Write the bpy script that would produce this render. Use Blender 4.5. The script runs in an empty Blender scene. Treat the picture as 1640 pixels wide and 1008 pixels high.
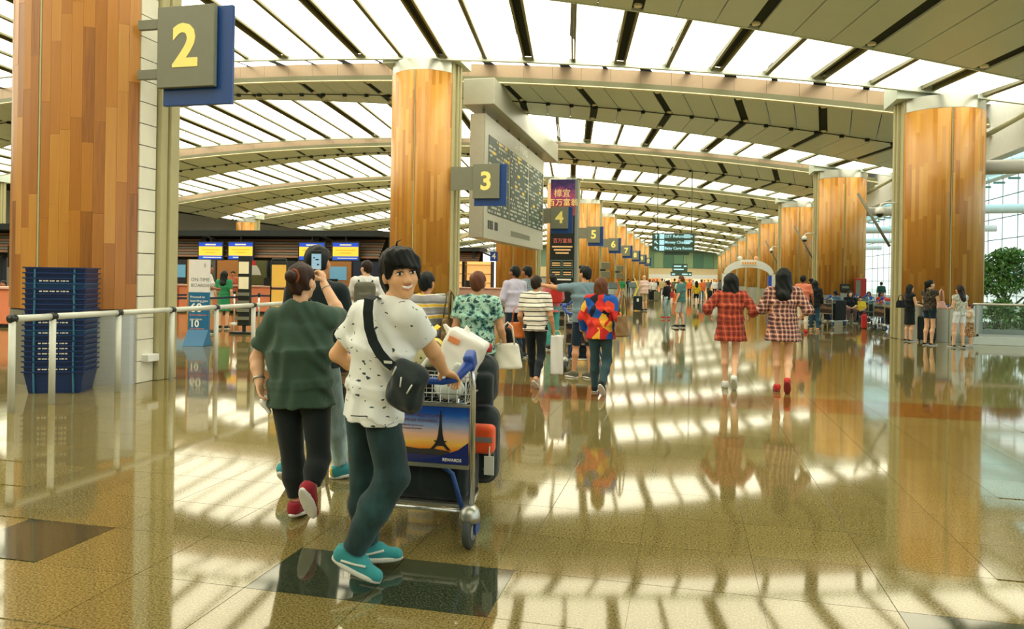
import bpy, bmesh, math, random
import numpy as np
from mathutils import Vector, Matrix, Quaternion

random.seed(7)
RNG = np.random.default_rng(7)
PI = math.pi
scene = bpy.context.scene
COL = scene.collection

# ------------------------------------------------------------------ camera
FPX = 1200.0                       # focal length in pixels of the 1640 px frame
EYE = 1.5
YAW = math.atan(280.0 / FPX)       # looks a little to the left of the hall's axis (+Y)
ROLL = 0.016
HY = 445.5                         # horizon row at the middle column
FWD = Vector((-math.sin(YAW), math.cos(YAW), 0))
RIGHT0 = Vector((math.cos(YAW), math.sin(YAW), 0))
CR = RIGHT0 * math.cos(ROLL) + Vector((0, 0, 1)) * math.sin(ROLL)
CU = Vector((0, 0, 1)) * math.cos(ROLL) - RIGHT0 * math.sin(ROLL)
cam_data = bpy.data.cameras.new('camera')
cam = bpy.data.objects.new('camera', cam_data)
COL.objects.link(cam)
m = Matrix((CR, CU, -FWD)).transposed().to_4x4()
m.translation = Vector((0, 0, EYE))
cam.matrix_world = m
cam_data.sensor_width = 36.0
cam_data.lens = 36.0 * FPX / 1640.0
cam_data.shift_y = -(504.0 - HY) / 1640.0
cam_data.clip_start = 0.05
cam_data.clip_end = 600
scene.camera = cam

# ------------------------------------------------------------------ world, light, exposure
world = bpy.data.worlds.new('world')
scene.world = world
world.use_nodes = True
bgn = world.node_tree.nodes['Background']
bgn.inputs[0].default_value = (0.93, 1.0, 0.99, 1)
bgn.inputs[1].default_value = 1.55
PANEL_STRENGTH = 3.0
PANEL_COLOR = (0.99, 0.955, 0.76)
scene.view_settings.view_transform = 'Standard'
scene.view_settings.look = 'None'
scene.view_settings.gamma = 1.0
scene.view_settings.use_curve_mapping = False
scene.view_settings.exposure = 0.27


def ray(px, py):
    return (FWD + CR * ((px - 820.0) / FPX) + CU * ((HY - py) / FPX))


def fl(px, py):                    # floor point seen at a pixel
    r = ray(px, py)
    t = EYE / -r.z
    return Vector((r.x * t, r.y * t, 0))


def atd(px, py, depth):            # point at a depth along the view axis
    return Vector((0, 0, EYE)) + ray(px, py) * depth


def atY(px, py, Y):
    r = ray(px, py)
    return Vector((0, 0, EYE)) + r * (Y / r.y)


def proj(p):
    q = Vector(p) - Vector((0, 0, EYE))
    d = q.dot(FWD)
    if d < 0.05:
        return None
    return (820 + FPX * q.dot(CR) / d, HY - FPX * q.dot(CU) / d)


# ------------------------------------------------------------------ materials
def s2l(c):
    c = c / 255.0
    return c / 12.92 if c <= 0.04045 else ((c + 0.055) / 1.055) ** 2.4


def C(r, g, b):
    return (s2l(r), s2l(g), s2l(b), 1.0)


MATS = {}


class NT:
    def __init__(s, name):
        s.m = bpy.data.materials.new(name)
        s.m.use_nodes = True
        s.t = s.m.node_tree
        s.b = s.t.nodes['Principled BSDF']
        s.out = s.t.nodes['Material Output']

    def n(s, typ, **kw):
        nd = s.t.nodes.new(typ)
        for k, v in kw.items():
            setattr(nd, k, v)
        return nd

    def l(s, a, b):
        s.t.links.new(a, b)

    def val(s, sock, v):
        if isinstance(v, (int, float)):
            sock.default_value = v
        elif isinstance(v, (tuple, list)):
            sock.default_value = v
        else:
            s.l(v, sock)

    def math(s, op, a, b=None, c=None):
        nd = s.n('ShaderNodeMath', operation=op)
        s.val(nd.inputs[0], a)
        if b is not None:
            s.val(nd.inputs[1], b)
        if c is not None:
            s.val(nd.inputs[2], c)
        return nd.outputs[0]

    def mix(s, fac, a, b, blend='MIX'):
        nd = s.n('ShaderNodeMix', data_type='RGBA', blend_type=blend)
        s.val(nd.inputs[0], fac)
        s.val(nd.inputs[6], a)
        s.val(nd.inputs[7], b)
        return nd.outputs[2]

    def coord(s, kind='Object'):
        return s.n('ShaderNodeTexCoord').outputs[kind]

    def xyz(s, vec):
        nd = s.n('ShaderNodeSeparateXYZ')
        s.l(vec, nd.inputs[0])
        return nd.outputs

    def comb(s, x, y, z):
        nd = s.n('ShaderNodeCombineXYZ')
        for i, v in enumerate((x, y, z)):
            s.val(nd.inputs[i], v)
        return nd.outputs[0]

    def scale(s, vec, sc):
        nd = s.n('ShaderNodeVectorMath', operation='MULTIPLY')
        s.l(vec, nd.inputs[0])
        nd.inputs[1].default_value = sc
        return nd.outputs[0]

    def noise(s, vec, scale=5.0, detail=2.0, rough=0.5):
        nd = s.n('ShaderNodeTexNoise')
        s.l(vec, nd.inputs['Vector'])
        nd.inputs['Scale'].default_value = scale
        nd.inputs['Detail'].default_value = detail
        nd.inputs['Roughness'].default_value = rough
        return nd.outputs[0]

    def white(s, vec):
        nd = s.n('ShaderNodeTexWhiteNoise', noise_dimensions='3D')
        s.l(vec, nd.inputs['Vector'])
        return nd.outputs['Value']

    def voro(s, vec, scale, out='Distance', rnd=1.0, feature='F1'):
        nd = s.n('ShaderNodeTexVoronoi', feature=feature)
        s.l(vec, nd.inputs['Vector'])
        nd.inputs['Scale'].default_value = scale
        nd.inputs['Randomness'].default_value = rnd
        return nd.outputs[out]

    def ramp(s, fac, stops, interp='LINEAR'):
        nd = s.n('ShaderNodeValToRGB')
        cr = nd.color_ramp
        cr.interpolation = interp
        while len(cr.elements) < len(stops):
            cr.elements.new(0.5)
        for e, (p, c) in zip(cr.elements, stops):
            e.position = p
            e.color = c
        s.l(fac, nd.inputs[0])
        return nd.outputs[0]

    def base(s, v):
        s.val(s.b.inputs['Base Color'], v)

    def set(s, rough=0.5, metal=0.0, spec=0.5, sheen=0.0):
        s.b.inputs['Roughness'].default_value = rough
        s.b.inputs['Metallic'].default_value = metal
        s.b.inputs['Specular IOR Level'].default_value = spec
        s.b.inputs['Sheen Weight'].default_value = sheen

    def bump(s, h, strength=0.2, dist=0.01):
        nd = s.n('ShaderNodeBump')
        nd.inputs['Strength'].default_value = strength
        nd.inputs['Distance'].default_value = dist
        s.l(h, nd.inputs['Height'])
        s.l(nd.outputs[0], s.b.inputs['Normal'])


def plain(name, col, rough=0.5, metal=0.0, var=0.08, scale=6.0, spec=0.5):
    if name in MATS:
        return MATS[name]
    t = NT(name)
    nz = t.noise(t.coord(), scale, 3.0)
    d = tuple(max(0, c * (1 - var)) for c in col[:3]) + (1,)
    u = tuple(min(1, c * (1 + var)) for c in col[:3]) + (1,)
    t.base(t.mix(nz, d, u))
    t.set(rough, metal, spec)
    MATS[name] = t.m
    return t.m


def cloth(name, col, rough=0.85, bumpy=0.35):
    if name in MATS:
        return MATS[name]
    t = NT(name)
    co = t.coord()
    nz = t.noise(co, 9.0, 3.0)
    d = tuple(c * 0.8 for c in col[:3]) + (1,)
    u = tuple(min(1, c * 1.15) for c in col[:3]) + (1,)
    t.base(t.mix(nz, d, u))
    t.set(rough, 0, 0.3, 0.15)
    fold = t.noise(t.scale(co, (9, 9, 4)), 1.0, 3.0, 0.55)
    t.bump(fold, bumpy, 0.03)
    MATS[name] = t.m
    return t.m


def emit(name, col, strength, var=0.0):
    if name in MATS:
        return MATS[name]
    t = NT(name)
    t.base((col[0] * .6, col[1] * .6, col[2] * .6, 1))
    t.b.inputs['Emission Color'].default_value = tuple(col[:3]) + (1,)
    t.b.inputs['Emission Strength'].default_value = strength
    t.set(0.4)
    MATS[name] = t.m
    return t.m


def stripes(name, stops, period, axis=2, skew=0.0):
    t = NT(name)
    co = t.coord()
    x = t.xyz(co)
    wob = t.math('MULTIPLY', t.math('SUBTRACT', t.noise(co, 4.0, 1.0), 0.5), 0.04)
    v = t.math('ADD', x[axis], wob)
    f = t.math('FRACT', t.math('DIVIDE', v, period))
    t.base(t.ramp(f, stops, 'CONSTANT'))
    t.set(0.85, 0, 0.3, 0.1)
    t.bump(t.noise(t.scale(co, (9, 9, 4)), 1.0, 3.0), 0.35, 0.03)
    MATS[name] = t.m
    return t.m


def plaid(name, base, dark, light, accent, p=0.085, ds=0.5, ls=0.5):
    t = NT(name)
    co = t.coord()
    x = t.xyz(co)
    wob = t.math('MULTIPLY', t.math('SUBTRACT', t.noise(co, 5.0, 1.0), 0.5), 0.05)
    def band(v, p, a, b):
        f = t.math('FRACT', t.math('DIVIDE', t.math('ADD', v, wob), p))
        return t.math('MULTIPLY', t.math('GREATER_THAN', f, a), t.math('LESS_THAN', f, b))
    xx = t.math('ADD', x[0], t.math('MULTIPLY', x[1], 0.7))
    c = base
    c = t.mix(t.math('MULTIPLY', band(xx, p, 0.0, 0.42), ds), c, dark)
    c = t.mix(t.math('MULTIPLY', band(x[2], p, 0.0, 0.42), ds), c, dark)
    c = t.mix(t.math('MULTIPLY', band(xx, p, 0.64, 0.78), ls), c, light)
    c = t.mix(t.math('MULTIPLY', band(x[2], p, 0.64, 0.78), ls), c, light)
    c = t.mix(t.math('MULTIPLY', band(x[2], p * 2, 0.28, 0.34), 0.6), c, accent)
    t.base(c)
    t.set(0.85, 0, 0.3, 0.1)
    t.bump(t.noise(t.scale(co, (9, 9, 4)), 1.0, 3.0), 0.4, 0.03)
    MATS[name] = t.m
    return t.m


def blotch(name, cols, scale, geo=False):
    t = NT(name)
    co = t.coord()
    if geo:
        v = t.xyz(t.voro(t.scale(co, (1, 0.6, 0.8)), scale, 'Color'))[0]
        n = len(cols)
        stops = [(0.04 + 0.92 * i / n if i else 0, c) for i, c in enumerate(cols)]
        t.base(t.ramp(v, stops, 'CONSTANT'))
    else:
        v = t.noise(co, scale, 2.5, 0.6)
        n = len(cols)
        stops = [(0 if i == 0 else 0.38 + 0.24 * (i - 1) / max(1, n - 2), c) for i, c in enumerate(cols)]
        t.base(t.ramp(v, stops, 'CONSTANT'))
    t.set(0.85, 0, 0.3, 0.1)
    t.bump(t.noise(t.scale(co, (9, 9, 4)), 1.0, 3.0), 0.35, 0.03)
    MATS[name] = t.m
    return t.m


def birds(name):
    t = NT(name)
    co = t.coord()
    wv = t.n('ShaderNodeVectorMath', operation='ADD')
    nv = t.n('ShaderNodeTexNoise')
    t.l(co, nv.inputs['Vector']); nv.inputs['Scale'].default_value = 26
    sc = t.scale(nv.outputs['Color'], (0.05, 0.05, 0.05))
    t.l(co, wv.inputs[0]); t.l(sc, wv.inputs[1])
    v = t.voro(t.scale(wv.outputs[0], (0.7, 0.7, 1.9)), 19.0, 'Distance', 0.85)
    ink = t.math('LESS_THAN', v, 0.16)
    t.base(t.mix(ink, C(226, 230, 226), C(40, 70, 74)))
    t.set(0.85, 0, 0.3, 0.1)
    t.bump(t.noise(t.scale(co, (10, 10, 3)), 1.0, 3.0), 0.5, 0.035)
    MATS[name] = t.m
    return t.m


def denim(name, col):
    t = NT(name)
    co = t.coord()
    n1 = t.noise(t.scale(co, (6, 6, 2.2)), 1.0, 4.0, 0.6)
    d = tuple(c * 0.45 for c in col[:3]) + (1,)
    u = tuple(min(1, c * 2.1) for c in col[:3]) + (1,)
    t.base(t.ramp(n1, [(0.3, d), (0.5, col), (0.72, u)]))
    t.set(0.8, 0, 0.3, 0.1)
    t.bump(t.noise(t.scale(co, (8, 8, 10)), 1.0, 3.0), 0.4, 0.03)
    MATS[name] = t.m
    return t.m


def floor_mat(name, dark, mid, light, grid=False):
    t = NT(name)
    co = t.n('ShaderNodeNewGeometry').outputs['Position']
    sp = t.noise(co, 95.0, 3.0, 0.65)
    big = t.noise(co, 1.3, 2.0)
    c = t.ramp(sp, [(0.34, dark), (0.47, mid), (0.64, light)])
    c = t.mix(t.math('MULTIPLY', big, 0.35), c, mid)
    if grid:
        x = t.xyz(co)
        fx = t.math('FRACT', t.math('DIVIDE', t.math('ADD', x[0], 0.235), 0.6))
        fy = t.math('FRACT', t.math('DIVIDE', t.math('ADD', x[1], -3.2), 0.55))
        g = t.math('MAXIMUM', t.math('LESS_THAN', fx, 0.008), t.math('LESS_THAN', fy, 0.008))
        c = t.mix(t.math('MULTIPLY', g, 0.6), c, C(60, 55, 35))
        band = t.math('LESS_THAN', t.math('FRACT', t.math('DIVIDE', t.math('ADD', x[1], -9.25), 13.6)), 0.081)
        c = t.mix(t.math('MULTIPLY', band, 0.5), c, C(124, 76, 32))
    else:
        rnd = t.n('ShaderNodeObjectInfo').outputs['Random']
        c = t.mix(t.math('MULTIPLY', rnd, 0.22), c, dark)
    t.base(c)
    t.set(0.05, 0, 0.85)
    t.b.inputs['Specular Tint'].default_value = (1.0, 0.90, 0.62, 1)
    t.val(t.b.inputs['Roughness'], t.math('ADD', 0.02, t.math('MULTIPLY', sp, 0.075)))
    MATS[name] = t.m
    return t.m


def wood_mat(name):
    t = NT(name)
    uv = t.xyz(t.coord('UV'))
    st = t.math('FLOOR', t.math('DIVIDE', uv[0], 0.105))
    off = t.white(t.comb(st, 3.7, 1.1))
    ln = t.math('FLOOR', t.math('ADD', t.math('DIVIDE', uv[1], 1.4), t.math('MULTIPLY', off, 3.0)))
    rnd = t.white(t.comb(st, ln, 9.0))
    gr = t.noise(t.comb(t.math('MULTIPLY', uv[0], 60.0), t.math('MULTIPLY', uv[1], 1.5), 0.0), 1.0, 3.0)
    f = t.math('ADD', t.math('MULTIPLY', rnd, 0.62), t.math('MULTIPLY', gr, 0.42))
    t.base(t.ramp(f, [(0.1, C(148, 94, 36)), (0.35, C(182, 124, 50)), (0.6, C(196, 140, 60)), (0.95, C(208, 160, 82))]))
    t.set(0.34, 0, 0.5)
    MATS[name] = t.m
    return t.m


def plank_mat(name):
    t = NT(name)
    rnd = t.n('ShaderNodeObjectInfo').outputs['Random']
    co = t.coord('Object')
    gr = t.noise(t.scale(co, (38, 38, 1.4)), 1.0, 3.0)
    f = t.math('ADD', t.math('MULTIPLY', rnd, 0.66), t.math('MULTIPLY', gr, 0.4))
    t.base(t.ramp(f, [(0.1, C(112, 66, 24)), (0.28, C(158, 100, 36)), (0.6, C(180, 120, 46)), (0.95, C(196, 144, 68))]))
    t.set(0.32, 0, 0.5)
    MATS[name] = t.m
    return t.m


def metal_mat(name, col, rough=0.35):
    t = NT(name)
    nz = t.noise(t.scale(t.coord(), (4, 4, 60)), 1.0, 2.0)
    d = tuple(c * 0.85 for c in col[:3]) + (1,)
    t.base(t.mix(nz, d, col))
    t.set(rough, 0.85, 0.5)
    MATS[name] = t.m
    return t.m


def glass_mat(name, tint, refl=0.12):
    t = NT(name)
    tr = t.n('ShaderNodeBsdfTransparent')
    tr.inputs[0].default_value = tint
    gl = t.n('ShaderNodeBsdfGlossy')
    gl.inputs['Roughness'].default_value = 0.03
    fr = t.n('ShaderNodeLayerWeight')
    fr.inputs[0].default_value = 0.5
    mx = t.n('ShaderNodeMixShader')
    t.l(t.math('ADD', 0.03, t.math('MULTIPLY', t.math('POWER', fr.outputs['Facing'], 5.0), refl * 4)), mx.inputs[0])
    t.l(tr.outputs[0], mx.inputs[1])
    t.l(gl.outputs[0], mx.inputs[2])
    t.l(mx.outputs[0], t.out.inputs[0])
    MATS[name] = t.m
    return t.m


def panel_light(name, col, strength):
    t = NT(name)
    t.base(C(250, 246, 230))
    nz = t.noise(t.coord(), 0.6, 1.0)
    t.b.inputs['Emission Color'].default_value = tuple(col) + (1,)
    t.val(t.b.inputs['Emission Strength'], t.math('MULTIPLY', strength, t.math('ADD', 0.9, t.math('MULTIPLY', nz, 0.2))))
    t.set(0.3)
    MATS[name] = t.m
    return t.m


def board_mat(name):
    # split-flap rows: dark cells with pale and yellow printed blocks
    t = NT(name)
    uv = t.xyz(t.coord('UV'))
    rowv = t.math('DIVIDE', uv[1], 0.15)
    row = t.math('FLOOR', rowv)
    fr = t.math('FRACT', rowv)
    celv = t.math('DIVIDE', uv[0], 0.15)
    cel = t.math('FLOOR', celv)
    fc = t.math('FRACT', celv)
    w = t.white(t.comb(cel, row, 2.0))
    grp = t.math('FLOOR', t.math('DIVIDE', cel, 3.0))
    wg = t.white(t.comb(grp, row, 5.0))
    ink = t.math('MULTIPLY', t.math('GREATER_THAN', wg, 0.42), t.math('GREATER_THAN', w, 0.25))
    ink = t.math('MULTIPLY', ink, t.math('MULTIPLY', t.math('GREATER_THAN', fr, 0.28), t.math('LESS_THAN', fr, 0.8)))
    ink = t.math('MULTIPLY', ink, t.math('MULTIPLY', t.math('GREATER_THAN', fc, 0.15), t.math('LESS_THAN', fc, 0.9)))
    yel = t.math('GREATER_THAN', wg, 0.955)
    yel = t.math('MULTIPLY', yel, t.math('LESS_THAN', fr, 0.85))
    line = t.math('LESS_THAN', fr, 0.12)
    c = t.mix(ink, C(70, 88, 76), C(206, 208, 190))
    c = t.mix(yel, c, C(240, 205, 70))
    c = t.mix(t.math('MULTIPLY', line, 0.8), c, C(38, 48, 44))
    t.base(c)
    t.set(0.5)
    MATS[name] = t.m
    return t.m


def print_gradient(name, stops, axis=1, lo=0.0, hi=1.0, noise_amt=0.1):
    t = NT(name)
    uv = t.coord('UV')
    x = t.xyz(uv)
    nz = t.noise(t.scale(uv, (2.0, 5.0, 1.0)), 2.0, 3.0)
    f = t.math('ADD', x[axis], t.math('MULTIPLY', t.math('SUBTRACT', nz, 0.5), noise_amt))
    t.base(t.ramp(f, stops))
    t.set(0.3)
    MATS[name] = t.m
    return t.m


M_beige = floor_mat('granite_beige', C(66, 60, 32), C(116, 104, 60), C(160, 144, 90))
M_dark = floor_mat('granite_dark', C(18, 26, 22), C(44, 54, 42), C(84, 88, 62))
M_red = floor_mat('granite_red', C(78, 46, 20), C(118, 76, 34), C(146, 104, 54))
M_floor = floor_mat('granite_field', C(68, 62, 34), C(114, 102, 58), C(154, 138, 84), grid=True)
M_wood = wood_mat('wood_staves')
M_plank = plank_mat('wood_plank')
M_steel = metal_mat('brushed_steel', C(186, 188, 178), 0.34)
M_chrome = metal_mat('chrome', C(205, 208, 205), 0.18)
M_channel = plain('channel_paint', C(176, 170, 128), 0.45)
M_white_panel = plain('white_panel', C(226, 224, 206), 0.35)
M_soffit = plain('soffit_aluminium', C(212, 224, 214), 0.42, 0.0, 0.04, 2.0)
M_void = plain('ceiling_void', C(12, 18, 15), 0.9)
M_frame = plain('panel_frame', C(132, 130, 92), 0.5)
M_slot = plain('light_slot', C(20, 34, 26), 0.8)
M_fascia = plain('fascia_metal', C(142, 122, 98), 0.28, 0.4)
M_lip = plain('cream_lip', C(250, 240, 206), 0.4)
M_lum = panel_light('luminous_panel', PANEL_COLOR, PANEL_STRENGTH)
M_black = plain('black_matt', C(14, 26, 26), 0.5)
M_blackm = plain('black_metal', C(20, 28, 28), 0.4)
M_white = plain('white_paint', C(228, 230, 226), 0.4)
M_rail = plain('rail_paint', C(206, 210, 198), 0.35)
M_blue = plain('trolley_blue', C(26, 70, 160), 0.35)
M_signgrey = plain('sign_grey', C(116, 118, 100), 0.5)
M_signblue = plain('sign_blue', C(12, 62, 128), 0.35)
M_yellowtxt = plain('sign_yellow', C(250, 232, 130), 0.5)
M_textw = plain('text_white', C(240, 240, 232), 0.6)
M_textgrey = plain('text_grey', C(120, 120, 116), 0.6)
M_concrete = plain('concrete', C(150, 152, 146), 0.7)
M_rubber = plain('rubber', C(60, 66, 64), 0.7)
M_glass = glass_mat('clear_glass', (0.95, 0.985, 0.97, 1))
M_glass_teal = glass_mat('teal_glass', (0.72, 0.93, 0.94, 1), 0.1)


# ------------------------------------------------------------------ mesh helpers
def tag(o, label=None, cat=None, group=None, kind=None):
    if label:
        o['label'] = label
    if cat:
        o['category'] = cat
    if group:
        o['group'] = group
    if kind:
        o['kind'] = kind
    return o


def thing(name, label, cat, loc=(0, 0, 0), rz=0.0, group=None):
    o = bpy.data.objects.new(name, None)
    o.empty_display_size = 0.1
    COL.objects.link(o)
    o.location = loc
    o.rotation_euler = (0, 0, rz)
    return tag(o, label, cat, group)


def link(name, me, parent=None, mat=None, loc=None, rot=None):
    o = bpy.data.objects.new(name, me)
    COL.objects.link(o)
    if mat is not None and len(me.materials) == 0:
        me.materials.append(mat)
    if parent is not None:
        o.parent = parent
    if loc is not None:
        o.location = loc
    if rot is not None:
        o.rotation_euler = rot
    return o


class MB:
    def __init__(s):
        s.v = []
        s.f = []
        s.uv = {}

    def add(s, vs, fs):
        b = len(s.v)
        s.v += [tuple(v) for v in vs]
        s.f += [tuple(i + b for i in f) for f in fs]
        return s

    def box(s, c, h, R=None):
        c = Vector(c)
        vs = []
        for x in (-1, 1):
            for y in (-1, 1):
                for z in (-1, 1):
                    p = Vector((x * h[0], y * h[1], z * h[2]))
                    vs.append(c + (R @ p if R else p))
        return s.add(vs, [(0, 1, 3, 2), (4, 6, 7, 5), (0, 4, 5, 1), (2, 3, 7, 6), (0, 2, 6, 4), (1, 5, 7, 3)])

    def box2(s, lo, hi):
        c = [(a + b) / 2 for a, b in zip(lo, hi)]
        h = [abs(b - a) / 2 for a, b in zip(lo, hi)]
        return s.box(c, h)

    def prism(s, pts, d):              # closed polygon pts (3D) pushed along vector d
        n = len(pts)
        d = Vector(d)
        vs = [Vector(p) for p in pts] + [Vector(p) + d for p in pts]
        fs = [tuple(range(n - 1, -1, -1)), tuple(range(n, 2 * n))]
        for i in range(n):
            j = (i + 1) % n
            fs.append((i, j, n + j, n + i))
        return s.add(vs, fs)

    def tube(s, path, r, n=8, closed=False):
        path = [Vector(p) for p in path]
        rs = r if isinstance(r, (list, tuple)) else [r] * len(path)
        rings = []
        prev = None
        m_ = len(path)
        for i, p in enumerate(path):
            if closed:
                t = path[(i + 1) % m_] - path[i - 1]
            else:
                t = path[min(i + 1, m_ - 1)] - path[max(i - 1, 0)]
            t.normalize()
            if prev is None:
                a = Vector((0, 0, 1)) if abs(t.z) < 0.9 else Vector((1, 0, 0))
                u = t.cross(a).normalized()
            else:
                u = (prev - t * prev.dot(t))
                u = u.normalized() if u.length > 1e-6 else t.orthogonal().normalized()
            prev = u
            w = t.cross(u)
            rings.append([p + (u * math.cos(2 * PI * k / n) + w * math.sin(2 * PI * k / n)) * rs[i] for k in range(n)])
        vs = [v for rg in rings for v in rg]
        fs = []
        for i in range(m_ if closed else m_ - 1):
            j = (i + 1) % m_
            for k in range(n):
                k2 = (k + 1) % n
                fs.append((i * n + k, i * n + k2, j * n + k2, j * n + k))
        if not closed:
            fs.append(tuple(range(n - 1, -1, -1)))
            fs.append(tuple((m_ - 1) * n + k for k in range(n)))
        return s.add(vs, fs)

    def lathe(s, prof, n=20, c=(0, 0, 0)):
        c = Vector(c)
        vs = []
        for r, z in prof:
            for k in range(n):
                a = 2 * PI * k / n
                vs.append(c + Vector((r * math.cos(a), r * math.sin(a), z)))
        fs = []
        for i in range(len(prof) - 1):
            for k in range(n):
                k2 = (k + 1) % n
                fs.append((i * n + k, i * n + k2, (i + 1) * n + k2, (i + 1) * n + k))
        fs.append(tuple(range(n - 1, -1, -1)))
        fs.append(tuple((len(prof) - 1) * n + k for k in range(n)))
        return s.add(vs, fs)

    def mesh(s, name, smooth=False):
        me = bpy.data.meshes.new(name)
        me.from_pydata(s.v, [], s.f)
        if smooth:
            me.shade_smooth()
        me.update()
        return me

    def build(s, name, mat, parent=None, smooth=False, bevel=0.0, loc=None, rot=None):
        me = s.mesh(name, smooth)
        o = link(name, me, parent, mat, loc, rot)
        if bevel:
            b = o.modifiers.new('bevel', 'BEVEL')
            b.width = bevel
            b.segments = 2
            b.limit_method = 'ANGLE'
            if smooth is False:
                me.shade_smooth()
                o.modifiers.new('wn', 'WEIGHTED_NORMAL')
        return o


def smooth_angle(me, ang=40):
    me.shade_smooth()
    bm = bmesh.new(); bm.from_mesh(me)
    for e in bm.edges:
        if len(e.link_faces) == 2 and e.calc_face_angle(0) > math.radians(ang):
            e.smooth = False
    bm.to_mesh(me); bm.free()


def grid_uv_mesh(name, rows, uvs):
    """rows: list of lists of points (a quad grid) with matching uv pairs"""
    nr, nc = len(rows), len(rows[0])
    vs = [tuple(p) for r in rows for p in r]
    fs = [(i * nc + j, i * nc + j + 1, (i + 1) * nc + j + 1, (i + 1) * nc + j) for i in range(nr - 1) for j in range(nc - 1)]
    me = bpy.data.meshes.new(name)
    me.from_pydata(vs, [], fs)
    ul = me.uv_layers.new(name='uv')
    fu = [u for r in uvs for u in r]
    for lp in me.loops:
        ul.data[lp.index].uv = fu[lp.vertex_index]
    return me


def uv_planar(me, ou, ov):
    """uv = dot products with two world vectors"""
    ul = me.uv_layers.new(name='uv')
    for lp in me.loops:
        p = me.vertices[lp.vertex_index].co
        ul.data[lp.index].uv = (p.dot(ou[0]) * ou[1] + ou[2], p.dot(ov[0]) * ov[1] + ov[2])


def copy_tree(o, parent=None):
    c = o.copy()
    COL.objects.link(c)
    c.parent = parent
    for ch in o.children:
        copy_tree(ch, c)
    return c


_txt = {}


def text(name, body, size, mat, parent=None, loc=(0, 0, 0), rot=(PI / 2, 0, 0), align='CENTER', ext=0.002, bold=0.0, sx=1.0):
    key = (body, size, align, ext, bold)
    if key not in _txt:
        cu = bpy.data.curves.new('t', 'FONT')
        cu.body = body
        cu.size = size
        cu.align_x = align
        cu.align_y = 'CENTER'
        cu.extrude = ext
        cu.offset = bold
        cu.resolution_u = 3
        ob = bpy.data.objects.new('t', cu)
        COL.objects.link(ob)
        dg = bpy.context.evaluated_depsgraph_get()
        me = bpy.data.meshes.new_from_object(ob.evaluated_get(dg))
        COL.objects.unlink(ob)
        bpy.data.objects.remove(ob)
        _txt[key] = me
    me = _txt[key].copy()
    me.materials.clear()
    me.materials.append(mat)
    o = link(name, me, parent, None, loc, rot)
    o.scale = (sx, 1, 1)
    return o


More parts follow.
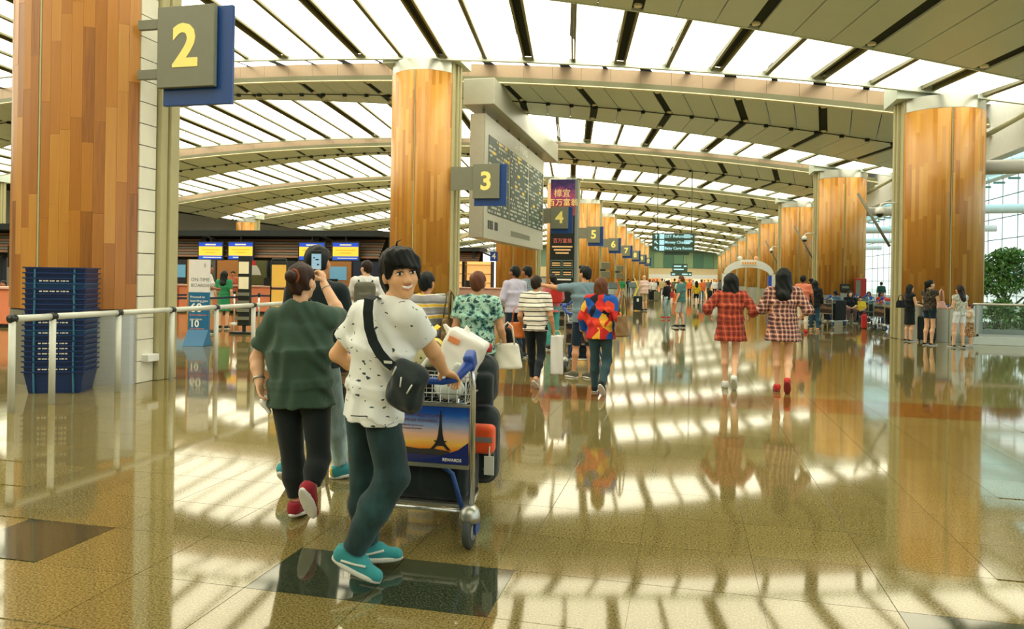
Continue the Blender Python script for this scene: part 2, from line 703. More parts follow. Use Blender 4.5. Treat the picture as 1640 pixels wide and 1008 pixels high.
# ------------------------------------------------------------------ signed-distance modelling (bodies, cloth, soft bags)
class SDF:
    def __init__(s, vox):
        s.vox = vox
        s.items = []
        s.cuts = []

    def _it(s, lo, hi, fn, k, op):
        s.items.append((np.array(lo), np.array(hi), fn, k, op))
        return s

    def cone(s, a, b, ra, rb, k=0.02, op=1, cuts=()):
        a = np.array(a, float); b = np.array(b, float)
        r = max(ra, rb)
        cs = [(np.array(p, float), np.array(n, float)) for p, n in cuts]
        def fn(P):
            ab = b - a
            l2 = max(1e-9, ab @ ab)
            q = P - a
            t = np.clip((q @ ab) / l2, 0, 1)
            d = np.linalg.norm(q - t[..., None] * ab, axis=-1) - (ra + (rb - ra) * t)
            for p, n in cs:
                d = np.maximum(d, (P - p) @ n)
            return d
        return s._it(np.minimum(a, b) - r, np.maximum(a, b) + r, fn, k, op)

    def ell(s, c, r, R=None, k=0.02, op=1):
        c = np.array(c, float); r = np.array(r, float)
        m_ = r.max()
        def fn(P):
            q = P - c
            if R is not None:
                q = q @ R
            k0 = np.linalg.norm(q / r, axis=-1)
            k1 = np.linalg.norm(q / (r * r), axis=-1)
            return k0 * (k0 - 1.0) / np.maximum(k1, 1e-6)
        return s._it(c - m_, c + m_, fn, k, op)

    def box(s, c, h, rd=0.01, R=None, k=0.01, op=1):
        c = np.array(c, float); h = np.array(h, float)
        m_ = np.linalg.norm(h)
        def fn(P):
            q = P - c
            if R is not None:
                q = q @ R
            q = np.abs(q) - (h - rd)
            return np.linalg.norm(np.maximum(q, 0), axis=-1) + np.minimum(q.max(axis=-1), 0) - rd
        return s._it(c - m_, c + m_, fn, k, op)

    def tube(s, a, b, r0, r1, u=(1, 0, 0), k=0.03, op=1, cap=0.0, ripple=None):
        """elliptical tapered tube; flat ends rounded by cap"""
        a = np.array(a, float); b = np.array(b, float)
        ab = b - a
        L = np.linalg.norm(ab)
        w = ab / L
        u = np.array(u, float)
        u = u - w * (u @ w)
        u /= np.linalg.norm(u)
        v = np.cross(w, u)
        m_ = max(*r0, *r1)
        def fn(P):
            q = P - a
            t = (q @ w) / L
            tc = np.clip(t, 0, 1)
            ru = r0[0] + (r1[0] - r0[0]) * tc
            rv = r0[1] + (r1[1] - r0[1]) * tc
            x = q @ u; y = q @ v
            if ripple:
                ang = np.arctan2(y / rv, x / ru)
                f = 1 + ripple[0] * np.sin(ripple[1] * ang + ripple[2]) * (1 - tc if ripple[3] else tc)
                ru = ru * f; rv = rv * f
            e = np.sqrt((x / ru) ** 2 + (y / rv) ** 2)
            d = (e - 1) * np.minimum(ru, rv)
            ends = np.maximum(-t, t - 1) * L
            if cap > 0:
                return np.sqrt(np.maximum(d + cap, 0) ** 2 + np.maximum(ends + cap, 0) ** 2) + np.minimum(np.maximum(d + cap, ends + cap), 0) - cap
            return np.maximum(d, ends)
        return s._it(np.minimum(a, b) - m_, np.maximum(a, b) + m_, fn, k, op)

    def cut(s, p, n):
        s.cuts.append((np.array(p, float), np.array(n, float)))
        return s

    def mesh(s, name, wrinkle=None):
        vx = s.vox
        pos = [i for i in s.items if i[4] > 0]
        lo = np.min([i[0] for i in pos], axis=0) - 3 * vx
        hi = np.max([i[1] for i in pos], axis=0) + 3 * vx
        n = np.ceil((hi - lo) / vx).astype(int) + 1
        D = np.full(n, 1.0)
        ax = [lo[i] + vx * np.arange(n[i]) for i in range(3)]
        for l, h, fn, k, op in s.items:
            mg = k + 0.012 + 2 * vx
            i0 = np.clip(np.floor((l - mg - lo) / vx).astype(int), 0, n)
            i1 = np.clip(np.ceil((h + mg - lo) / vx).astype(int) + 1, 0, n)
            if np.any(i1 <= i0):
                continue
            sl = tuple(slice(i0[j], i1[j]) for j in range(3))
            X, Y, Z = np.meshgrid(ax[0][sl[0]], ax[1][sl[1]], ax[2][sl[2]], indexing='ij')
            P = np.stack([X, Y, Z], axis=-1)
            d = fn(P)
            if op < 0:
                d = -d
                A = -D[sl]
                d = -d
                # smooth max(D, -d)
                A = D[sl]; B = -fn(P)
                hh = np.maximum(k - np.abs(A - B), 0) / max(k, 1e-6)
                D[sl] = np.maximum(A, B) + hh * hh * k * 0.25
            else:
                A = D[sl]
                hh = np.maximum(k - np.abs(A - d), 0) / max(k, 1e-6)
                D[sl] = np.minimum(A, d) - hh * hh * k * 0.25
        if s.cuts or wrinkle:
            X, Y, Z = np.meshgrid(*ax, indexing='ij')
            if wrinkle:
                D = D + wrinkle(X, Y, Z)
            for p, nn in s.cuts:
                D = np.maximum(D, (X - p[0]) * nn[0] + (Y - p[1]) * nn[1] + (Z - p[2]) * nn[2])
        for a_ in range(3):          # close the border
            sl = [slice(None)] * 3
            sl[a_] = 0; D[tuple(sl)] = 1.0
            sl[a_] = -1; D[tuple(sl)] = 1.0
        return surface_nets(name, D, lo, vx)


def surface_nets(name, D, lo, vx):
    S = D < 0
    nx, ny, nz = D.shape
    cnt = np.zeros((nx - 1, ny - 1, nz - 1), np.int8)
    offs = [(x, y, z) for x in (0, 1) for y in (0, 1) for z in (0, 1)]
    for x, y, z in offs:
        cnt += S[x:nx - 1 + x, y:ny - 1 + y, z:nz - 1 + z]
    cells = (cnt > 0) & (cnt < 8)
    ci = np.argwhere(cells)
    me = bpy.data.meshes.new(name)
    if len(ci) == 0:
        return me
    idx = np.full(cells.shape, -1, np.int32)
    idx[cells] = np.arange(len(ci))
    vals = {o: D[ci[:, 0] + o[0], ci[:, 1] + o[1], ci[:, 2] + o[2]] for o in offs}
    acc = np.zeros((len(ci), 3)); num = np.zeros(len(ci))
    for a in offs:
        for ax in range(3):
            if a[ax] == 0:
                b = list(a); b[ax] = 1; b = tuple(b)
                va, vb = vals[a], vals[b]
                mk = (va < 0) != (vb < 0)
                t = np.where(mk, va / np.where(mk, va - vb, 1), 0)
                p = np.array(a, float)[None] + t[:, None] * np.eye(3)[ax][None]
                acc += p * mk[:, None]; num += mk
    V = lo + vx * (ci + acc / num[:, None])
    F = []
    for ax in range(3):
        sa = [slice(1, -1)] * 3; sb = [slice(1, -1)] * 3
        sa[ax] = slice(0, -1); sb[ax] = slice(1, None)
        A = S[tuple(sa)]; B = S[tuple(sb)]
        e = np.argwhere(A != B)
        if len(e) == 0:
            continue
        inside = A[e[:, 0], e[:, 1], e[:, 2]]
        o = np.array([1, 1, 1]); o[ax] = 0
        p = e + o
        u, w = [(1, 2), (2, 0), (0, 1)][ax]
        q = []
        for du, dw in ((-1, -1), (0, -1), (0, 0), (-1, 0)):
            r = p.copy()
            r[:, u] += du; r[:, w] += dw
            q.append(idx[r[:, 0], r[:, 1], r[:, 2]])
        q = np.stack(q, 1)
        q[~inside] = q[~inside][:, ::-1]
        F.append(q)
    F = np.concatenate(F)
    F = F[(F >= 0).all(axis=1)]
    me.vertices.add(len(V))
    me.vertices.foreach_set('co', V.astype(np.float32).ravel())
    me.loops.add(F.size)
    me.loops.foreach_set('vertex_index', F.astype(np.int32).ravel())
    me.polygons.add(len(F))
    me.polygons.foreach_set('loop_start', np.arange(0, F.size, 4, dtype=np.int32))
    me.polygons.foreach_set('loop_total', np.full(len(F), 4, np.int32))
    me.update(calc_edges=True)
    me.validate()
    me.shade_smooth()
    return me


def rotz(a):
    return Matrix.Rotation(a, 3, 'Z')


def npR(m_):
    return np.array([[m_[i][j] for j in range(3)] for i in range(3)])

# @@STRUCTURE@@
# ------------------------------------------------------------------ hall grid
S = 13.6
Y0 = 9.0
XL, XR, XF = -8.2, 6.7, -40.6      # column rows


def row(r):
    return Y0 + S * r


def arch(X):
    return -0.0034 * ((X + 17.5) ** 2 - 306.0)


def in_view(pts, minpx=9.0):
    q = [proj(p) for p in pts]
    if any(a is None for a in q):
        return False
    xs = [a[0] for a in q]; ys = [a[1] for a in q]
    if max(xs) < 0 or min(xs) > 1640 or max(ys) < 0 or min(ys) > 1008:
        return False
    return (max(xs) - min(xs)) >= minpx and (max(ys) - min(ys)) >= minpx


# ------------------------------------------------------------------ floor
fb = MB().box2((-48, -26, -0.3), (30, 160, -0.004))
floor = fb.build('floor', M_floor)
tag(floor, 'polished speckled beige granite floor of the concourse', None, kind='structure')
TX, TY = 0.6, 0.55
tile_me = {}
for nm, mt in (('b', M_beige), ('d', M_dark), ('r', M_red)):
    bm = MB().box((0, 0, -0.01), (TX / 2 - 0.002, TY / 2 - 0.002, 0.01))
    me = bm.mesh('floor_tile')
    me.materials.append(mt)
    tile_me[nm] = me
cand = []
for i in range(-40, 40):
    for j in range(-8, 40):
        cx = -0.235 + TX * (i + 0.5); cy = 3.2 + TY * (j + 0.5)
        if cy < 0.8:
            continue
        p = proj((cx, cy, 0))
        if p and -60 < p[0] < 1700 and p[1] < 1060:
            cand.append((cx * cx + cy * cy, i, j, cx, cy))
cand.sort()
for d_, i, j, cx, cy in cand[:300]:
    k = 'b'
    if j == 0 and (i in (-7, -6, -3, -2, 2, 3)):
        k = 'd'
    if j in (11, 12):
        k = 'r'
    link('floor_tile', tile_me[k], floor, None, (cx, cy, 0))

# ------------------------------------------------------------------ ceiling
X_LO, X_HI = -41.6, 8.8
NSEG = 42


def strip_mesh(y0, z0, y1, z1, thick, x0=X_LO, x1=X_HI, n=NSEG):
    mb = MB()
    xs = [x0 + (x1 - x0) * i / n for i in range(n + 1)]
    vs = []
    Y_ = lambda y, x: y(x) if callable(y) else y
    for x in xs:
        a = arch(x)
        ya, yb_ = Y_(y0, x), Y_(y1, x)
        vs += [(x, ya, z0 + a), (x, yb_, z1 + a), (x, yb_, z1 + a + thick), (x, ya, z0 + a + thick)]
    fs = []
    for i in range(n):
        b = 4 * i
        for k in range(4):
            k2 = (k + 1) % 4
            fs.append((b + k, b + k2, b + 4 + k2, b + 4 + k))
    fs += [(0, 3, 2, 1), (4 * n, 4 * n + 1, 4 * n + 2, 4 * n + 3)]
    mb.add(vs, fs)
    return mb


def near_off(X):                    # the soffits are lens-shaped: narrow at the vault's crown, wide at its foot
    u = abs(X + 17.5)
    return 4.3 + 0.2 * u + 0.0026 * u * u


def fold_off(X):
    return 2.7 + 0.41 * (near_off(X) - 2.7)


def panel(xa0, xb0, y0, z0, xa1, xb1, y1, z1, th):
    Y_ = lambda y, x: y(x) if callable(y) else y
    pts = [(xa0, Y_(y0, xa0), z0 + arch(xa0)), (xb0, Y_(y0, xb0), z0 + arch(xb0)), (xb1, Y_(y1, xb1), z1 + arch(xb1)), (xa1, Y_(y1, xa1), z1 + arch(xa1))]
    return pts, (0, 0, th)


roof = strip_mesh(-26, 8.75, 160, 8.75, 0.2, -48, 9.3, 30)
ro = roof.build('ceiling', M_void)
tag(ro, 'dark roof deck above the ceiling panels', None, kind='structure')
T85, T10 = math.tan(math.radians(8.5)), math.tan(math.radians(10))
for r in range(-2, 11):
    yr = row(r)
    yf, yl, yg = yr + 2.7, yr + 12.9, yr + 16.3
    yn = lambda x, yr=yr: yr + near_off(x)
    yo = lambda x, yr=yr: yr + fold_off(x)
    sh = lambda f, d: (lambda x: f(x) + d)
    zf, zo, zn, zl = 7.67, 7.46, 7.50, 7.53
    lip = strip_mesh(yf - 0.05, zf - 0.01, yf + 0.06, zf - 0.03, 0.03)
    bay = lip.build('ceiling', M_lip)
    tag(bay, 'ceiling bay of grey soffit panels and luminous panels', None, kind='structure')
    sep = 0 <= r <= 4
    joined = {'soffit_panel': (MB(), M_soffit), 'light_panel': (MB(), M_lum), 'mullion': (MB(), M_frame), 'fascia_panel': (MB(), M_fascia), 'slot_lining': (MB(), M_slot), 'recess_panel': (MB(), M_lum)}

    def put(name, pts, d, minpx=9.0):
        mb, mt = joined[name]
        if sep and in_view(pts, minpx):
            MB().prism(pts, d).build(name, mt, bay)
        else:
            mb.prism(pts, d)
    # soffit panels, two folded facets
    w = 2.6 / 3
    m0 = int(math.floor((X_LO - 1.4) / w)); m1 = int(math.ceil((X_HI - 1.4) / w)) + 1
    for m_ in range(m0, m1):
        ga = 0.13 if m_ % 3 == 0 else 0.012
        gb = 0.13 if (m_ + 1) % 3 == 0 else 0.012
        xa = 1.4 + w * m_ + ga; xb = 1.4 + w * (m_ + 1) - gb
        d2 = T85 * (near_off(xa) - fold_off(xa)); d1 = T10 * (fold_off(xa) - 2.7)
        if xb < X_LO + 0.3 or xa > X_HI + 0.2:
            continue
        cl = lambda v: max(X_LO - 0.5, min(X_HI + 0.4, v))
        if m_ % 3 == 0 and r >= 0:
            xc = 1.4 + w * m_
            put('slot_lining', *panel(cl(xc - .2 + d2), cl(xc + .2 + d2), sh(yo, -0.05), zo + .06, cl(xc - .2), cl(xc + .2), yn, zn + .06, 0.03), minpx=99)
            put('slot_lining', *panel(cl(xc - .2 + d2 - d1), cl(xc + .2 + d2 - d1), yf + .05, zf + .06, cl(xc - .2 + d2), cl(xc + .2 + d2), sh(yo, .05), zo + .06, 0.03), minpx=99)
        put('soffit_panel', *panel(cl(xa + d2), cl(xb + d2), sh(yo, 0.012), zo, cl(xa), cl(xb), yn, zn, 0.05))
        put('soffit_panel', *panel(cl(xa + d2 - d1), cl(xb + d2 - d1), yf + 0.05, zf, cl(xa + d2), cl(xb + d2), sh(yo, -0.012), zo, 0.05))
    # luminous panels with frames, a dark slot at every second joint
    for j in range(-33, 6):
        x = 1.3 + 1.3 * j
        ga = 0.17 if j % 2 == 0 else 0.07
        gb = 0.17 if (j + 1) % 2 == 0 else 0.07
        xa, xb = x + ga, x + 1.3 - gb
        if xa > X_HI - 0.3:
            continue
        xb = min(xb, X_HI)
        dl = T85 * (12.9 - near_off(x))
        ym = lambda q: yn(q) + (yl - yn(q)) * 0.72
        dm = dl * 0.72
        put('light_panel', *panel(xa, xb, sh(yn, 0.06), zn + 0.06, xa - dm, xb - dm, sh(ym, -0.006), zn + 0.08, 0.03))
        put('light_panel', *panel(xa - dm, xb - dm, sh(ym, 0.006), zn + 0.08, xa - dl, xb - dl, yl - 0.04, zl + 0.06, 0.03), minpx=7)
        if j % 2 == 0:
            for sgn in (-1, 1):
                c = x + sgn * 0.135
                put('mullion', *panel(c - 0.03, c + 0.03, yn, zn, c - 0.03 - dl, c + 0.03 - dl, yl, zl, 0.12))
            put('slot_lining', *panel(x - 0.14, x + 0.14, yn, zn + 0.122, x - 0.14 - dl, x + 0.14 - dl, yl, zl + 0.122, 0.03))
        else:
            for sgn in (-1, 1):
                c = x + sgn * 0.036
                put('mullion', *panel(c - 0.024, c + 0.024, yn, zn, c - 0.024 - dl, c + 0.024 - dl, yl, zl, 0.1))
        put('recess_panel', *panel(xa - dl, xb - dl, yl + 0.08, 8.3, xa - dl + 0.6, xb - dl + 0.6, yg - 0.02, 8.3, 0.03))
    # fascia, in metre-wide plates
    for i in range(50):
        xa = X_LO + i * 1.0 + 0.004; xb = xa + 0.992
        if xb > X_HI + 0.4:
            continue
        pts = [(xa, yf, zf + arch(xa)), (xb, yf, zf + arch(xb)), (xb, yf, zf + 0.63 + arch(xb)), (xa, yf, zf + 0.63 + arch(xa))]
        put('fascia_panel', pts, (0, 0.04, 0))
    for nm, (mb, mt) in joined.items():
        if mb.v:
            o = mb.build(nm, mt, bay)
            o['kind'] = 'stuff'
    strip_mesh(yf - 0.02, zf + 0.03, yf - 0.002, zf + 0.03, 0.17).build('fascia_reflection', plain('reflection_olive', C(104, 104, 70), 0.3), bay)  # dark reflection along the fascia's lower edge, painted as an olive strip
    strip_mesh(yl - 0.02, zl - 0.06, yl + 0.1, zl - 0.06, 0.16).build('crossbeam', M_soffit, bay)
    strip_mesh(sh(yn, -0.02), zn - 0.015, sh(yn, 0.05), zn - 0.015, 0.07).build('edge_trim', M_soffit, bay)
    # cable and little spot brackets along the fold
    if r >= 0:
        mb = MB()
        for i in range(58):
            x = X_LO + 0.4 + 0.86 * i
            z = zo + arch(x)
            mb.box((x, yo(x), z - 0.05), (0.07, 0.05, 0.05))
        o = mb.build('spot_bracket', M_slot, bay); o['kind'] = 'stuff'
        pts = [(x, yo(x), zo + arch(x) - 0.03) for x in np.linspace(X_LO, X_HI, 40)]
        MB().tube(pts, 0.018, 5).build('cable', M_slot, bay)
        mb = MB()
        for k in range(-16, 3):
            x = 1.4 + 2.6 * k
            d2 = T85 * (near_off(x) - fold_off(x)); d1 = T10 * (fold_off(x) - 2.7)
            for yy, xx, zb_ in ((yn(x) - 0.25, x + T85 * 0.25, zn), (yo(x + d2), x + d2, zo), (yf + 0.3, x + d2 - d1 * 0.86, zf)):
                zz = zb_ + arch(xx)
                mb.lathe([(0.09, 0.0), (0.1, 0.03), (0.1, 0.06)], 10, (xx, yy, zz + 0.0))
        o = mb.build('downlight', M_lip, bay); o['kind'] = 'stuff'

# white edge beam along the ceiling's right edge and the glazed roof beyond
eb = MB().box2((8.85, -26, 5.3), (9.2, 160, 8.2)).build('trim_1', M_white)
tag(eb, 'white edge beam along the right side of the ceiling', None, kind='structure')

# ------------------------------------------------------------------ columns
CA, CE, CB = 1.0, 0.34, 0.60       # half width, half flat end, bulge


def col_front(n=16, grow=0.0):
    pts = []
    for i in range(n + 1):
        x = -1 + 2 * i / n
        x = math.copysign(1 - (1 - abs(x)) ** 1.35, x)
        pts.append((x * (CA + grow), -(CE + grow + CB * (1 - abs(x) ** 2.6))))
    return pts


def arc_len(pts):
    L = [0.0]
    for a, b in zip(pts, pts[1:]):
        L.append(L[-1] + math.dist(a, b))
    return L


def lerp_arc(pts, L, s):
    for i in range(len(L) - 1):
        if s <= L[i + 1] + 1e-9:
            f = (s - L[i]) / (L[i + 1] - L[i])
            return (pts[i][0] + (pts[i + 1][0] - pts[i][0]) * f, pts[i][1] + (pts[i + 1][1] - pts[i][1]) * f)
    return pts[-1]


col_cache = {}


def column(X, r, side, label, group=None, detail=0):
    """side=+1: flat service face looks to +X"""
    Y = row(r)
    top = 7.46 + arch(X)
    root = thing('wood_column', label, 'column', (X, Y, 0), 0, group)
    wt = top - 0.36
    front = col_front(20)
    half = len(front) // 2
    back = [(-x, -y) for x, y in front]
    ring = front + back
    key = (X, side, detail)
    # core
    core = [(x * 0.965, y * 0.965, 0.0) for x, y in ring]
    MB().prism(core, (0, 0, top)).build('core', M_black, root)
    # metal foot and head bands
    foot = [(x * 0.992, y * 0.992, 0.0) for x, y in ring]
    def band(z0, z1, sc, nm, mt):
        mb = MB()
        mb.prism([(x * sc, y * sc, z0) for x, y in ring], (0, 0, z1 - z0))
        me = mb.mesh(nm); smooth_angle(me, 35)
        return link(nm, me, root, mt)
    band(0.0, 0.98, 0.985, 'base_cladding', M_steel)
    band(wt + 0.01, top, 0.985, 'capital', M_steel)
    MB().box2((-1.25, -0.55, top), (1.25, 0.85, 8.35 + arch(X))).build('collar', M_soffit, root)
    # timber shells
    def shell(pts, nm='wood_cladding'):
        L = arc_len(pts)
        rows = [[(p[0], p[1], z) for p in pts] for z in (1.0, wt)]
        off = random.random() * 5
        uvs = [[(l + off, z) for l in L] for z in (1.0, wt)]
        me = grid_uv_mesh(nm, rows, uvs)
        me.shade_smooth()
        o = link(nm, me, root, M_wood)
        sm = o.modifiers.new('solid', 'SOLIDIFY'); sm.thickness = 0.02; sm.offset = -1
        return o
    hl = front[:half + 1]; hr = front[half:]
    g = 0.022
    hl = hl[:-1] + [(-g, hl[-1][1])]; hr = [(g, hr[0][1])] + hr[1:]
    if detail:
        for pts in (hl, hr):
            L = arc_len(pts)
            n = int(round(L[-1] / 0.128))
            for i in range(n):
                a = lerp_arc(pts, L, L[-1] * i / n + 0.001); b = lerp_arc(pts, L, L[-1] * (i + 1) / n - 0.001)
                z = 1.0 - random.random() * 1.1
                while z < wt:
                    z1 = z + random.choice((0.9, 1.2, 1.5, 1.8))
                    za, zb = max(z, 1.0), min(z1, wt)
                    if zb - za > 0.03:
                        nx, ny = (b[1] - a[1]), -(b[0] - a[0])
                        ln = math.hypot(nx, ny); nx /= ln; ny /= ln
                        pr = random.uniform(0, 0.003)
                        q = [(a[0] + nx * pr, a[1] + ny * pr), (b[0] + nx * pr, b[1] + ny * pr), (b[0] - nx * 0.02, b[1] - ny * 0.02), (a[0] - nx * 0.02, a[1] - ny * 0.02)]
                        cz = za
                        cx, cy = (a[0] + b[0]) / 2, (a[1] + b[1]) / 2
                        MB().prism([(x - cx, y - cy, 0.001) for x, y in q], (0, 0, zb - za - 0.002)).build('plank', M_plank, root, loc=(cx, cy, cz))
                    z = z1
    else:
        shell(hl); shell(hr)
    shell(back)
    MB().box2((-0.013, -CE - CB - 0.004, 0.0), (0.013, -CE - CB + 0.03, wt)).build('seam_strip', M_channel, root)
    # service face: pale tiles, then a painted channel
    xs = side * CA * 0.985
    zt = top - 0.02
    n = int(zt / 0.29)
    if detail:
        for i in range(n):
            MB().box2((xs, -0.33, i * zt / n + 0.006), (xs + side * 0.03, -0.02, (i + 1) * zt / n - 0.006)).build('facing_tile', M_white_panel, root)
    else:
        MB().box2((xs, -0.33, 0.0), (xs + side * 0.03, -0.02, zt)).build('facing_tile', M_channel, root)
    MB().box2((xs, -0.0, 0.0), (xs + side * 0.1, 0.14, zt)).build('service_channel', M_channel, root, bevel=0.012)
    MB().box2((xs, 0.15, 0.0), (xs + side * 0.14, 0.33, zt)).build('service_channel', M_channel, root, bevel=0.012)
    return root


column(XL, 0, 1, 'wood-clad column of separate planks behind the stack of blue trays', detail=1)
column(XL, 1, 1, 'wood-clad column bearing the number 3 sign beside the departures board')
column(XL, 2, 1, 'wood-clad column under the far end of the departures board')
for r in range(3, 11):
    lb = {3: 'wood-clad column with the number 5 sign beyond the tall poster', 4: 'wood-clad column with the number 6 sign'}.get(r, 'distant wood-clad column in the row of numbered check-in signs')
    column(XL, r, 1, lb, None if r in (3, 4) else 'distant columns of the check-in side')
for r in range(1, 11):
    lb = {1: 'wood-clad column behind the three women at the glass balustrade', 2: 'wood-clad column behind the seated travellers, black box and red cabinet on it',
          3: 'wood-clad column next after the one behind the seated travellers'}.get(r, 'distant wood-clad column on the window side')
    column(XR, r, -1, lb, None if r <= 3 else 'distant columns of the window side')
for r in range(2, 7):
    column(XF, r, 1, 'wood-clad column beyond the check-in gantries', 'columns beyond the check-in gantries')

# ------------------------------------------------------------------ walls
def struct(name, mb, mat, label):
    o = mb.build(name, mat)
    return tag(o, label, None, kind='structure')


struct('wall_left', MB().box2((-48, -26, 0), (-46, 160, 9)), M_concrete, 'pale concrete wall beyond the check-in desks')
struct('wall_light_block', MB().box2((-48, -27, 0), (30, -26, 10)), plain('wall_paint', C(190, 184, 160), 0.6), 'plain unseen wall added to stop sky light at the near end')  # added out of view to keep sky light from leaking in behind the camera
# end wall: glazed gallery above a pale band and lit shop fronts
YE = 150.0
ew = struct('wall_end', MB().box2((-30, YE, 1.9), (30, YE + 1, 3.9)), plain('end_band', C(206, 188, 146), 0.6), 'pale end wall below the glazed gallery')
for i in range(14):
    x = -14 + i * 1.9
    MB().box2((x + 0.06, YE - 0.1, 3.95), (x + 1.84, YE, 6.9)).build('gallery_pane', plain('gallery_glass_%d' % (i % 3), [C(96, 140, 112), C(130, 158, 120), C(74, 118, 98)][i % 3], 0.15), ew)
MB().box2((-30, YE + 0.02, 3.9), (30, YE + 1, 9)).build('gallery_wall', plain('gallery_back', C(110, 136, 112), 0.5), ew)
MB().box2((-12, YE - 0.4, 1.9), (10, YE - 0.05, 2.7)).build('white_band', M_white, ew)
for i in range(9):
    x = -9 + i * 2.0
    MB().box2((x + 0.05, YE + 0.05, 0), (x + 1.95, YE + 0.3, 1.9)).build('shop_front', emit('shop_glow_%d' % (i % 3), [C(250, 196, 120), C(232, 150, 80), C(240, 226, 190)][i % 3], 0.8), ew)
MB().box2((-30, YE + 0.3, 0), (30, YE + 1, 1.9)).build('shop_wall', M_concrete, ew)

# right: glazed facade, cable mullions, glass roof, trusses, balustrade
XW = 18.0
fac = struct('window_1', MB().box2((XW - 0.15, -26, 0), (XW + 0.15, 160, 0.5)), M_white, 'tall cable-braced glass facade on the right')
pane_j = MB()
ZH = [0.5, 1.75, 3.0, 4.25, 5.5, 6.75, 7.9]
ys = [20 + 2.1 * i for i in range(0, 60)]
for y in ys:
    for za, zb in zip(ZH, ZH[1:]):
        pts = [(XW, y + 0.02, za + 0.02), (XW, y + 2.08, za + 0.02), (XW, y + 2.08, zb - 0.02), (XW, y + 0.02, zb - 0.02)]
        if in_view(pts, 10) and y < 75:
            MB().prism(pts, (0.02, 0, 0)).build('pane', M_glass, fac)
        else:
            pane_j.prism(pts, (0.02, 0, 0))
o = pane_j.build('pane', M_glass, fac); o['kind'] = 'stuff'
for z in ZH[1:]:
    MB().box2((XW - 0.03, -26, z - 0.02), (XW + 0.03, 160, z + 0.02)).build('cable_rail', plain('cable_dark', C(66, 84, 80), 0.5), fac)
for y in ys[:30]:
    MB().box2((XW - 0.02, y - 0.015, 0.5), (XW + 0.02, y + 0.015, 7.9)).build('cable_mullion', plain('cable_grey', C(150, 168, 160), 0.5), fac)
    MB().box2((XW - 0.5, y - 0.04, 7.5), (XW + 0.1, y + 0.04, 7.62)).build('truss_bracket', plain('truss_teal', C(92, 140, 134), 0.5), fac)
gr = struct('ceiling_glazing', MB().box2((17.6, -26, 7.85), (18.2, 160, 8.6)), M_white, 'white eaves beam over the glass facade')
gj = MB()
for i in range(20):
    y = -2 + 6.8 * i
    MB().box((13.2, y, 7.0), (4.6, 0.09, 0.12), Matrix.Rotation(-0.2, 3, 'Y')).build('rafter', M_white, gr)
for i in range(40):
    y = -2 + 3.4 * i
    for k in range(3):
        x0, x1 = 9.2 + 2.85 * k, 9.2 + 2.85 * (k + 1)
        z0, z1 = 6.15 + 0.57 * k, 6.15 + 0.57 * (k + 1)
        pts = [(x0 + .03, y + .03, z0), (x1 - .03, y + .03, z1), (x1 - .03, y + 3.37, z1), (x0 + .03, y + 3.37, z0)]
        if in_view(pts, 10) and y < 40:
            MB().prism(pts, (0, 0, 0.02)).build('roof_pane', M_glass_teal, gr)
        else:
            gj.prism(pts, (0, 0, 0.02))
o = gj.build('roof_pane', M_glass_teal, gr); o['kind'] = 'stuff'
for r in range(0, 9):
    y = row(r) + 0.5
    MB().tube([(7.4, y, 4.75), (18, y, 4.95)], 0.2, 12).build('tie_beam', M_white, gr, smooth=True)
    MB().tube([(7.4, y - 0.2, 5.3), (9.3, y - 0.6, 6.45)], 0.07, 8).build('strut', M_channel, gr, smooth=True)
    if r >= 1:
        st = MB().tube([(4.95, row(r) + 1.6, 4.2), (5.75, row(r) + 1.2, 2.6)], 0.04, 8).build('strut', M_signgrey, gr, smooth=True)

# outside
gd = struct('ground_outside', MB().box2((18.2, -40, -0.4), (140, 260, -0.05)), plain('paving_outside', C(214, 214, 208), 0.8), 'bright paving outside the facade')
bl = thing('terminal_wing', 'white terminal wing with green glass bands outside the facade', 'building', (46, 70, 0))
MB().box2((0, -50, 0), (10, 60, 3.2)).build('wall', M_white, bl)
MB().box2((0.4, -50, 3.2), (10, 60, 4.6)).build('recess', M_concrete, bl)
for i in range(22):
    MB().box2((0, -50 + 5 * i + 0.1, 3.25), (0.3, -45 + 5 * i - 0.1, 4.55)).build('window_pane', plain('wing_glass', C(120, 172, 166), 0.1), bl)
MB().box2((-0.6, -50, 4.6), (10, 60, 5.2)).build('roof', M_white, bl)
# ------------------------------------------------------------------ people
SKIN = plain('skin_tan', C(206, 152, 112), 0.5, 0, 0.06, 12)
SKIN_L = plain('skin_light', C(226, 178, 140), 0.5, 0, 0.06, 12)
SKIN_D = plain('skin_brown', C(150, 98, 68), 0.5, 0, 0.06, 12)


def hair_mat(name, col):
    t = NT(name)
    co = t.coord()
    st = t.noise(t.scale(co, (70, 70, 9)), 1.0, 3.0)
    d = tuple(c * 0.5 for c in col[:3]) + (1,)
    u = tuple(min(1, c * 1.7) for c in col[:3]) + (1,)
    t.base(t.mix(st, d, u))
    t.set(0.5, 0, 0.25)
    t.bump(st, 0.5, 0.01)
    MATS[name] = t.m
    return t.m


H_BLACK = hair_mat('hair_black', C(12, 17, 17))
H_DARK = hair_mat('hair_darkbrown', C(36, 24, 18))
H_BROWN = hair_mat('hair_brown', C(92, 54, 34))
H_FAIR = hair_mat('hair_fair', C(150, 110, 70))

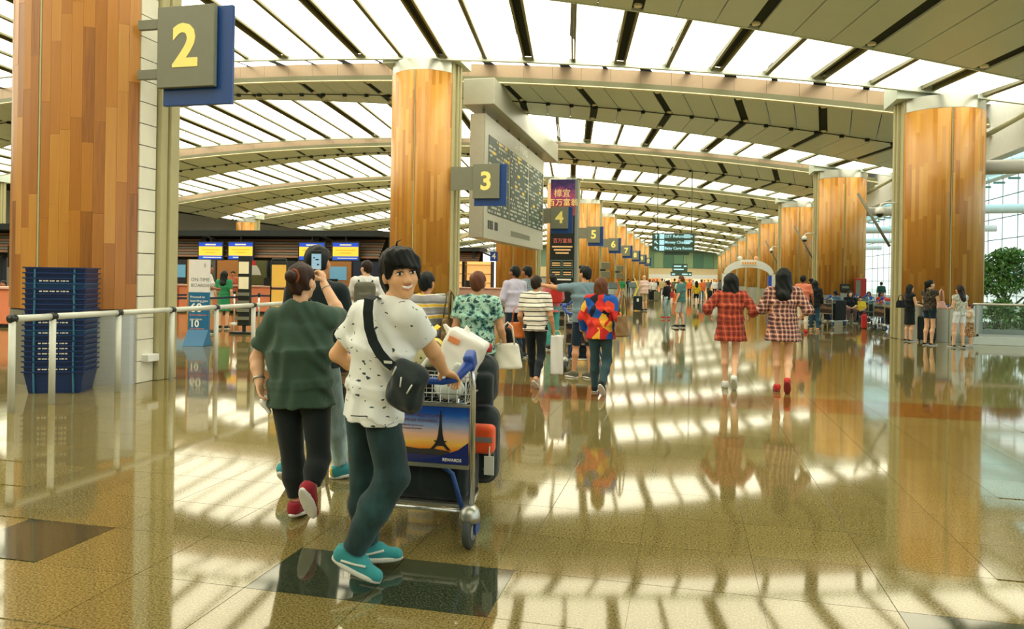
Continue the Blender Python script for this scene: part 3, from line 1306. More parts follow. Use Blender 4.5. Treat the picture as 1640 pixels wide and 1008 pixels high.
DEF = dict(pel=(0, 0, .93), che=(0, 0, 1.22), nec=(0, -.015, 1.42), hed=(0, .015, 1.575),
           shL=(-.175, -.01, 1.375), shR=(.175, -.01, 1.375),
           elL=(-.225, -.04, 1.10), wrL=(-.235, .05, .86), elR=(.225, -.04, 1.10), wrR=(.235, .05, .86),
           hiL=(-.09, 0, .89), hiR=(.09, 0, .89), knL=(-.095, .02, .49), knR=(.095, .02, .49),
           anL=(-.10, -.03, .085), anR=(.10, -.03, .085))
STRIDE_R = dict(knR=(.09, .13, .50), anR=(.09, .22, .095), knL=(-.09, .03, .47), anL=(-.085, -.24, .15), fpL=-38, fpR=8)
STRIDE_L = dict(knL=(-.09, .13, .50), anL=(-.09, .22, .095), knR=(.09, .03, .47), anR=(.085, -.24, .15), fpR=-38, fpL=8)
PUSH = dict(elL=(-.24, .02, 1.12), wrL=(-.2, .26, 1.03), elR=(.24, .02, 1.12), wrR=(.2, .26, 1.03))
FOLD = dict(elL=(-.25, .02, 1.12), wrL=(-.06, .2, 1.08), elR=(.25, .02, 1.12), wrR=(.06, .2, 1.08))
SIT = dict(pel=(0, 0, .50), che=(0, .02, .80), nec=(0, .0, 1.0), hed=(0, .04, 1.15), shL=(-.175, 0, .955), shR=(.175, 0, .955),
           elL=(-.23, .06, .70), wrL=(-.1, .28, .62), elR=(.23, .06, .70), wrR=(.1, .28, .62),
           hiL=(-.09, .02, .49), hiR=(.09, .02, .49), knL=(-.12, .42, .50), knR=(.12, .42, .50), anL=(-.12, .40, .09), anR=(.12, .40, .09))


def hand(sd, w, dr, across, curl, s, inward, thumb_side=1, spread=1.0):
    """palm and five fingers; dr points from the wrist to the knuckles, inward is the palm side"""
    w = np.array(w); dr = np.array(dr, float); dr /= np.linalg.norm(dr)
    ac = np.array(across, float); ac -= dr * (ac @ dr); ac /= np.linalg.norm(ac)
    inn = np.array(inward, float); inn -= dr * (inn @ dr); inn -= ac * (inn @ ac); inn /= max(1e-6, np.linalg.norm(inn))
    R = np.stack([ac, dr, inn], axis=1)
    sd.ell(w + dr * .048 * s, (.040 * s, .054 * s, .017 * s), R, k=.014 * s)
    for i, (o, L) in enumerate(((-.031, .058), (-.0105, .070), (.0105, .078), (.031, .070))):
        base = w + dr * .085 * s + ac * o * s * spread * -thumb_side
        a1, a2, a3 = curl * .75, curl * 1.7, curl * 2.35
        p1 = base + (dr * math.cos(a1) + inn * math.sin(a1)) * L * .5 * s
        p2 = p1 + (dr * math.cos(a2) + inn * math.sin(a2)) * L * .35 * s
        p3 = p2 + (dr * math.cos(a3) + inn * math.sin(a3)) * L * .25 * s
        sd.cone(base - dr * .02 * s, p1, .0105 * s, .0095 * s, k=.004 * s)
        sd.cone(p1, p2, .0095 * s, .0088 * s, k=.002 * s)
        sd.cone(p2, p3, .0088 * s, .0078 * s, k=.002 * s)
    tb = w + dr * .028 * s + ac * .03 * s * thumb_side
    t1 = tb + (dr * .6 + ac * .65 * thumb_side + inn * .45 * (0.4 + curl)) * .038 * s
    t2 = t1 + (dr * .8 + ac * .1 * thumb_side + inn * .5 * (0.4 + curl)) * .03 * s
    sd.cone(tb, t1, .0135 * s, .0115 * s, k=.008 * s)
    sd.cone(t1, t2, .0115 * s, .009 * s, k=.003 * s)


def head_sdf(sd, c, R, s, female=False, fine=False):
    Rn = npR(R)
    def P(x, y, z):
        return np.array(c) + Rn @ np.array((x, y, z)) * s
    sd.ell(P(0, -.012, .028), (.074 * s, .092 * s, .088 * s), Rn, k=.02 * s)
    sd.ell(P(0, .022, -.028), (.062 * s, .066 * s, .082 * s), Rn, k=.03 * s)
    sd.ell(P(0, .058, -.088), (.027 * s, .025 * s, .024 * s), Rn, k=.035 * s)
    sd.cone(P(0, .086, .010), P(0, .104, -.024), .008 * s, .012 * s, k=.014 * s)
    for x in (-1, 1):
        sd.ell(P(x * .075, -.012, -.008), (.012 * s, .022 * s, .033 * s), Rn, k=.008 * s)
        sd.ell(P(x * .04, .052, -.025), (.022 * s, .022 * s, .02 * s), Rn, k=.03 * s)
        if fine:
            sd.cone(P(x * .012, .1, -.028), P(x * .014, .098, -.03), .0085 * s, .008 * s, k=.008 * s)
            sd.ell(P(x * .033, .089, .013), (.021 * s, .014 * s, .0105 * s), Rn, k=.012 * s, op=-1)
    if not fine:
        for x in (-1, 1):
            sd.ell(P(x * .032, .092, .012), (.018 * s, .012 * s, .010 * s), Rn, k=.012 * s, op=-1)
        sd.ell(P(0, .09, -.056), (.022 * s, .012 * s, .007 * s), Rn, k=.01 * s)
    return P


def hair(style, c, R, s, vox):
    Rn = npR(R)
    sd = SDF(vox)
    def P(x, y, z):
        return np.array(c) + Rn @ np.array((x, y, z)) * s
    sd.ell(P(0, -.018, .036), (.087 * s, .101 * s, .095 * s), Rn, k=.02 * s)
    if style in ('short', 'quiff', 'bun', 'pony', 'crop'):
        sd.ell(P(0, -.045, -.02), (.074 * s, .066 * s, .085 * s), Rn, k=.03 * s)
    if style == 'quiff':
        sd.ell(P(0, .055, .105), (.06 * s, .05 * s, .035 * s), Rn, k=.03 * s)
    if style == 'bun':
        sd.ell(P(0, -.125, .035), (.042 * s, .034 * s, .042 * s), Rn, k=.012 * s)
    if style == 'pony':
        sd.ell(P(0, -.115, .05), (.03 * s, .03 * s, .03 * s), Rn, k=.02 * s)
        sd.cone(P(0, -.125, .04), P(0, -.135, -.24), .034 * s, .014 * s, k=.02 * s)
    if style == 'bob':
        for x in (-1, 1):
            sd.cone(P(x * .058, -.03, .02), P(x * .07, -.03, -.115), .047 * s, .036 * s, k=.03 * s)
        sd.cone(P(0, -.055, .0), P(0, -.06, -.125), .07 * s, .055 * s, k=.03 * s)
    if style == 'longbob':
        for x in (-1, 1):
            sd.cone(P(x * .06, -.03, .02), P(x * .075, -.05, -.15), .045 * s, .04 * s, k=.04 * s)
        sd.tube(P(0, -.055, .03), P(0, -.075, -.22), (.09 * s, .06 * s), (.108 * s, .048 * s), u=Rn[:, 0], k=.03 * s, cap=.02 * s)
    if style == 'long':
        for x in (-1, 1):
            sd.cone(P(x * .06, -.03, .02), P(x * .07, -.07, -.2), .045 * s, .04 * s, k=.04 * s)
        sd.tube(P(0, -.06, .03), P(0, -.115, -.30), (.088 * s, .06 * s), (.085 * s, .036 * s), u=Rn[:, 0], k=.04 * s, cap=.025 * s)
        sd.cone(P(.02, -.115, -.26), P(.035, -.115, -.42), .05 * s, .014 * s, k=.05 * s)
        sd.cone(P(-.03, -.115, -.24), P(-.04, -.12, -.37), .045 * s, .014 * s, k=.05 * s)
    # clear the face
    if style in ('bob', 'long', 'longbob'):
        sd.ell(P(0, .105, -.03), (.066 * s, .10 * s, .105 * s), Rn, k=.015 * s, op=-1)
    else:
        sd.ell(P(0, .115, -.045), (.12 * s, .105 * s, .115 * s), Rn, k=.015 * s, op=-1)
        sd.box(P(0, .06, -.14), (.2 * s, .13 * s, .085 * s), .01, Rn, k=.01 * s, op=-1)
        for x in (-1, 1):
            sd.ell(P(x * .09, .0, -.02), (.028 * s, .034 * s, .045 * s), Rn, k=.01 * s, op=-1)
    me = sd.mesh('hair', wrinkle=lambda X, Y, Z: 0.005 * s * np.sin(75 * X + 5 * np.sin(9 * Z)) * np.cos(40 * Y + 5 * Z))
    return me


def foot_frame(an, yaw, pitch):
    R = Matrix.Rotation(yaw, 3, 'Z') @ Matrix.Rotation(math.radians(pitch), 3, 'X')
    return R


def shoe(root, an, yaw, pitch, s, vox, mat, sole_mat, style='shoe'):
    R = foot_frame(an, yaw, pitch); Rn = npR(R)
    def P(x, y, z):
        return np.array(an) + Rn @ np.array((x, y, z)) * s
    down = Rn @ np.array((0, 0, -1.0))
    sd = SDF(vox)
    if style == 'flat':
        sd.cone(P(0, -.05, -.055), P(0, .135, -.065), .036 * s, .03 * s, k=.01)
        sd.cut(P(0, 0, -.028), Rn @ np.array((0, .25, .97)))
    else:
        sd.cone(P(0, -.045, -.04), P(0, .15, -.056), .044 * s, .036 * s, k=.02)
        sd.cone(P(0, -.035, -.005), P(0, .06, -.03), .046 * s, .042 * s, k=.02)
        sd.cut(P(0, 0, .022), Rn @ np.array((0, -.25, .97)))
    sd.cut(P(0, 0, -.068), down)
    me = sd.mesh('shoe')
    o = link('shoe', me, root, mat)
    so = SDF(min(vox, .011))
    so.tube(P(0, .05, -.085), P(0, .05, -.062 + (.0 if style == 'flat' else .004)), (.047 * s, .135 * s), (.049 * s, .138 * s), u=Rn[:, 0], k=.005, cap=.006)
    link('sole', so.mesh('sole'), o, sole_mat)
    return o


def person(label, pos, rot=0.0, H=1.7, vox=.014, J=None, top=None, bottom=None, shoes=None, hairs=('short', None), skin=None,
           w=1.0, group=None, fem=False, fine=False, absj=False, name='person', hands=True, hipw=None, curl=(.45, .45), sole=None, shoe_style='shoe', extra=None):
    s = H / 1.7
    J = dict(J or {})
    root = thing(name, label, 'person', (pos[0], pos[1], 0), math.radians(rot), group)
    def g(k):
        v = J.get(k, DEF[k])
        f = 1.0 if (absj and k in J) else s
        return np.array(v, float) * f
    j = {k: g(k) for k in DEF}
    skin = skin or SKIN
    ys = math.radians(J.get('ys', 0)); yp = math.radians(J.get('yp', 0))
    RH = Matrix.Rotation(math.radians(J.get('yh', 0)), 3, 'Z') @ Matrix.Rotation(math.radians(J.get('rh', 0)), 3, 'Y') @ Matrix.Rotation(math.radians(J.get('ph', 0)), 3, 'X')
    us = np.array((math.cos(ys), math.sin(ys), 0)); up = np.array((math.cos(yp), math.sin(yp), 0))
    hw = hipw or (1.06 if fem else 1.0)
    # ---- skin
    sd = SDF(vox)
    P = head_sdf(sd, j['hed'], RH, s, fem, fine)
    sd.cone(j['nec'] - (0, 0, .03 * s), j['hed'] + npR(RH) @ np.array((0, -.02, -.06)) * s, .056 * s * (.9 if fem else 1), .05 * s * (.9 if fem else 1), k=.02 * s)
    sd.cone(j['pel'], j['che'], .06 * s, .06 * s, k=.03)
    sd.cone(j['che'], j['nec'] - (0, 0, .05 * s), .06 * s, .045 * s, k=.03)
    sd.cone(j['shL'], j['shR'], .036 * s, .036 * s, k=.02)
    am = w ** .5
    for sx, el, wr, sh in ((-1, 'elL', 'wrL', 'shL'), (1, 'elR', 'wrR', 'shR')):
        sd.cone(j[sh], j[el], .047 * s * am, .038 * s * am, k=.02)
        sd.cone(j[el], j[el] * .65 + j[wr] * .35, .037 * s * am, .039 * s * am, k=.02)
        sd.cone(j[el] * .65 + j[wr] * .35, j[wr], .038 * s * am, .0255 * s * am, k=.015)
        dr = j[wr] - j[el]
        hd = J.get('hd' + 'LR'[sx > 0])
        if hd is not None:
            dr = np.array(hd, float)
        ac = J.get('ha' + 'LR'[sx > 0])
        inn = J.get('hi_' + 'LR'[sx > 0])
        lat = np.array((-sx, 0, 0), float)
        if ac is None:
            ac = np.cross(dr, lat)
            if ac[1] < 0:
                ac = -ac
        if inn is None:
            inn = lat
        if hands:
            hand(sd, j[wr], dr, ac, curl[sx > 0], s * (.93 if fem else 1), inn, J.get('ts' + 'LR'[sx > 0], 1))
        else:
            dn = dr / np.linalg.norm(dr)
            sd.cone(j[wr], j[wr] + dn * .09 * s, .03 * s, .026 * s, k=.02)
            sd.cone(j[wr] + dn * .09 * s, j[wr] + dn * .16 * s, .024 * s, .014 * s, k=.01)
    bt = bottom[0] if bottom else None
    legs_bare = bt in ('shorts', 'skirt', 'dress', None)
    lm = w ** .4
    lb_ = lm if legs_bare else lm * .72
    for a, b, c_ in (('hiL', 'knL', 'anL'), ('hiR', 'knR', 'anR')):
        sd.cone(j[a], j[b], .072 * s * lb_, .051 * s * lb_, k=.02)
        mid = j[b] * .68 + j[c_] * .32
        back = np.array((math.sin(yp), -math.cos(yp), 0)) * .018 * s
        sd.cone(j[b], mid + back, .05 * s * lb_, .052 * s * lb_, k=.03)
        sd.cone(mid + back, j[c_], .051 * s * lb_, .031 * s, k=.03)
        sd.cone(j[c_], j[c_] + (0, 0, -.03 * s), .033 * s, .034 * s, k=.02)
    bd = link('body', sd.mesh('body'), root, skin)
    # ---- top
    if top:
        tm = top['mat']; sl = top.get('sleeve', .5); hem = top.get('hem', .84) * s; lo = top.get('loose', 1.0); fl_ = top.get('flare', 1.0)
        sd = SDF(vox)
        ch = j['che']; pl = j['pel']
        ax = (pl - ch) / np.linalg.norm(pl - ch)
        hemp = pl + np.array((0, 0, hem - .93 * s)) + ax * 0
        rx = .166 * s * w * (1 if not fem else .96); ry = .118 * s * w
        sd.tube(hemp, pl + (ch - pl) * .35, (rx * 1.02 * lo * hw * fl_, ry * 1.04 * lo * hw * fl_), (rx * .95 * lo, ry * .98 * lo), u=up, k=.03, ripple=(.05 * fl_, 7, 1.3, True) if fl_ > 1.1 else (.025, 9, .7, True))
        sd.tube(pl + (ch - pl) * .3, ch, (rx * .95 * lo, ry * .98 * lo), (rx * 1.06 * lo ** .5, ry * 1.04 * lo ** .5), u=(up + us), k=.05)
        up2 = (j['shL'] + j['shR']) / 2
        sd.tube(ch - (up2 - ch) * .08, up2 + (0, 0, -.03 * s), (rx * 1.06 * lo ** .5, ry * 1.04 * lo ** .5), (rx * 1.0, ry * .9), u=us, k=.08, cap=.04)
        sd.cone(j['shL'] + (0, 0, .002), j['nec'] + (0, 0, -.03 * s), .058 * s * am, .07 * s, k=.09)
        sd.cone(j['shR'] + (0, 0, .002), j['nec'] + (0, 0, -.03 * s), .058 * s * am, .07 * s, k=.09)
        if fem and not top.get('flat'):
            for x in (-1, 1):
                c0 = ch + np.array((us[0] * x * .07 - us[1] * .09, us[1] * x * .07 + us[0] * .09, .02)) * s
                sd.ell(c0, (.065 * s, .055 * s, .06 * s), k=.04)
        for sh, el, wr in (('shL', 'elL', 'wrL'), ('shR', 'elR', 'wrR')):
            sw = top.get('sleeve_w', 1.0)
            if sl <= 0:
                continue
            if sl <= .5:
                f = sl / .5
                e = j[sh] + (j[el] - j[sh]) * f
                ax_ = (j[el] - j[sh]) / np.linalg.norm(j[el] - j[sh])
                sd.cone(j[sh], e + ax_ * .05, .066 * s * am * (1 + (sw - 1) * .5), .060 * s * am * sw, k=.03, cuts=((e, ax_),))
            else:
                f = (sl - .5) / .5
                e = j[el] + (j[wr] - j[el]) * f
                ax_ = (j[wr] - j[el]) / np.linalg.norm(j[wr] - j[el])
                sd.cone(j[sh], j[el], .062 * s * am * (1 + (sw - 1) * .2), .056 * s * am * sw, k=.03)
                sd.cone(j[el], e + ax_ * .05, .054 * s * am * sw, .046 * s * am * sw, k=.02, cuts=((e, ax_),))
        sd.cone(j['nec'] + (0, 0, .045 * s), j['nec'] + (0, 0, .14 * s) + npR(RH) @ np.array((0, .02, 0)), .062 * s, .06 * s, k=.008, op=-1) if top.get('collar') is None else None
        am_ = top.get('wrinkle', .004)
        def wr_(X, Y, Z):
            return am_ * np.sin(34 * Z + 9 * X + 6 * np.sin(13 * X + 4 * Z)) * np.sin(11 * X + 17 * Y + 5 * Z)
        link('shirt' if bt != 'dress' else 'dress', sd.mesh('shirt', wr_ if vox < .02 else None), root, tm)
        if top.get('collar') is not None:
            sd = SDF(min(vox, .01))
            sd.tube(j['nec'] - (0, .0, .02 * s), j['nec'] + (0, .0, .04 * s) + npR(RH) @ np.array((0, 0.0, 0)), (.074 * s, .072 * s), (.064 * s, .066 * s), u=us, k=.01, cap=.008)
            link('collar', sd.mesh('collar'), root, top['collar'])
    # ---- bottom
    if bottom:
        bm_, hemz = bottom[1], bottom[2] * s
        lo = bottom[3] if len(bottom) > 3 else 1.0
        sd = SDF(vox)
        rx = .158 * s * w * hw; ry = .115 * s * w * (1.08 if fem else 1)
        pl = j['pel']
        if bt in ('skirt', 'dress'):
            dz = pl[2] - hemz
            sd.tube(pl + (0, 0, .12 * s), pl, (rx * .9, ry * .9), (rx * 1.0, ry * 1.02), u=up, k=.03)
            sd.tube(pl + (0, 0, .02), pl - (0, 0, dz), (rx * 1.0, ry * 1.02), (rx * lo, ry * lo * 1.15), u=up, k=.03, ripple=(.06, 8, .4, False) if lo > 1.1 else None)
        else:
            sd.tube(pl + (0, 0, .10 * s), pl - (0, 0, .04 * s), (rx * .94, ry * .92), (rx * 1.0, ry * 1.03), u=up, k=.04)
            for hp, kn, an in (('hiL', 'knL', 'anL'), ('hiR', 'knR', 'anR')):
                tl = .083 * s * w ** .6 * hw * (bottom[4] if len(bottom) > 4 else 1.0)
                if hemz >= .45 * s:
                    f = min(1.0, (j[hp][2] - hemz) / max(.05, (j[hp][2] - j[kn][2])))
                    e = j[hp] + (j[kn] - j[hp]) * f
                    axx = (j[kn] - j[hp]) / np.linalg.norm(j[kn] - j[hp])
                    sd.cone(j[hp], e + axx * .05, tl, .074 * s * lo * w ** .4, k=.04, cuts=((e, axx),))
                else:
                    f = 1 - (hemz - .085 * s) / (.49 * s - .085 * s)
                    e = j[kn] + (j[an] - j[kn]) * min(1.02, f)
                    axx = (j[an] - j[kn]) / np.linalg.norm(j[an] - j[kn])
                    back = np.array((math.sin(yp), -math.cos(yp), 0)) * .012 * s
                    sd.cone(j[hp], j[kn], tl, .062 * s * lo * lm, k=.04)
                    mid = (j[kn] * .6 + e * .4) + back
                    sd.cone(j[kn], mid, .061 * s * lo * lm, .06 * s * lo * lm, k=.03)
                    sd.cone(mid, e + axx * .05, .06 * s * lo * lm, .045 * s * lo, k=.03, cuts=((e, axx),))
        def wr2(X, Y, Z):
            return .0035 * np.sin(30 * Z + 14 * X + 5 * np.sin(10 * Y)) * np.sin(9 * Z + 20 * X)
        nm = {'trousers': 'trousers', 'shorts': 'shorts', 'skirt': 'skirt', 'dress': 'skirt', 'leggings': 'leggings'}[bt]
        link(nm, sd.mesh(nm, wr2 if (vox < .02 and bt == 'trousers') else None), root, bm_)
    # ---- shoes and hair
    for an, sgn, yk, pk in (('anL', -1, 'tyL', 'fpL'), ('anR', 1, 'tyR', 'fpR')):
        yaw = math.radians(J.get(yk, -sgn * 6)) + (0 if yk in J else yp)
        shoe(root, j[an], yaw, J.get(pk, 0), s, vox if vox > .02 else min(vox, .011), shoes or M_black, sole or M_white, shoe_style)
    if hairs and hairs[0]:
        link('hair', hair(hairs[0], j['hed'], RH, s, min(vox, .012) if vox < .02 else vox * .8), root, hairs[1] or H_BLACK)
    root['_h'] = H
    del root['_h']
    return root, j, RH
# ------------------------------------------------------------------ luggage trolley
M_adpanel = print_gradient('ad_sunset', [(0.0, C(40, 52, 110)), (0.16, C(60, 58, 96)), (0.24, C(236, 140, 40)), (0.36, C(248, 196, 90)), (0.5, C(240, 190, 160)), (0.66, C(150, 170, 210)), (0.85, C(30, 96, 190)), (1.0, C(14, 62, 158))], 1, noise_amt=0.12)
M_adother = print_gradient('ad_dark', [(0.0, C(70, 52, 44)), (0.4, C(30, 30, 34)), (0.6, C(150, 120, 90)), (0.8, C(40, 36, 40)), (1.0, C(16, 22, 40))], 1, noise_amt=0.8)


def make_trolley(label, pos, rz, ad=M_adother, group=None):
    t = thing('luggage_trolley', label, 'trolley', (pos[0], pos[1], 0), rz, group)
    W = 0.31
    hb = [(-W - .03, -.08, 1.06), (-W - .025, -.13, 1.03), (-W + .02, -.185, .96), (-W + .09, -.2, .945), (W - .09, -.2, .945), (W - .02, -.185, .96), (W + .025, -.13, 1.03), (W + .03, -.08, 1.06)]
    h = MB().tube(hb, [.03, .03, .021, .019, .019, .021, .03, .03], 10).build('handle', M_blue, t, smooth=True)
    for sx in (-1, 1):
        MB().box((sx * (W + .028), -.1, 1.05), (.03, .045, .05), Matrix.Rotation(.5, 3, 'X')).build('handle_cap', M_blue, h, bevel=.018)
        MB().tube([(sx * (W + .02), -.06, 1.02), (sx * (W + .02), -.01, .9), (sx * (W + .02), .0, .2)], .017, 10).build('post', M_chrome, t, smooth=True)
        f = MB().lathe([(.005, .075), (.03, .07), (.052, .045), (.06, .01), (.058, -.02)], 14, (sx * (W + .01), 0, .17)).build('wheel_housing', M_steel, t, smooth=True)
        whl = MB().tube([(sx * (W + .01) - .022, 0, .095), (sx * (W + .01) - .015, 0, .095), (sx * (W + .01) + .015, 0, .095), (sx * (W + .01) + .022, 0, .095)], [.08, .092, .092, .08], 22)
        wo = whl.build('wheel', M_rubber, t, smooth=True)
        MB().tube([(sx * (W + .01) - .026, 0, .095), (sx * (W + .01) + .026, 0, .095)], .048, 16).build('hub', M_concrete, wo, smooth=True)
        MB().box((sx * (W + .01) + .038, .02, .13), (.006, .045, .05)).build('wheel_cover', M_signblue, t, bevel=.01)
        MB().tube([(sx * W, 0, .2), (sx * W * .8, .4, .2), (sx * .1, .86, .2)], .016, 8).build('base_rail', M_chrome, t, smooth=True)
    MB().tube([(-W, 0, .2), (W, 0, .2)], .014, 8).build('axle_bar', M_chrome, t, smooth=True)
    MB().tube([(-.1, .86, .2), (0, .92, .2), (.1, .86, .2)], .016, 8).build('nose_rail', M_chrome, t, smooth=True)
    MB().prism([(-W, .06, .2), (W, .06, .2), (.1, .86, .2), (-.1, .86, .2)], (0, 0, .015)).build('platform', M_steel, t)
    fw = MB().tube([(-.02, .8, .06), (.02, .8, .06)], .058, 18).build('front_wheel', M_rubber, t, smooth=True)
    MB().box((0, .8, .13), (.03, .05, .06)).build('front_fork', M_signblue, t, bevel=.01)
    MB().tube([(-.27, .0, .2), (-.23, .02, .40), (-.18, .02, .445), (.14, .02, .445), (.21, .02, .40), (.28, .0, .2)], .014, 8).build('guard_bar', M_signblue, t, smooth=True)
    p = MB().box2((-W, -.008, .46), (W, .012, .775))
    me = p.mesh('advert_panel')
    uv_planar(me, (Vector((1, 0, 0)), 1 / (2 * W), .5), (Vector((0, 0, 1)), 1 / .315, -.46 / .315))
    ap = link('advert_panel', me, t, ad)
    MB().box2((-W, -.012, .435), (W, .014, .458)).build('panel_rail', M_steel, t)
    MB().box2((-W, -.012, .777), (W, .014, .79)).build('panel_rail', M_steel, t)
    b = MB()
    for z in (.80, .85, .95):
        e = .0 if z > .82 else .03
        b.tube([(-W + e, -.02, z), (-W + e, .16, z), (W - e, .16, z), (W - e, -.02, z)], .004, 5, closed=True)
    for i in range(13):
        x = -W + .02 + i * (2 * W - .04) / 12
        b.tube([(x, -.02, .95), (x, -.02, .80), (x, .16, .80), (x, .16, .95)], .003, 4)
    for sx in (-1, 1):
        for k in range(4):
            y = .01 + k * .04
            b.tube([(sx * W, y, .95), (sx * (W - .03), y, .80)], .003, 4)
    b.build('wire_basket', M_chrome, t)
    return t


tr0 = make_trolley('loaded luggage trolley with a sunset advert panel pushed by the man in white', (-1.47, 3.99), 0.0, M_adpanel)
ap0 = [c for c in tr0.children if c.name.startswith('advert_panel')][0]
tw = MB()
pr = [(.085, .0), (.05, .09), (.03, .18), (.018, .3), (.006, 1.0), (-.006, 1.0), (-.018, .3), (-.03, .18), (-.05, .09), (-.085, .0)]
HT = .225
base_z = .535
# two splayed legs, decks and the spire as one outline with an arch between the legs
out = [(.062, 0), (.04, .09), (.031, .15), (.022, .24), (.016, .34), (.008, .62), (.0035, .95), (0, 1.0), (-.0035, .95), (-.008, .62), (-.016, .34), (-.022, .24), (-.031, .15), (-.04, .09), (-.062, 0), (-.04, 0), (-.03, .05), (-.015, .085), (.015, .085), (.03, .05), (.04, 0)]
for ya, yb, wa, wb in ((0.0, .1, None, None),):
    pass
L_ = [(.062, 0), (.04, .1), (.018, .1), (.03, .05), (.04, 0)]
tw.prism([(.146 + x, -.0095, base_z + z * HT) for x, z in L_][::-1], (0, -.002, 0))
tw.prism([(.146 - x, -.0095, base_z + z * HT) for x, z in L_], (0, -.002, 0))
mid = [(.04, .1), (.028, .17), (.02, .26), (.013, .38), (.007, .65), (.003, .97), (-.003, .97), (-.007, .65), (-.013, .38), (-.02, .26), (-.028, .17), (-.04, .1)]
tw.prism([(.146 + x, -.0095, base_z + z * HT) for x, z in mid][::-1], (0, -.002, 0))
tw.prism([(.146 + x, -.0095, base_z + z * HT) for x, z in ((.036, .2), (.036, .225), (-.036, .225), (-.036, .2))][::-1], (0, -.003, 0))
tw.build('printed_tower', plain('print_dark', C(34, 34, 40), .5), ap0)
sk = MB().prism([(x, -.0095, z) for x, z in ((-.31, .512), (.2, .505), (.2, .53), (.1, .54), (.02, .535), (-.1, .545), (-.31, .55))], (0, -.001, 0))
sk.build('printed_skyline', plain('print_trees', C(52, 48, 44), .6), ap0)
sw = MB().prism([(x, -.0095, z) for x, z in ((-.05, .461), (.309, .461), (.309, .585), (.25, .54), (.16, .505), (.05, .475))], (0, -.0012, 0))
sw.build('printed_swoosh', plain('print_blue', C(22, 40, 110), .4), ap0)
M_adtxt = plain('print_mauve', C(110, 84, 110), .6)
text('lettering', 'WIN FREE FLIGHTS*', .026, M_adtxt, ap0, (-.062, -.0105, .722), align='LEFT', ext=.0006)
text('lettering', 'CHANGI REWARDS', .026, M_adtxt, ap0, (-.1, -.0105, .694), align='LEFT', ext=.0006)
text('lettering', 'changirewards.com for your', .0145, M_adtxt, ap0, (-.12, -.0105, .665), align='LEFT', ext=.0004)
text('lettering', 'trip and receive 50 points!', .0145, M_adtxt, ap0, (-.12, -.0105, .647), align='LEFT', ext=.0004)
text('lettering', 'REWARDS', .024, M_textw, ap0, (.215, -.0115, .482), ext=.0006, bold=.0004)


# ------------------------------------------------------------------ soft luggage
def soft(name, label, cat, loc, rz, build_fn, mat, vox=.012, wr=.003, group=None):
    t = thing(name, label, cat, loc, rz, group)
    sd = SDF(vox)
    build_fn(sd)
    link('shell', sd.mesh('shell', lambda X, Y, Z: wr * np.sin(31 * X + 17 * Z + 5 * np.sin(23 * Y)) * np.sin(27 * Z + 13 * Y)), t, mat)
    return t


def strap(parent, pts, w, mat, name='strap', nrm=None, th=.004):
    """flat webbing along a path"""
    pts = [Vector(p) for p in pts]
    mb = MB()
    vs = []
    for i, p in enumerate(pts):
        tg = (pts[min(i + 1, len(pts) - 1)] - pts[max(i - 1, 0)]).normalized()
        n = Vector(nrm[i] if isinstance(nrm, list) else nrm).normalized()
        sdv = tg.cross(n).normalized()
        n2 = sdv.cross(tg).normalized()
        for a, b in ((-1, -1), (1, -1), (1, 1), (-1, 1)):
            vs.append(p + sdv * a * w / 2 + n2 * b * th / 2)
    fs = []
    for i in range(len(pts) - 1):
        for k in range(4):
            k2 = (k + 1) % 4
            fs.append((4 * i + k, 4 * i + k2, 4 * i + 4 + k2, 4 * i + 4 + k))
    e = 4 * (len(pts) - 1)
    fs += [(3, 2, 1, 0), (e, e + 1, e + 2, e + 3)]
    mb.add(vs, fs)
    return mb.build(name, mat, parent, smooth=False)


CB_ = cloth('black_nylon', C(22, 36, 38), .7, .3)
CB2 = cloth('black_canvas', C(16, 30, 32), .8, .4)
TX0, TY0 = -1.47, 3.99
t = soft('duffel_bag', 'big black duffel bag lying on the trolley behind the guard bar', 'bag', (TX0, TY0 + .24, .216), 0,
         lambda s: (s.box((-.01, 0, .13), (.28, .17, .13), .06), s.box((.12, -.16, .14), (.12, .02, .08), .02)), CB2, .012)
MB().tube([(-.2, -.1, .25), (-.1, -.14, .29), (.05, -.14, .29), (.15, -.1, .25)], .012, 6).build('handle', CB2, t, smooth=True)
t = soft('backpack', 'black backpack standing lower of two on the trolley', 'backpack', (TX0 + .21, TY0 + .56, .216), .1,
         lambda s: (s.box((0, 0, .24), (.13, .11, .24), .08), s.box((.02, -.11, .17), (.095, .05, .13), .045)), CB_, .011)
MB().tube([(.06, -.172, .12), (.1, -.165, .2), (.11, -.155, .28)], .004, 5).build('zip', M_steel, t)
t2 = thing('orange_pouch', 'orange pouch strapped beside the trolley post', 'bag', (TX0 + .29, TY0 + .32, .48))
sd = SDF(.009); sd.box((0, 0, .06), (.085, .05, .085), .03)
link('shell', sd.mesh('shell'), t2, cloth('orange_nylon', C(226, 84, 36), .6, .2))
MB().box2((-.084, -.056, .05), (.084, -.05, .08)).build('strap', M_textgrey, t2)
t2 = thing('luggage_tag', 'pale luggage tag hanging on the side of the trolley load', 'tag', (TX0 + .36, TY0 + .25, .34))
MB().box((0, 0, .06), (.03, .004, .055)).build('card', M_rail, t2, bevel=.003)
MB().tube([(0, 0, .11), (0, .01, .17)], .004, 5).build('loop', M_rail, t2)
t = soft('backpack', 'black rounded backpack on top of another backpack on the trolley', 'backpack', (TX0 + .20, TY0 + .55, .71), .1,
         lambda s: (s.box((0, 0, .15), (.13, .11, .155), .09), s.box((.02, -.1, .11), (.095, .045, .1), .04)), CB_, .011)
MB().tube([(-.04, 0, .29), (-.03, 0, .33), (.03, 0, .33), (.04, 0, .29)], .009, 6).build('grab_handle', CB2, t, smooth=True)
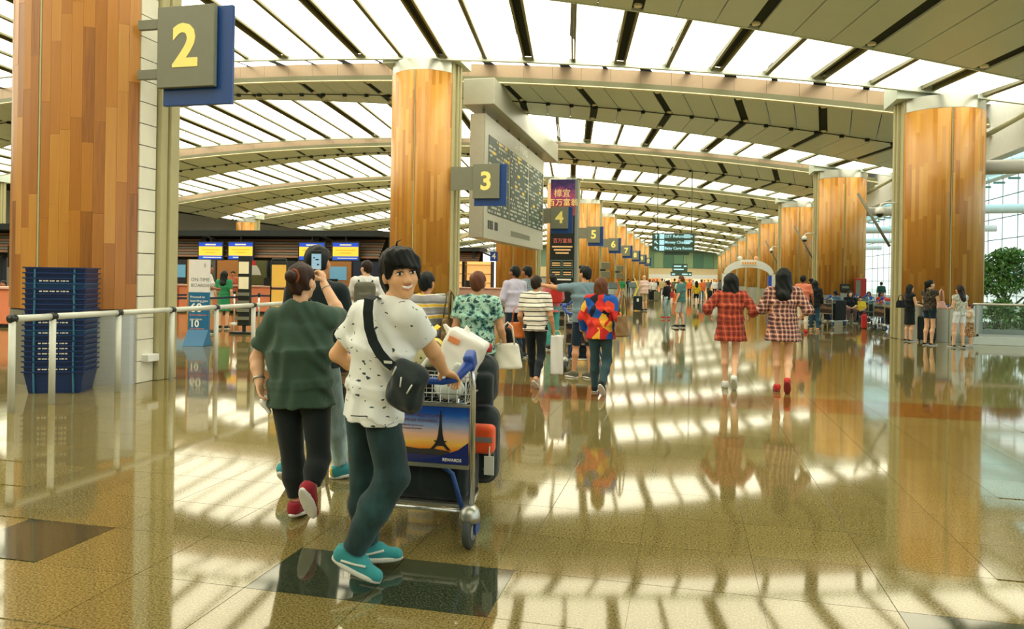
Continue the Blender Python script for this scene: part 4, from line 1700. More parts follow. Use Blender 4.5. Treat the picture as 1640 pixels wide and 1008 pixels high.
t2 = thing('rolled_towel', 'rolled red cloth lying on the upper backpack', 'cloth', (TX0 + .20, TY0 + .54, 1.03))
MB().tube([(-.09, 0, .03), (-.085, 0, .03), (.085, 0, .03), (.09, 0, .03)], [.02, .03, .03, .02], 12).build('roll', cloth('red_cloth', C(184, 56, 50)), t2, smooth=True)
MB().tube([(.088, 0, .03), (.094, 0, .03)], .014, 10).build('roll_end', cloth('red_cloth_dark', C(150, 44, 40)), t2)
t = soft('tote_bag', 'black tote with white straps standing in the trolley', 'bag', (TX0 - .07, TY0 + .30, .485), 0,
         lambda s: (s.box((0, 0, .24), (.2, .12, .24), .06),), CB2, .013)
for x in (-.12, .1):
    MB().tube([(x - .06, -.14, .3), (x - .05, -.15, .5), (x + .0, -.12, .58), (x + .05, -.15, .5), (x + .06, -.14, .3)], .012, 6).build('strap', M_white, t, smooth=True)
t = soft('carrier_bag', 'large white plastic carrier bag leaning on the trolley', 'bag', (TX0 + .17, TY0 + .30, .93), 0,
         lambda s: (s.box((0, 0, .11), (.12, .09, .13), .03, npR(Matrix.Rotation(.45, 3, 'Y'))), s.cone((-.06, 0, .22), (-.1, -.02, .28), .035, .012), s.cone((.04, 0, .2), (.03, -.02, .27), .03, .012)), plain('white_plastic', C(236, 234, 226), .35), .012, .006)
MB().box((-.02, -.103, .2), (.035, .004, .018), Matrix.Rotation(.4, 3, 'Y')).build('printed_patch', plain('orange_print', C(226, 140, 80), .5), t, bevel=.003)
t = soft('shopping_bag', 'yellow and olive shopping bag on top of the trolley load', 'bag', (TX0 - .1, TY0 + .3, .97), 0,
         lambda s: (s.box((0, 0, .07), (.15, .1, .085), .05),), blotch('yellow_olive', [C(120, 116, 70), C(214, 196, 60), C(200, 196, 150), C(80, 90, 60)], 9.0), .012, .006)
strap(t, [(-.1, -.08, .1), (0, -.12, .13), (.1, -.1, .2), (.14, -.05, .24)], .03, plain('yellow_band', C(240, 210, 60), .5), 'handle', (0, -.8, .5))
t = soft('plastic_bag', 'crumpled clear plastic bag in the trolley basket', 'bag', (TX0 + .17, TY0 + .06, .81), 0,
         lambda s: (s.ell((0, 0, .06), (.085, .065, .065)), s.cone((.02, 0, .1), (.06, -.02, .19), .04, .02), s.cone((-.03, 0, .1), (-.04, -.02, .17), .03, .014)), plain('clear_plastic', C(206, 214, 208), .2), .009, .007)

# ------------------------------------------------------------------ man in white
B = fl(590, 928)


def Lr(px, py, d, b=None):
    b = B if b is None else b
    return tuple(atd(px, py, d) - Vector((b.x, b.y, 0)))


D0 = 3.69
JM = dict(pel=Lr(597, 648, 3.68), che=Lr(611, 560, 3.66), nec=Lr(626, 490, 3.63), hed=Lr(641, 440, 3.60),
          shL=Lr(583, 503, 3.74), shR=Lr(655, 507, 3.55), elL=Lr(540, 568, 3.82), wrL=Lr(596, 606, 3.98),
          elR=Lr(693, 562, 3.67), wrR=Lr(711, 595, 3.90), hiL=Lr(583, 660, 3.73), hiR=Lr(611, 660, 3.63),
          knL=Lr(586, 768, 3.79), knR=Lr(629, 764, 3.58), anL=Lr(588, 872, 3.86), anR=Lr(566, 884, 3.63),
          tyL=-72, tyR=-84, fpR=-24, fpL=0, ys=-22, yp=-38, yh=-138, rh=8, ph=-4,
          hdR=(.25, .85, -.35), haR=(-1, 0.2, 0), hi_R=(0, -.3, -.95), tsR=1,
          hdL=(.1, .9, -.3), haL=(1, 0, 0), hi_L=(0, -.3, -.95), tsL=1)
M_birds = birds('white_bird_print')
D_jean = denim('dark_denim', C(28, 56, 58))
M_teal = cloth('teal_suede', C(52, 142, 146), .8, .2)
man, jm, RHm = person('young man in a white printed shirt and dark jeans pushing the trolley, smiling back', (B.x, B.y), 0, 1.68, .0072, JM,
                      top=dict(mat=M_birds, sleeve=.33, hem=.86, loose=1.04, flare=1.09, wrinkle=.006, sleeve_w=1.12, collar=cloth('navy_collar', C(16, 30, 40))),
                      bottom=('trousers', D_jean, .10, 1.3, 1.1), shoes=M_teal, sole=M_rail, hairs=(None, None), skin=plain('skin_man', C(226, 174, 128), .48, 0, .06, 14),
                      fine=True, absj=True, curl=(.75, .75))
# face
cH = np.array(jm['hed']); Rn = npR(RHm); sH = 1.68 / 1.7


def FP(x, y, z):
    return cH + Rn @ np.array((x, y, z)) * sH


fq = RHm.to_quaternion()
M_eye = plain('eye_white', C(238, 234, 226), .2)
M_iris = plain('iris_brown', C(34, 22, 16), .15)
for sx in (-1, 1):
    sd = SDF(.003); sd.ell(FP(sx * .033, .0795, .013), (.0165 * sH, .011 * sH, .0082 * sH), Rn)
    eo = link('eye', sd.mesh('eye'), man, M_eye)
    sd = SDF(.0022); sd.ell(FP(sx * .033 + .001, .0865, .0125), (.0078 * sH, .0055 * sH, .0078 * sH), Rn)
    link('iris', sd.mesh('iris'), eo, M_iris)
    MB().tube([FP(sx * .014, .0875, .020), FP(sx * .028, .0915, .0235), FP(sx * .042, .0865, .0215), FP(sx * .051, .078, .017)], [.0018, .003, .003, .0015], 6).build('eyelid', plain('lash', C(40, 26, 22), .6), man, smooth=True)
    MB().tube([FP(sx * .014, .0925, .036), FP(sx * .030, .0935, .0425), FP(sx * .046, .086, .0415), FP(sx * .056, .075, .035)], [.003, .0048, .0042, .002], 6).build('eyebrow', H_BLACK, man, smooth=True)
# smiling mouth
sd = SDF(.0028)
pts = [(-.034, .069, -.040), (-.018, .0845, -.0525), (0, .089, -.0565), (.018, .0845, -.0525), (.034, .069, -.040)]
pu = [(-.034, .069, -.040), (-.017, .0865, -.0445), (0, .0905, -.0465), (.017, .0865, -.0445), (.034, .069, -.040)]
pd = [(-.034, .069, -.040), (-.019, .083, -.0605), (0, .0875, -.0695), (.019, .083, -.0605), (.034, .069, -.040)]
for pp, r in ((pu, .0030), (pd, .0042)):
    for a, b in zip(pp, pp[1:]):
        sd.cone(FP(*a), FP(*b), r, r, k=.003)
link('lips', sd.mesh('lips'), man, plain('lips_pink', C(204, 128, 104), .4))
sd = SDF(.0028)
for a, b in zip(pts[0:], pts[1:]):
    sd.cone(FP(*(np.array(a) * (.86, .985, 1))), FP(*(np.array(b) * (.86, .985, 1))), .0075, .0075, k=.003)
link('teeth', sd.mesh('teeth'), man, plain('teeth', C(244, 240, 230), .25))
# thick side-swept hair
sd = SDF(.0055)
sd.ell(FP(0, -.022, .042), (.094 * sH, .106 * sH, .098 * sH), Rn, k=.02)
sd.ell(FP(0, -.055, -.03), (.083 * sH, .07 * sH, .095 * sH), Rn, k=.03)
sd.cone(FP(0, -.075, -.04), FP(0, -.075, -.105), .06, .045, k=.03)
sd.ell(FP(0, .1, -.028), (.072 * sH, .095 * sH, .085 * sH), Rn, k=.012, op=-1)
for x in (-1, 1):
    sd.ell(FP(x * .088, .004, -.022), (.026, .032, .036), Rn, k=.008, op=-1)
# fringe swept across the forehead
for i in range(7):
    f = i / 6
    a = FP(.06 - .10 * f, .03 + .025 * math.sin(f * PI), .098)
    b = FP(.052 - .125 * f, .092 - .05 * abs(f - .45), .064 - .036 * f)
    sd.cone(a, b, .028, .011, k=.022)
sd.cone(FP(.07, .04, .07), FP(.078, .035, .0), .024, .012, k=.015)
sd.cone(FP(-.07, .04, .07), FP(-.08, .035, -.02), .024, .012, k=.015)
link('hair', sd.mesh('hair', lambda X, Y, Z: .003 * np.sin(150 * X + 40 * Z) * np.sin(120 * Y + 60 * Z)), man, H_BLACK)
MB().tube([FP(.0, -.02, .135), FP(-.01, -.03, .158), FP(-.035, -.03, .166)], [.006, .004, .001], 6).build('hair_tuft', H_BLACK, man, smooth=True)
# pocket chain, pocket, laces
pk = SDF(.007)
ch = [Lr(586, 667, 3.50), Lr(594, 672, 3.48), Lr(605, 681, 3.47), Lr(618, 683, 3.47), Lr(630, 678, 3.49), Lr(637, 668, 3.52)]
MB().tube(ch, .0035, 6).build('wallet_chain', M_chrome, man, smooth=True)
MB().tube([Lr(562, 666, 3.535), Lr(575, 667, 3.505), Lr(588, 667, 3.495)], .003, 5).build('pocket_edge', D_jean, man)
for an, ty in (('anR', -84), ('anL', -72)):
    R = foot_frame(None, math.radians(ty), JM['fp' + an[2]])
    Rr = npR(R); A = np.array(jm[an])
    mb = MB()
    for k in range(4):
        y = .035 + .022 * k; z = .02 - .014 * k
        mb.tube([A + Rr @ np.array((-.02, y, z - .006)), A + Rr @ np.array((0, y + .004, z + .004)), A + Rr @ np.array((.02, y, z - .006))], .0035, 5)
    mb.build('laces', M_white, man, smooth=True)
    for sx in (-1, 1):
        MB().tube([A + Rr @ np.array((sx * .046, -.03, -.045)), A + Rr @ np.array((sx * .048, .04, -.03)), A + Rr @ np.array((sx * .04, .09, -.02))], .006, 6).build('side_stripe', M_rail, man, smooth=True)

# messenger bag on his hip
bc = atd(653, 622, 3.44)
mbag = thing('messenger_bag', 'black messenger bag slung across the back of the man in white', 'bag', (bc.x, bc.y, bc.z - .14), math.radians(-20))
sd = SDF(.008)
sd.box((0, 0, .145), (.10, .045, .118), .05, npR(Matrix.Rotation(.3, 3, 'Y')))
sd.box((.02, -.04, .135), (.075, .03, .085), .03, npR(Matrix.Rotation(.36, 3, 'Y')), k=.025)
link('shell', sd.mesh('shell', lambda X, Y, Z: .009 * np.sin(34 * X + 12 * Z) * np.sin(24 * Z + 15 * X)), mbag, CB_)
for (xa, za, xb, zb) in ((-.03, .20, -.01, .245), (.02, .155, .022, .20), (.06, .13, .085, .17)):
    MB().tube([(xa, -.075, za), (xb, -.07, zb)], .004, 6).build('zip_pull', M_rail, mbag, smooth=True)
R_ = Matrix.Rotation(math.radians(20), 3, 'Z')
sp = [atd(*q) for q in ((606, 478, 3.6), (598, 474, 3.53), (591, 480, 3.475), (589, 500, 3.455), (591, 525, 3.455), (598, 548, 3.46), (608, 566, 3.45), (620, 580, 3.44), (630, 588, 3.43))]
sp = [R_ @ (p - Vector((bc.x, bc.y, bc.z - .14))) for p in sp]
nb = R_ @ (-FWD)
strap(mbag, sp, .045, CB2, 'strap', [tuple(nb + Vector((0, 0, .8)))] * 2 + [tuple(nb)] * 7, .006)
MB().box(tuple(sp[-2] + nb * .006), (.028, .004, .006)).build('buckle', M_rail, mbag)

# ------------------------------------------------------------------ woman in green photographing
B2 = fl(480, 830)
def L2(px, py, d):
    return Lr(px, py, d, B2)


JW = dict(pel=L2(482, 636, 4.60), che=L2(479, 563, 4.60), nec=L2(482, 490, 4.59), hed=L2(484, 452, 4.60),
          shL=L2(441, 511, 4.62), shR=L2(524, 509, 4.60), elL=L2(411, 575, 4.66), wrL=L2(415, 614, 4.58),
          elR=L2(548, 512, 4.80), wrR=L2(519, 455, 4.90), hiL=L2(460, 652, 4.62), hiR=L2(506, 652, 4.58),
          knL=L2(470, 742, 4.64), knR=L2(511, 735, 4.56), anL=L2(476, 805, 4.62), anR=L2(498, 784, 4.44),
          fpR=-58, fpL=-8, tyR=-4, tyL=4, yh=-6, hdR=(-.22, .1, 1), haR=(0, 1, 0), hi_R=(-1, 0, 0), tsR=-1, curlR=1)
D_green = cloth('green_jersey', C(56, 80, 66), .9, .5)
M_legg = cloth('black_leggings', C(20, 30, 30), .8, .15)
M_redshoe = cloth('red_mesh', C(150, 26, 44), .7, .1)
wom, jw, RHw = person('woman in a dark green T-shirt and black leggings holding up a phone', (B2.x, B2.y), 0, 1.58, .0085, JW,
                      top=dict(mat=D_green, sleeve=.36, hem=.875, loose=1.07, flare=1.06, wrinkle=.007, sleeve_w=1.12, flat=True), bottom=('leggings', M_legg, .14, 1.06), shoes=M_redshoe,
                      hairs=('bun', hair_mat('hair_bun', C(46, 28, 20))), skin=SKIN_L, w=1.26, fem=True, absj=True, hipw=1.02, curl=(.5, 1.0), fine=True)
cW = np.array(jw['hed']); Rw = npR(RHw)
def WP(x, y, z):
    return cW + Rw @ np.array((x, y, z)) * .93
ringp = [WP(.043 * math.cos(a), -.102 + .004 * math.sin(a), .036 + .043 * math.sin(a)) for a in np.linspace(0, 2 * PI, 17)[:-1]]
MB().tube(ringp, .0085, 7, closed=True).build('hair_band', cloth('orange_band', C(150, 76, 42)), wom, smooth=True)
for nm, a, r in (('bracelet', 'wrR', .031), ('wristwatch', 'wrL', .033)):
    e = jw['elR' if a == 'wrR' else 'elL']
    ax = (e - jw[a]) / np.linalg.norm(e - jw[a])
    c0 = jw[a] + ax * (.035 if a == 'wrR' else .03)
    u = np.cross(ax, (0, 1, 0)); u /= np.linalg.norm(u); v = np.cross(ax, u)
    MB().tube([c0 + (u * math.cos(q) + v * math.sin(q)) * r for q in np.linspace(0, 2 * PI, 15)[:-1]], .003 if a == 'wrR' else .007, 6, closed=True).build(nm, M_steel, wom, smooth=True)
MB().lathe([(.004, -.004), (.005, 0), (.004, .004)], 8, tuple(WP(.072, .0, -.045))).build('earring', M_white, wom)
pc = atd(507, 418, 4.93)
ph = thing('mobile_phone', 'black mobile phone held up by the woman in green, showing a picture', 'phone', (pc.x, pc.y, pc.z - .07), math.radians(8))
MB().box((0, 0, .068), (.037, .0045, .07)).build('case', M_black, ph, bevel=.006)
MB().box((0, -.005, .066), (.032, .0008, .05)).build('screen', emit('phone_screen', C(150, 190, 214), .55), ph)
for i, (x, z, w_, h_) in enumerate(((-.012, .03, .012, .012), (.012, .045, .014, .006), (-.008, .062, .018, .004), (.006, .078, .022, .005), (.016, .026, .01, .006), (-.015, .09, .01, .004))):
    MB().box((x, -.0061, .0 + z), (w_ / 2, .0004, h_ / 2 + .002)).build('picture_patch', plain('screen_dark' if i % 2 else 'screen_light', C(40, 50, 66) if i % 2 else C(225, 232, 236), .4), ph)
pt = thing('tissue', 'crumpled white tissue in the hand of the woman in green', 'tissue', tuple(Vector((B2.x, B2.y, 0)) + Vector(jw['wrL']) + Vector((.04, .0, -.14))))
sd = SDF(.007); sd.ell((0, 0, .03), (.03, .025, .04)); sd.cone((0, 0, .02), (.03, 0, -.03), .02, .012)
link('paper', sd.mesh('paper', lambda X, Y, Z: .006 * np.sin(90 * X + 50 * Z) * np.sin(70 * Y + 40 * Z)), pt, M_white)

# ------------------------------------------------------------------ man in black beside her
B3 = fl(503, 776)
J3 = dict(PUSH); J3.update(STRIDE_R)
J3.update(anL=(-.13, -.16, .16), knL=(-.11, .03, .48), fpL=-30, tyR=-55, anR=(.11, .2, .09), ph=-4)
person('man in a black shirt and pale jeans walking beside the woman in green', (B3.x, B3.y), 0, 1.71, .012, J3,
       top=dict(mat=cloth('black_shirt', C(18, 34, 38), .85, .4), sleeve=.4, hem=.84, loose=1.12), bottom=('trousers', denim('pale_denim', C(146, 170, 172)), .10, 1.1),
       shoes=blotch('teal_yellow_shoe', [C(60, 150, 160), C(60, 150, 160), C(60, 150, 160), C(226, 190, 60)], 8.0), hairs=('crop', H_BLACK), skin=SKIN)
tb = make_trolley('luggage trolley pushed by the man in black', (B3.x + .0, B3.y + .72), 0.0)
t = soft('suitcase', 'dark blue soft suitcase on the trolley of the man in black', 'suitcase', (B3.x, B3.y + 1.1, .216), 0,
         lambda s: (s.box((0, 0, .26), (.24, .2, .26), .05),), cloth('navy_case', C(18, 34, 58)), .016)
MB().tube([(-.08, 0, .51), (-.08, 0, .55), (.08, 0, .55), (.08, 0, .51)], .01, 6).build('handle', M_black, t, smooth=True)
# ------------------------------------------------------------------ numbered signs on the check-in columns
def number_sign(num, r, label, group=None):
    Y = row(r) - .45
    X = -6.45 if r else -6.82
    zc = 4.45
    t = thing('number_sign', label, 'sign', (X, Y, zc), 0, group)
    MB().box2((0, -.04, -.53), (.84, .04, .53)).build('front_plate', M_signgrey, t, bevel=.008)
    MB().box2((.03, .05, -.75), (1.05, .11, .53)).build('rear_plate', M_signblue, t, bevel=.008)
    text('numeral', num, .76, M_yellowtxt, t, (.42, -.043, -.02), ext=.003, bold=.024)
    for z in ((.33, -.33) if r == 0 else (.1,)):
        h = .06 if r == 0 else .36
        MB().box2((-.72 if r else -.33, .0, z - h), (0.0, .07, z + h)).build('bracket', M_signgrey, t)
    return t


for i, r in enumerate(range(0, 9)):
    n = str(r + 2)
    number_sign(n, r, ['grey and blue sign reading 2 on the column behind the blue trays', 'grey and blue sign reading 3 before the departures board', 'grey and blue sign reading 4 in front of the tall poster', 'grey and blue sign reading 5 just beyond the tall poster',
                       'grey and blue sign reading 6 next after the number five sign', 'grey and blue sign reading 7 next after the number six sign', 'small far sign reading 8 between those reading seven and nine', 'small far sign reading 9 next after the number eight sign', 'small farthest sign reading 10 in the row of columns'][r])

# ------------------------------------------------------------------ departures board
XBD = -6.75
dep = thing('departures_board', 'large hanging departures board of split-flap rows', 'board', (XBD, 24.6, 0))
M_board = plain('board_frame', C(178, 178, 162), .4)
y0, y1 = 0.0, 10.7
MB().box2((-.55, y0, 2.85), (-.04, y1, 7.1)).build('cabinet', M_board, dep, bevel=.03)
MB().box2((-.04, y0, 2.85), (0.0, y1, 7.1)).build('face_plate', M_board, dep, bevel=.01)
M_flap = board_mat('split_flaps')
for (a, b) in ((.45, 3.2), (3.75, 6.7), (7.3, 10.1)):
    me = MB().box2((0.001, a, 3.75), (0.02, b, 6.45)).mesh('flap_panel')
    uv_planar(me, (Vector((0, 1, 0)), 1, 0), (Vector((0, 0, 1)), 1, 0))
    link('flap_panel', me, dep, M_flap)
    me = MB().box2((0.001, b + .06, 3.75), (0.02, b + .36, 6.45)).mesh('remarks_strip')
    uv_planar(me, (Vector((0, 1, 0)), .33, .2), (Vector((0, 0, 1)), 1, 0))
    link('remarks_strip', me, dep, M_flap)
text('lettering', 'DEPARTURES', .42, M_textw, dep, (.004, 5.6, 6.78), rot=(PI / 2, 0, PI / 2), ext=.006)
for k in range(3):
    MB().box2((.001, .5 + k * .25, 3.2), (.012, .66 + k * .25, 3.5)).build('clock_digit', M_black, dep)
for k in range(2):
    MB().box2((.001, 1.45 + k * .25, 3.2), (.012, 1.61 + k * .25, 3.5)).build('clock_digit', M_black, dep)
MB().box2((.001, 4.0, 3.15), (.01, 7.6, 3.35)).build('vent_strip', M_signgrey, dep)
MB().box2((-.75, -.2, 7.35), (.35, 12.6, 8.25)).build('header_beam', M_board, dep, bevel=.03)
for k in range(6):
    MB().tube([(-.2, .5 + k * 1.85, 7.1), (-.2, .5 + k * 1.85, 7.36)], .05, 8).build('hanger', M_signgrey, dep)

# ------------------------------------------------------------------ tall poster pillar
PX, PY = -6.55, 40.2
pos = thing('poster_pillar', 'tall poster pillar with Chinese lettering and black information below', 'poster', (PX, PY, 0))
MB().box2((-.75, 0, 0), (.75, .4, 6.9)).build('pillar', plain('pillar_grey', C(120, 130, 128), .4), pos, bevel=.03)
me = MB().box2((-.73, -.02, 4.95), (.6, 0, 6.88)).mesh('poster_top')
uv_planar(me, (Vector((1, 0, 0)), .6, .5), (Vector((0, 0, 1)), 1 / 1.95, -4.93 / 1.95))
link('poster_top', me, pos, print_gradient('poster_city', [(0, C(190, 60, 40)), (.25, C(150, 50, 60)), (.55, C(170, 80, 130)), (.8, C(80, 50, 110)), (1, C(40, 40, 90))], 1, noise_amt=.7))
MB().box2((-.73, -.02, .05), (.6, 0, 4.94)).build('poster_body', M_black, pos)
M_peach = plain('peach_text', C(250, 206, 150), .5)
text('lettering', '樟宜', .46, M_peach, pos, (-.1, -.024, 6.12), ext=.003, bold=.004)
text('lettering', '百万富翁', .42, plain('gold_text', C(255, 224, 150), .5), pos, (-.06, -.024, 5.62), ext=.003, bold=.004)
text('lettering', '百万富翁', .26, plain('pink_text', C(240, 130, 120), .5), pos, (-.05, -.024, 3.55), ext=.003)
for k in range(4):
    MB().box2((-.55 + .05 * (k % 2), -.024, 5.12 - .0), (.4, -.02, 5.18)).build('text_line', M_yellowtxt, pos) if k == 0 else None
for k in range(3):
    MB().box2((-.62 + .1 * k, -.024, 3.2 - k * .17), (.5 - .1 * k, -.02, 3.28 - k * .17)).build('text_line', M_peach, pos)
for i in range(2):
    for k in range(2):
        x0 = -.66 + i * .62; z0 = 2.1 - k * .5
        MB().tube([(x0, -.026, z0), (x0 + .56, -.026, z0), (x0 + .56, -.026, z0 + .4), (x0, -.026, z0 + .4)], .012, 4, closed=True).build('info_frame', plain('frame_teal', C(150, 190, 184), .5), pos)
        for q in range(2):
            MB().box2((x0 + .06, -.024, z0 + .1 + q * .12), (x0 + .5, -.02, z0 + .16 + q * .12)).build('text_line', M_peach, pos)
MB().box2((-.5, -.024, 1.42), (.45, -.02, 1.5)).build('text_line', M_textw, pos)

# ------------------------------------------------------------------ hanging direction sign
hs = thing('direction_sign', 'hanging direction sign reading GST Refund, Money Changer, Baby Care Room', 'sign', (-.75, 41.4, 3.05))
M_dirgreen = plain('direction_green', C(60, 84, 72), .4)
M_cyan = emit('direction_glow', C(180, 236, 246), .6)
MB().box2((-1.12, -.1, 0), (1.12, .1, 1.0)).build('casing', M_dirgreen, hs, bevel=.02)
MB().box2((-.45, -.06, -.16), (.85, .06, -.0)).build('clock_box', plain('direction_dark', C(32, 60, 50), .5), hs)
for i, tx in enumerate(('GST Refund', 'Money Changer', 'Baby Care Room')):
    z = .83 - .32 * i
    text('lettering', tx, .21, M_cyan, hs, (-.45, -.103, z), align='LEFT', ext=.002, bold=.004)
    MB().box2((-.73, -.105, z - .13), (-.47, -.1, z + .13)).build('pictogram', M_cyan, hs)
    a = 0 if i == 0 else PI / 4
    R = Matrix.Rotation(-a, 3, 'Y')
    ar = [(0, .12), (.1, .02), (.055, .02), (.03, .05), (.03, -.12), (-.03, -.12), (-.03, .05), (-.055, .02), (-.1, .02)]
    MB().prism([tuple(R @ Vector((x, 0, zz)) + Vector((-.9, -.101, z))) for x, zz in ar], (0, -.004, 0)).build('arrow', M_cyan, hs)
    if i < 2:
        for q in range(4):
            MB().box2((.58, -.104, z + .08 - q * .055), (.58 + (.3, .42, .45, .34)[(q + i) % 4], -.1, z + .115 - q * .055)).build('small_print', M_cyan, hs)
        MB().box2((-1.1, -.104, z - .17), (1.1, -.1, z - .155)).build('divider', M_black, hs)
for x in (-.85, .95):
    MB().tube([(x, 0, 1.0), (x, 0, 4.55 + arch(-.75 + x))], .025, 8).build('hanger_rod', M_signgrey, hs, smooth=True)
h2 = thing('direction_sign', 'far smaller pair of hanging direction signs near the end wall', 'sign', (-.7, 96.0, 2.1))
MB().box2((-1.1, -.08, .5), (.75, .08, 1.5)).build('upper_casing', M_dirgreen, h2)
MB().box2((-1.3, -.08, 0), (1.3, .08, .5)).build('lower_casing', M_dirgreen, h2)
for (x, z, w_) in ((-.9, 1.2, .9), (.3, 1.2, .35), (-.9, .8, 1.2), (-1.15, .2, .4), (.1, .2, .7), (.95, .2, .25)):
    MB().box2((x, -.085, z - .07), (x + w_, -.08, z + .09)).build('lettering', M_cyan, h2)
for x in (-.9, .6):
    MB().tube([(x, 0, 1.5), (x, 0, 5.5)], .03, 6).build('hanger_rod', M_signgrey, h2)

# ------------------------------------------------------------------ white rail in front of the first column
rail = thing('hand_rail', 'white tubular hand rail on posts in front of the check-in area', 'railing', (-6.92, 6.5, 0))
py = [0.0, .52] + [1.52 + k for k in range(0, 14)]
for i, y in enumerate(py):
    MB().tube([(0, y, 0), (0, y, .96)], .034, 14).build('post', M_rail, rail, smooth=True)
    j_ = MB().tube([(0, y - .035, .985), (0, y + .035, .985)], .044, 14).build('joint_collar', M_blackm, rail, smooth=True)
    if i < len(py) - 1:
        MB().tube([(0, y + .03, .985), (0, py[i + 1] - .03, .985)], .036, 14).build('rail_tube', M_rail, rail, smooth=True)

# ------------------------------------------------------------------ stack of blue trays
ts = Vector((-7.6, 7.85, 0))
M_tray = plain('tray_blue', C(14, 44, 92), .42, 0, .15, 3.0)
M_tray2 = plain('tray_teal', C(16, 66, 110), .42, 0, .15, 3.0)


def tray_mesh():
    mb = MB()
    # tapered open tub: outer wall, rim flange, inner wall
    def ring(hx, hy, z):
        return [(-hx, -hy, z), (hx, -hy, z), (hx, hy, z), (-hx, hy, z)]
    rs = [ring(.29, .20, 0), ring(.335, .235, .255), ring(.355, .255, .255), ring(.355, .255, .272), ring(.325, .225, .272), ring(.28, .19, .012)]
    vs = [v for r in rs for v in r]
    fs = [(3, 2, 1, 0)]
    for i in range(5):
        for k in range(4):
            k2 = (k + 1) % 4
            fs.append((4 * i + k, 4 * i + k2, 4 * i + 4 + k2, 4 * i + 4 + k))
    fs.append((20, 21, 22, 23))
    mb.add(vs, fs)
    return mb


tray_rz = math.radians(24)
me_a = tray_mesh().mesh('tub'); me_a.materials.append(M_tray)
me_b = tray_mesh().mesh('tub'); me_b.materials.append(M_tray2)
rib_me = MB().box((0, 0, .13), (.008, .012, .12)).mesh('rib'); rib_me.materials.append(plain('tray_rib', C(60, 120, 150), .4))
mark = MB()
for k, (x, w_) in enumerate(((-.16, .03), (-.12, .02), (-.09, .03), (-.05, .018), (-.02, .03), (.03, .03), (.07, .012), (.1, .03), (.14, .025))):
    mark.box((x, 0, 0), (w_ / 2, .002, .008))
mark_me = mark.mesh('printed_marks'); mark_me.materials.append(M_textw)
for i in range(21):
    t = thing('stacking_tray', 'lighter teal-blue tray nested in the tall stack of dark blue trays' if i in (8, 11, 17) else ('dark blue tray with white printing on its rim nested in the tall stack' if i in (1, 3, 4, 5, 6, 10, 16, 18) else 'plain dark blue tray nested in the tall stack by the column'), 'tray', (ts.x, ts.y, .0 + .0635 * i), tray_rz + random.uniform(-.012, .012), 'nested blue trays')
    link('tub', me_b if i in (8, 11, 17) else me_a, t)
    for x in (-.22, .22):
        link('rib', rib_me, t, None, (x, -.222, 0), (.1, 0, 0))
    if i in (1, 3, 4, 5, 6, 8, 10, 16, 18):
        o = link('printed_marks', mark_me, t, None, (0, -.238, .232)); o['kind'] = 'stuff'
so = thing('wall_socket', 'small white socket box low on the first column', 'socket', (XL + 1.0, row(0) - .12, .28))
MB().box2((.0, -.12, 0), (.12, .1, .1)).build('housing', M_white, so, bevel=.01)

# ------------------------------------------------------------------ boarding banner
bp = fl(318, 553)
ban = thing('banner_stand', 'blue and white banner stand reading ON TIME BOARDING', 'banner', (bp.x, bp.y, 0), math.radians(8))
M_banblue = plain('banner_blue', C(24, 104, 150), .4)
M_banwhite = plain('banner_white', C(226, 226, 226), .4)
MB().box2((-.22, -.03, 1.1), (.22, .03, 1.78)).build('white_half', M_banwhite, ban)
MB().box2((-.22, -.03, .32), (.22, .03, 1.1)).build('blue_half', M_banblue, ban)
MB().prism([(-.22, -.03, .32), (-.22, .03, .32), (-.22, .12, 0), (-.22, -.25, 0)], (.44, 0, 0)).build('foot', M_banblue, ban)
MB().box2((-.26, -.02, .3), (-.222, .05, 1.78)).build('side_edge', plain('banner_ochre', C(190, 130, 50), .5), ban)
text('lettering', 'ON TIME', .1, M_textgrey, ban, (-.17, -.032, 1.36), align='LEFT', ext=.001)
text('lettering', 'BOARDING', .1, M_textgrey, ban, (-.17, -.032, 1.24), align='LEFT', ext=.001)
text('lettering', 'Proceed to', .07, M_textw, ban, (-.18, -.032, 1.0), align='LEFT', ext=.001)
text('lettering', 'boarding gate', .07, M_textw, ban, (-.18, -.032, .92), align='LEFT', ext=.001)
text('lettering', '60', .26, M_textw, ban, (-.18, -.032, .77), align='LEFT', ext=.001, bold=.004)
MB().box2((.1, -.034, .76), (.19, -.03, .775)).build('dash', M_textw, ban)
text('lettering', 'before departure', .052, plain('coral_text', C(236, 140, 110), .5), ban, (-.18, -.032, .63), align='LEFT', ext=.001)
text('lettering', 'gate closes', .06, M_textw, ban, (-.18, -.032, .54), align='LEFT', ext=.001)
text('lettering', '10', .2, M_textw, ban, (-.18, -.032, .44), align='LEFT', ext=.001, bold=.004)
text('lettering', 'before departure', .045, plain('coral_text', C(236, 140, 110), .5), ban, (-.18, -.032, .345), align='LEFT', ext=.001)
MB().tube([(.12, -.032, 1.62), (.13, -.032, 1.66), (.12, -.032, 1.7)], .006, 5).build('emblem', M_textgrey, ban)

# ------------------------------------------------------------------ queue posts
def stanchion(p, label, group):
    t = thing('queue_post', label, 'post', (p[0], p[1], 0), 0, group)
    MB().lathe([(.16, 0), (.16, .012), (.03, .035), (.025, .04)], 20).build('base', M_steel, t, smooth=True)
    MB().tube([(0, 0, .03), (0, 0, .95)], .026, 12).build('pole', M_chrome, t, smooth=True)
    MB().tube([(0, 0, .9), (0, 0, 1.0)], .034, 12).build('belt_head', M_blackm, t, smooth=True)
    return t


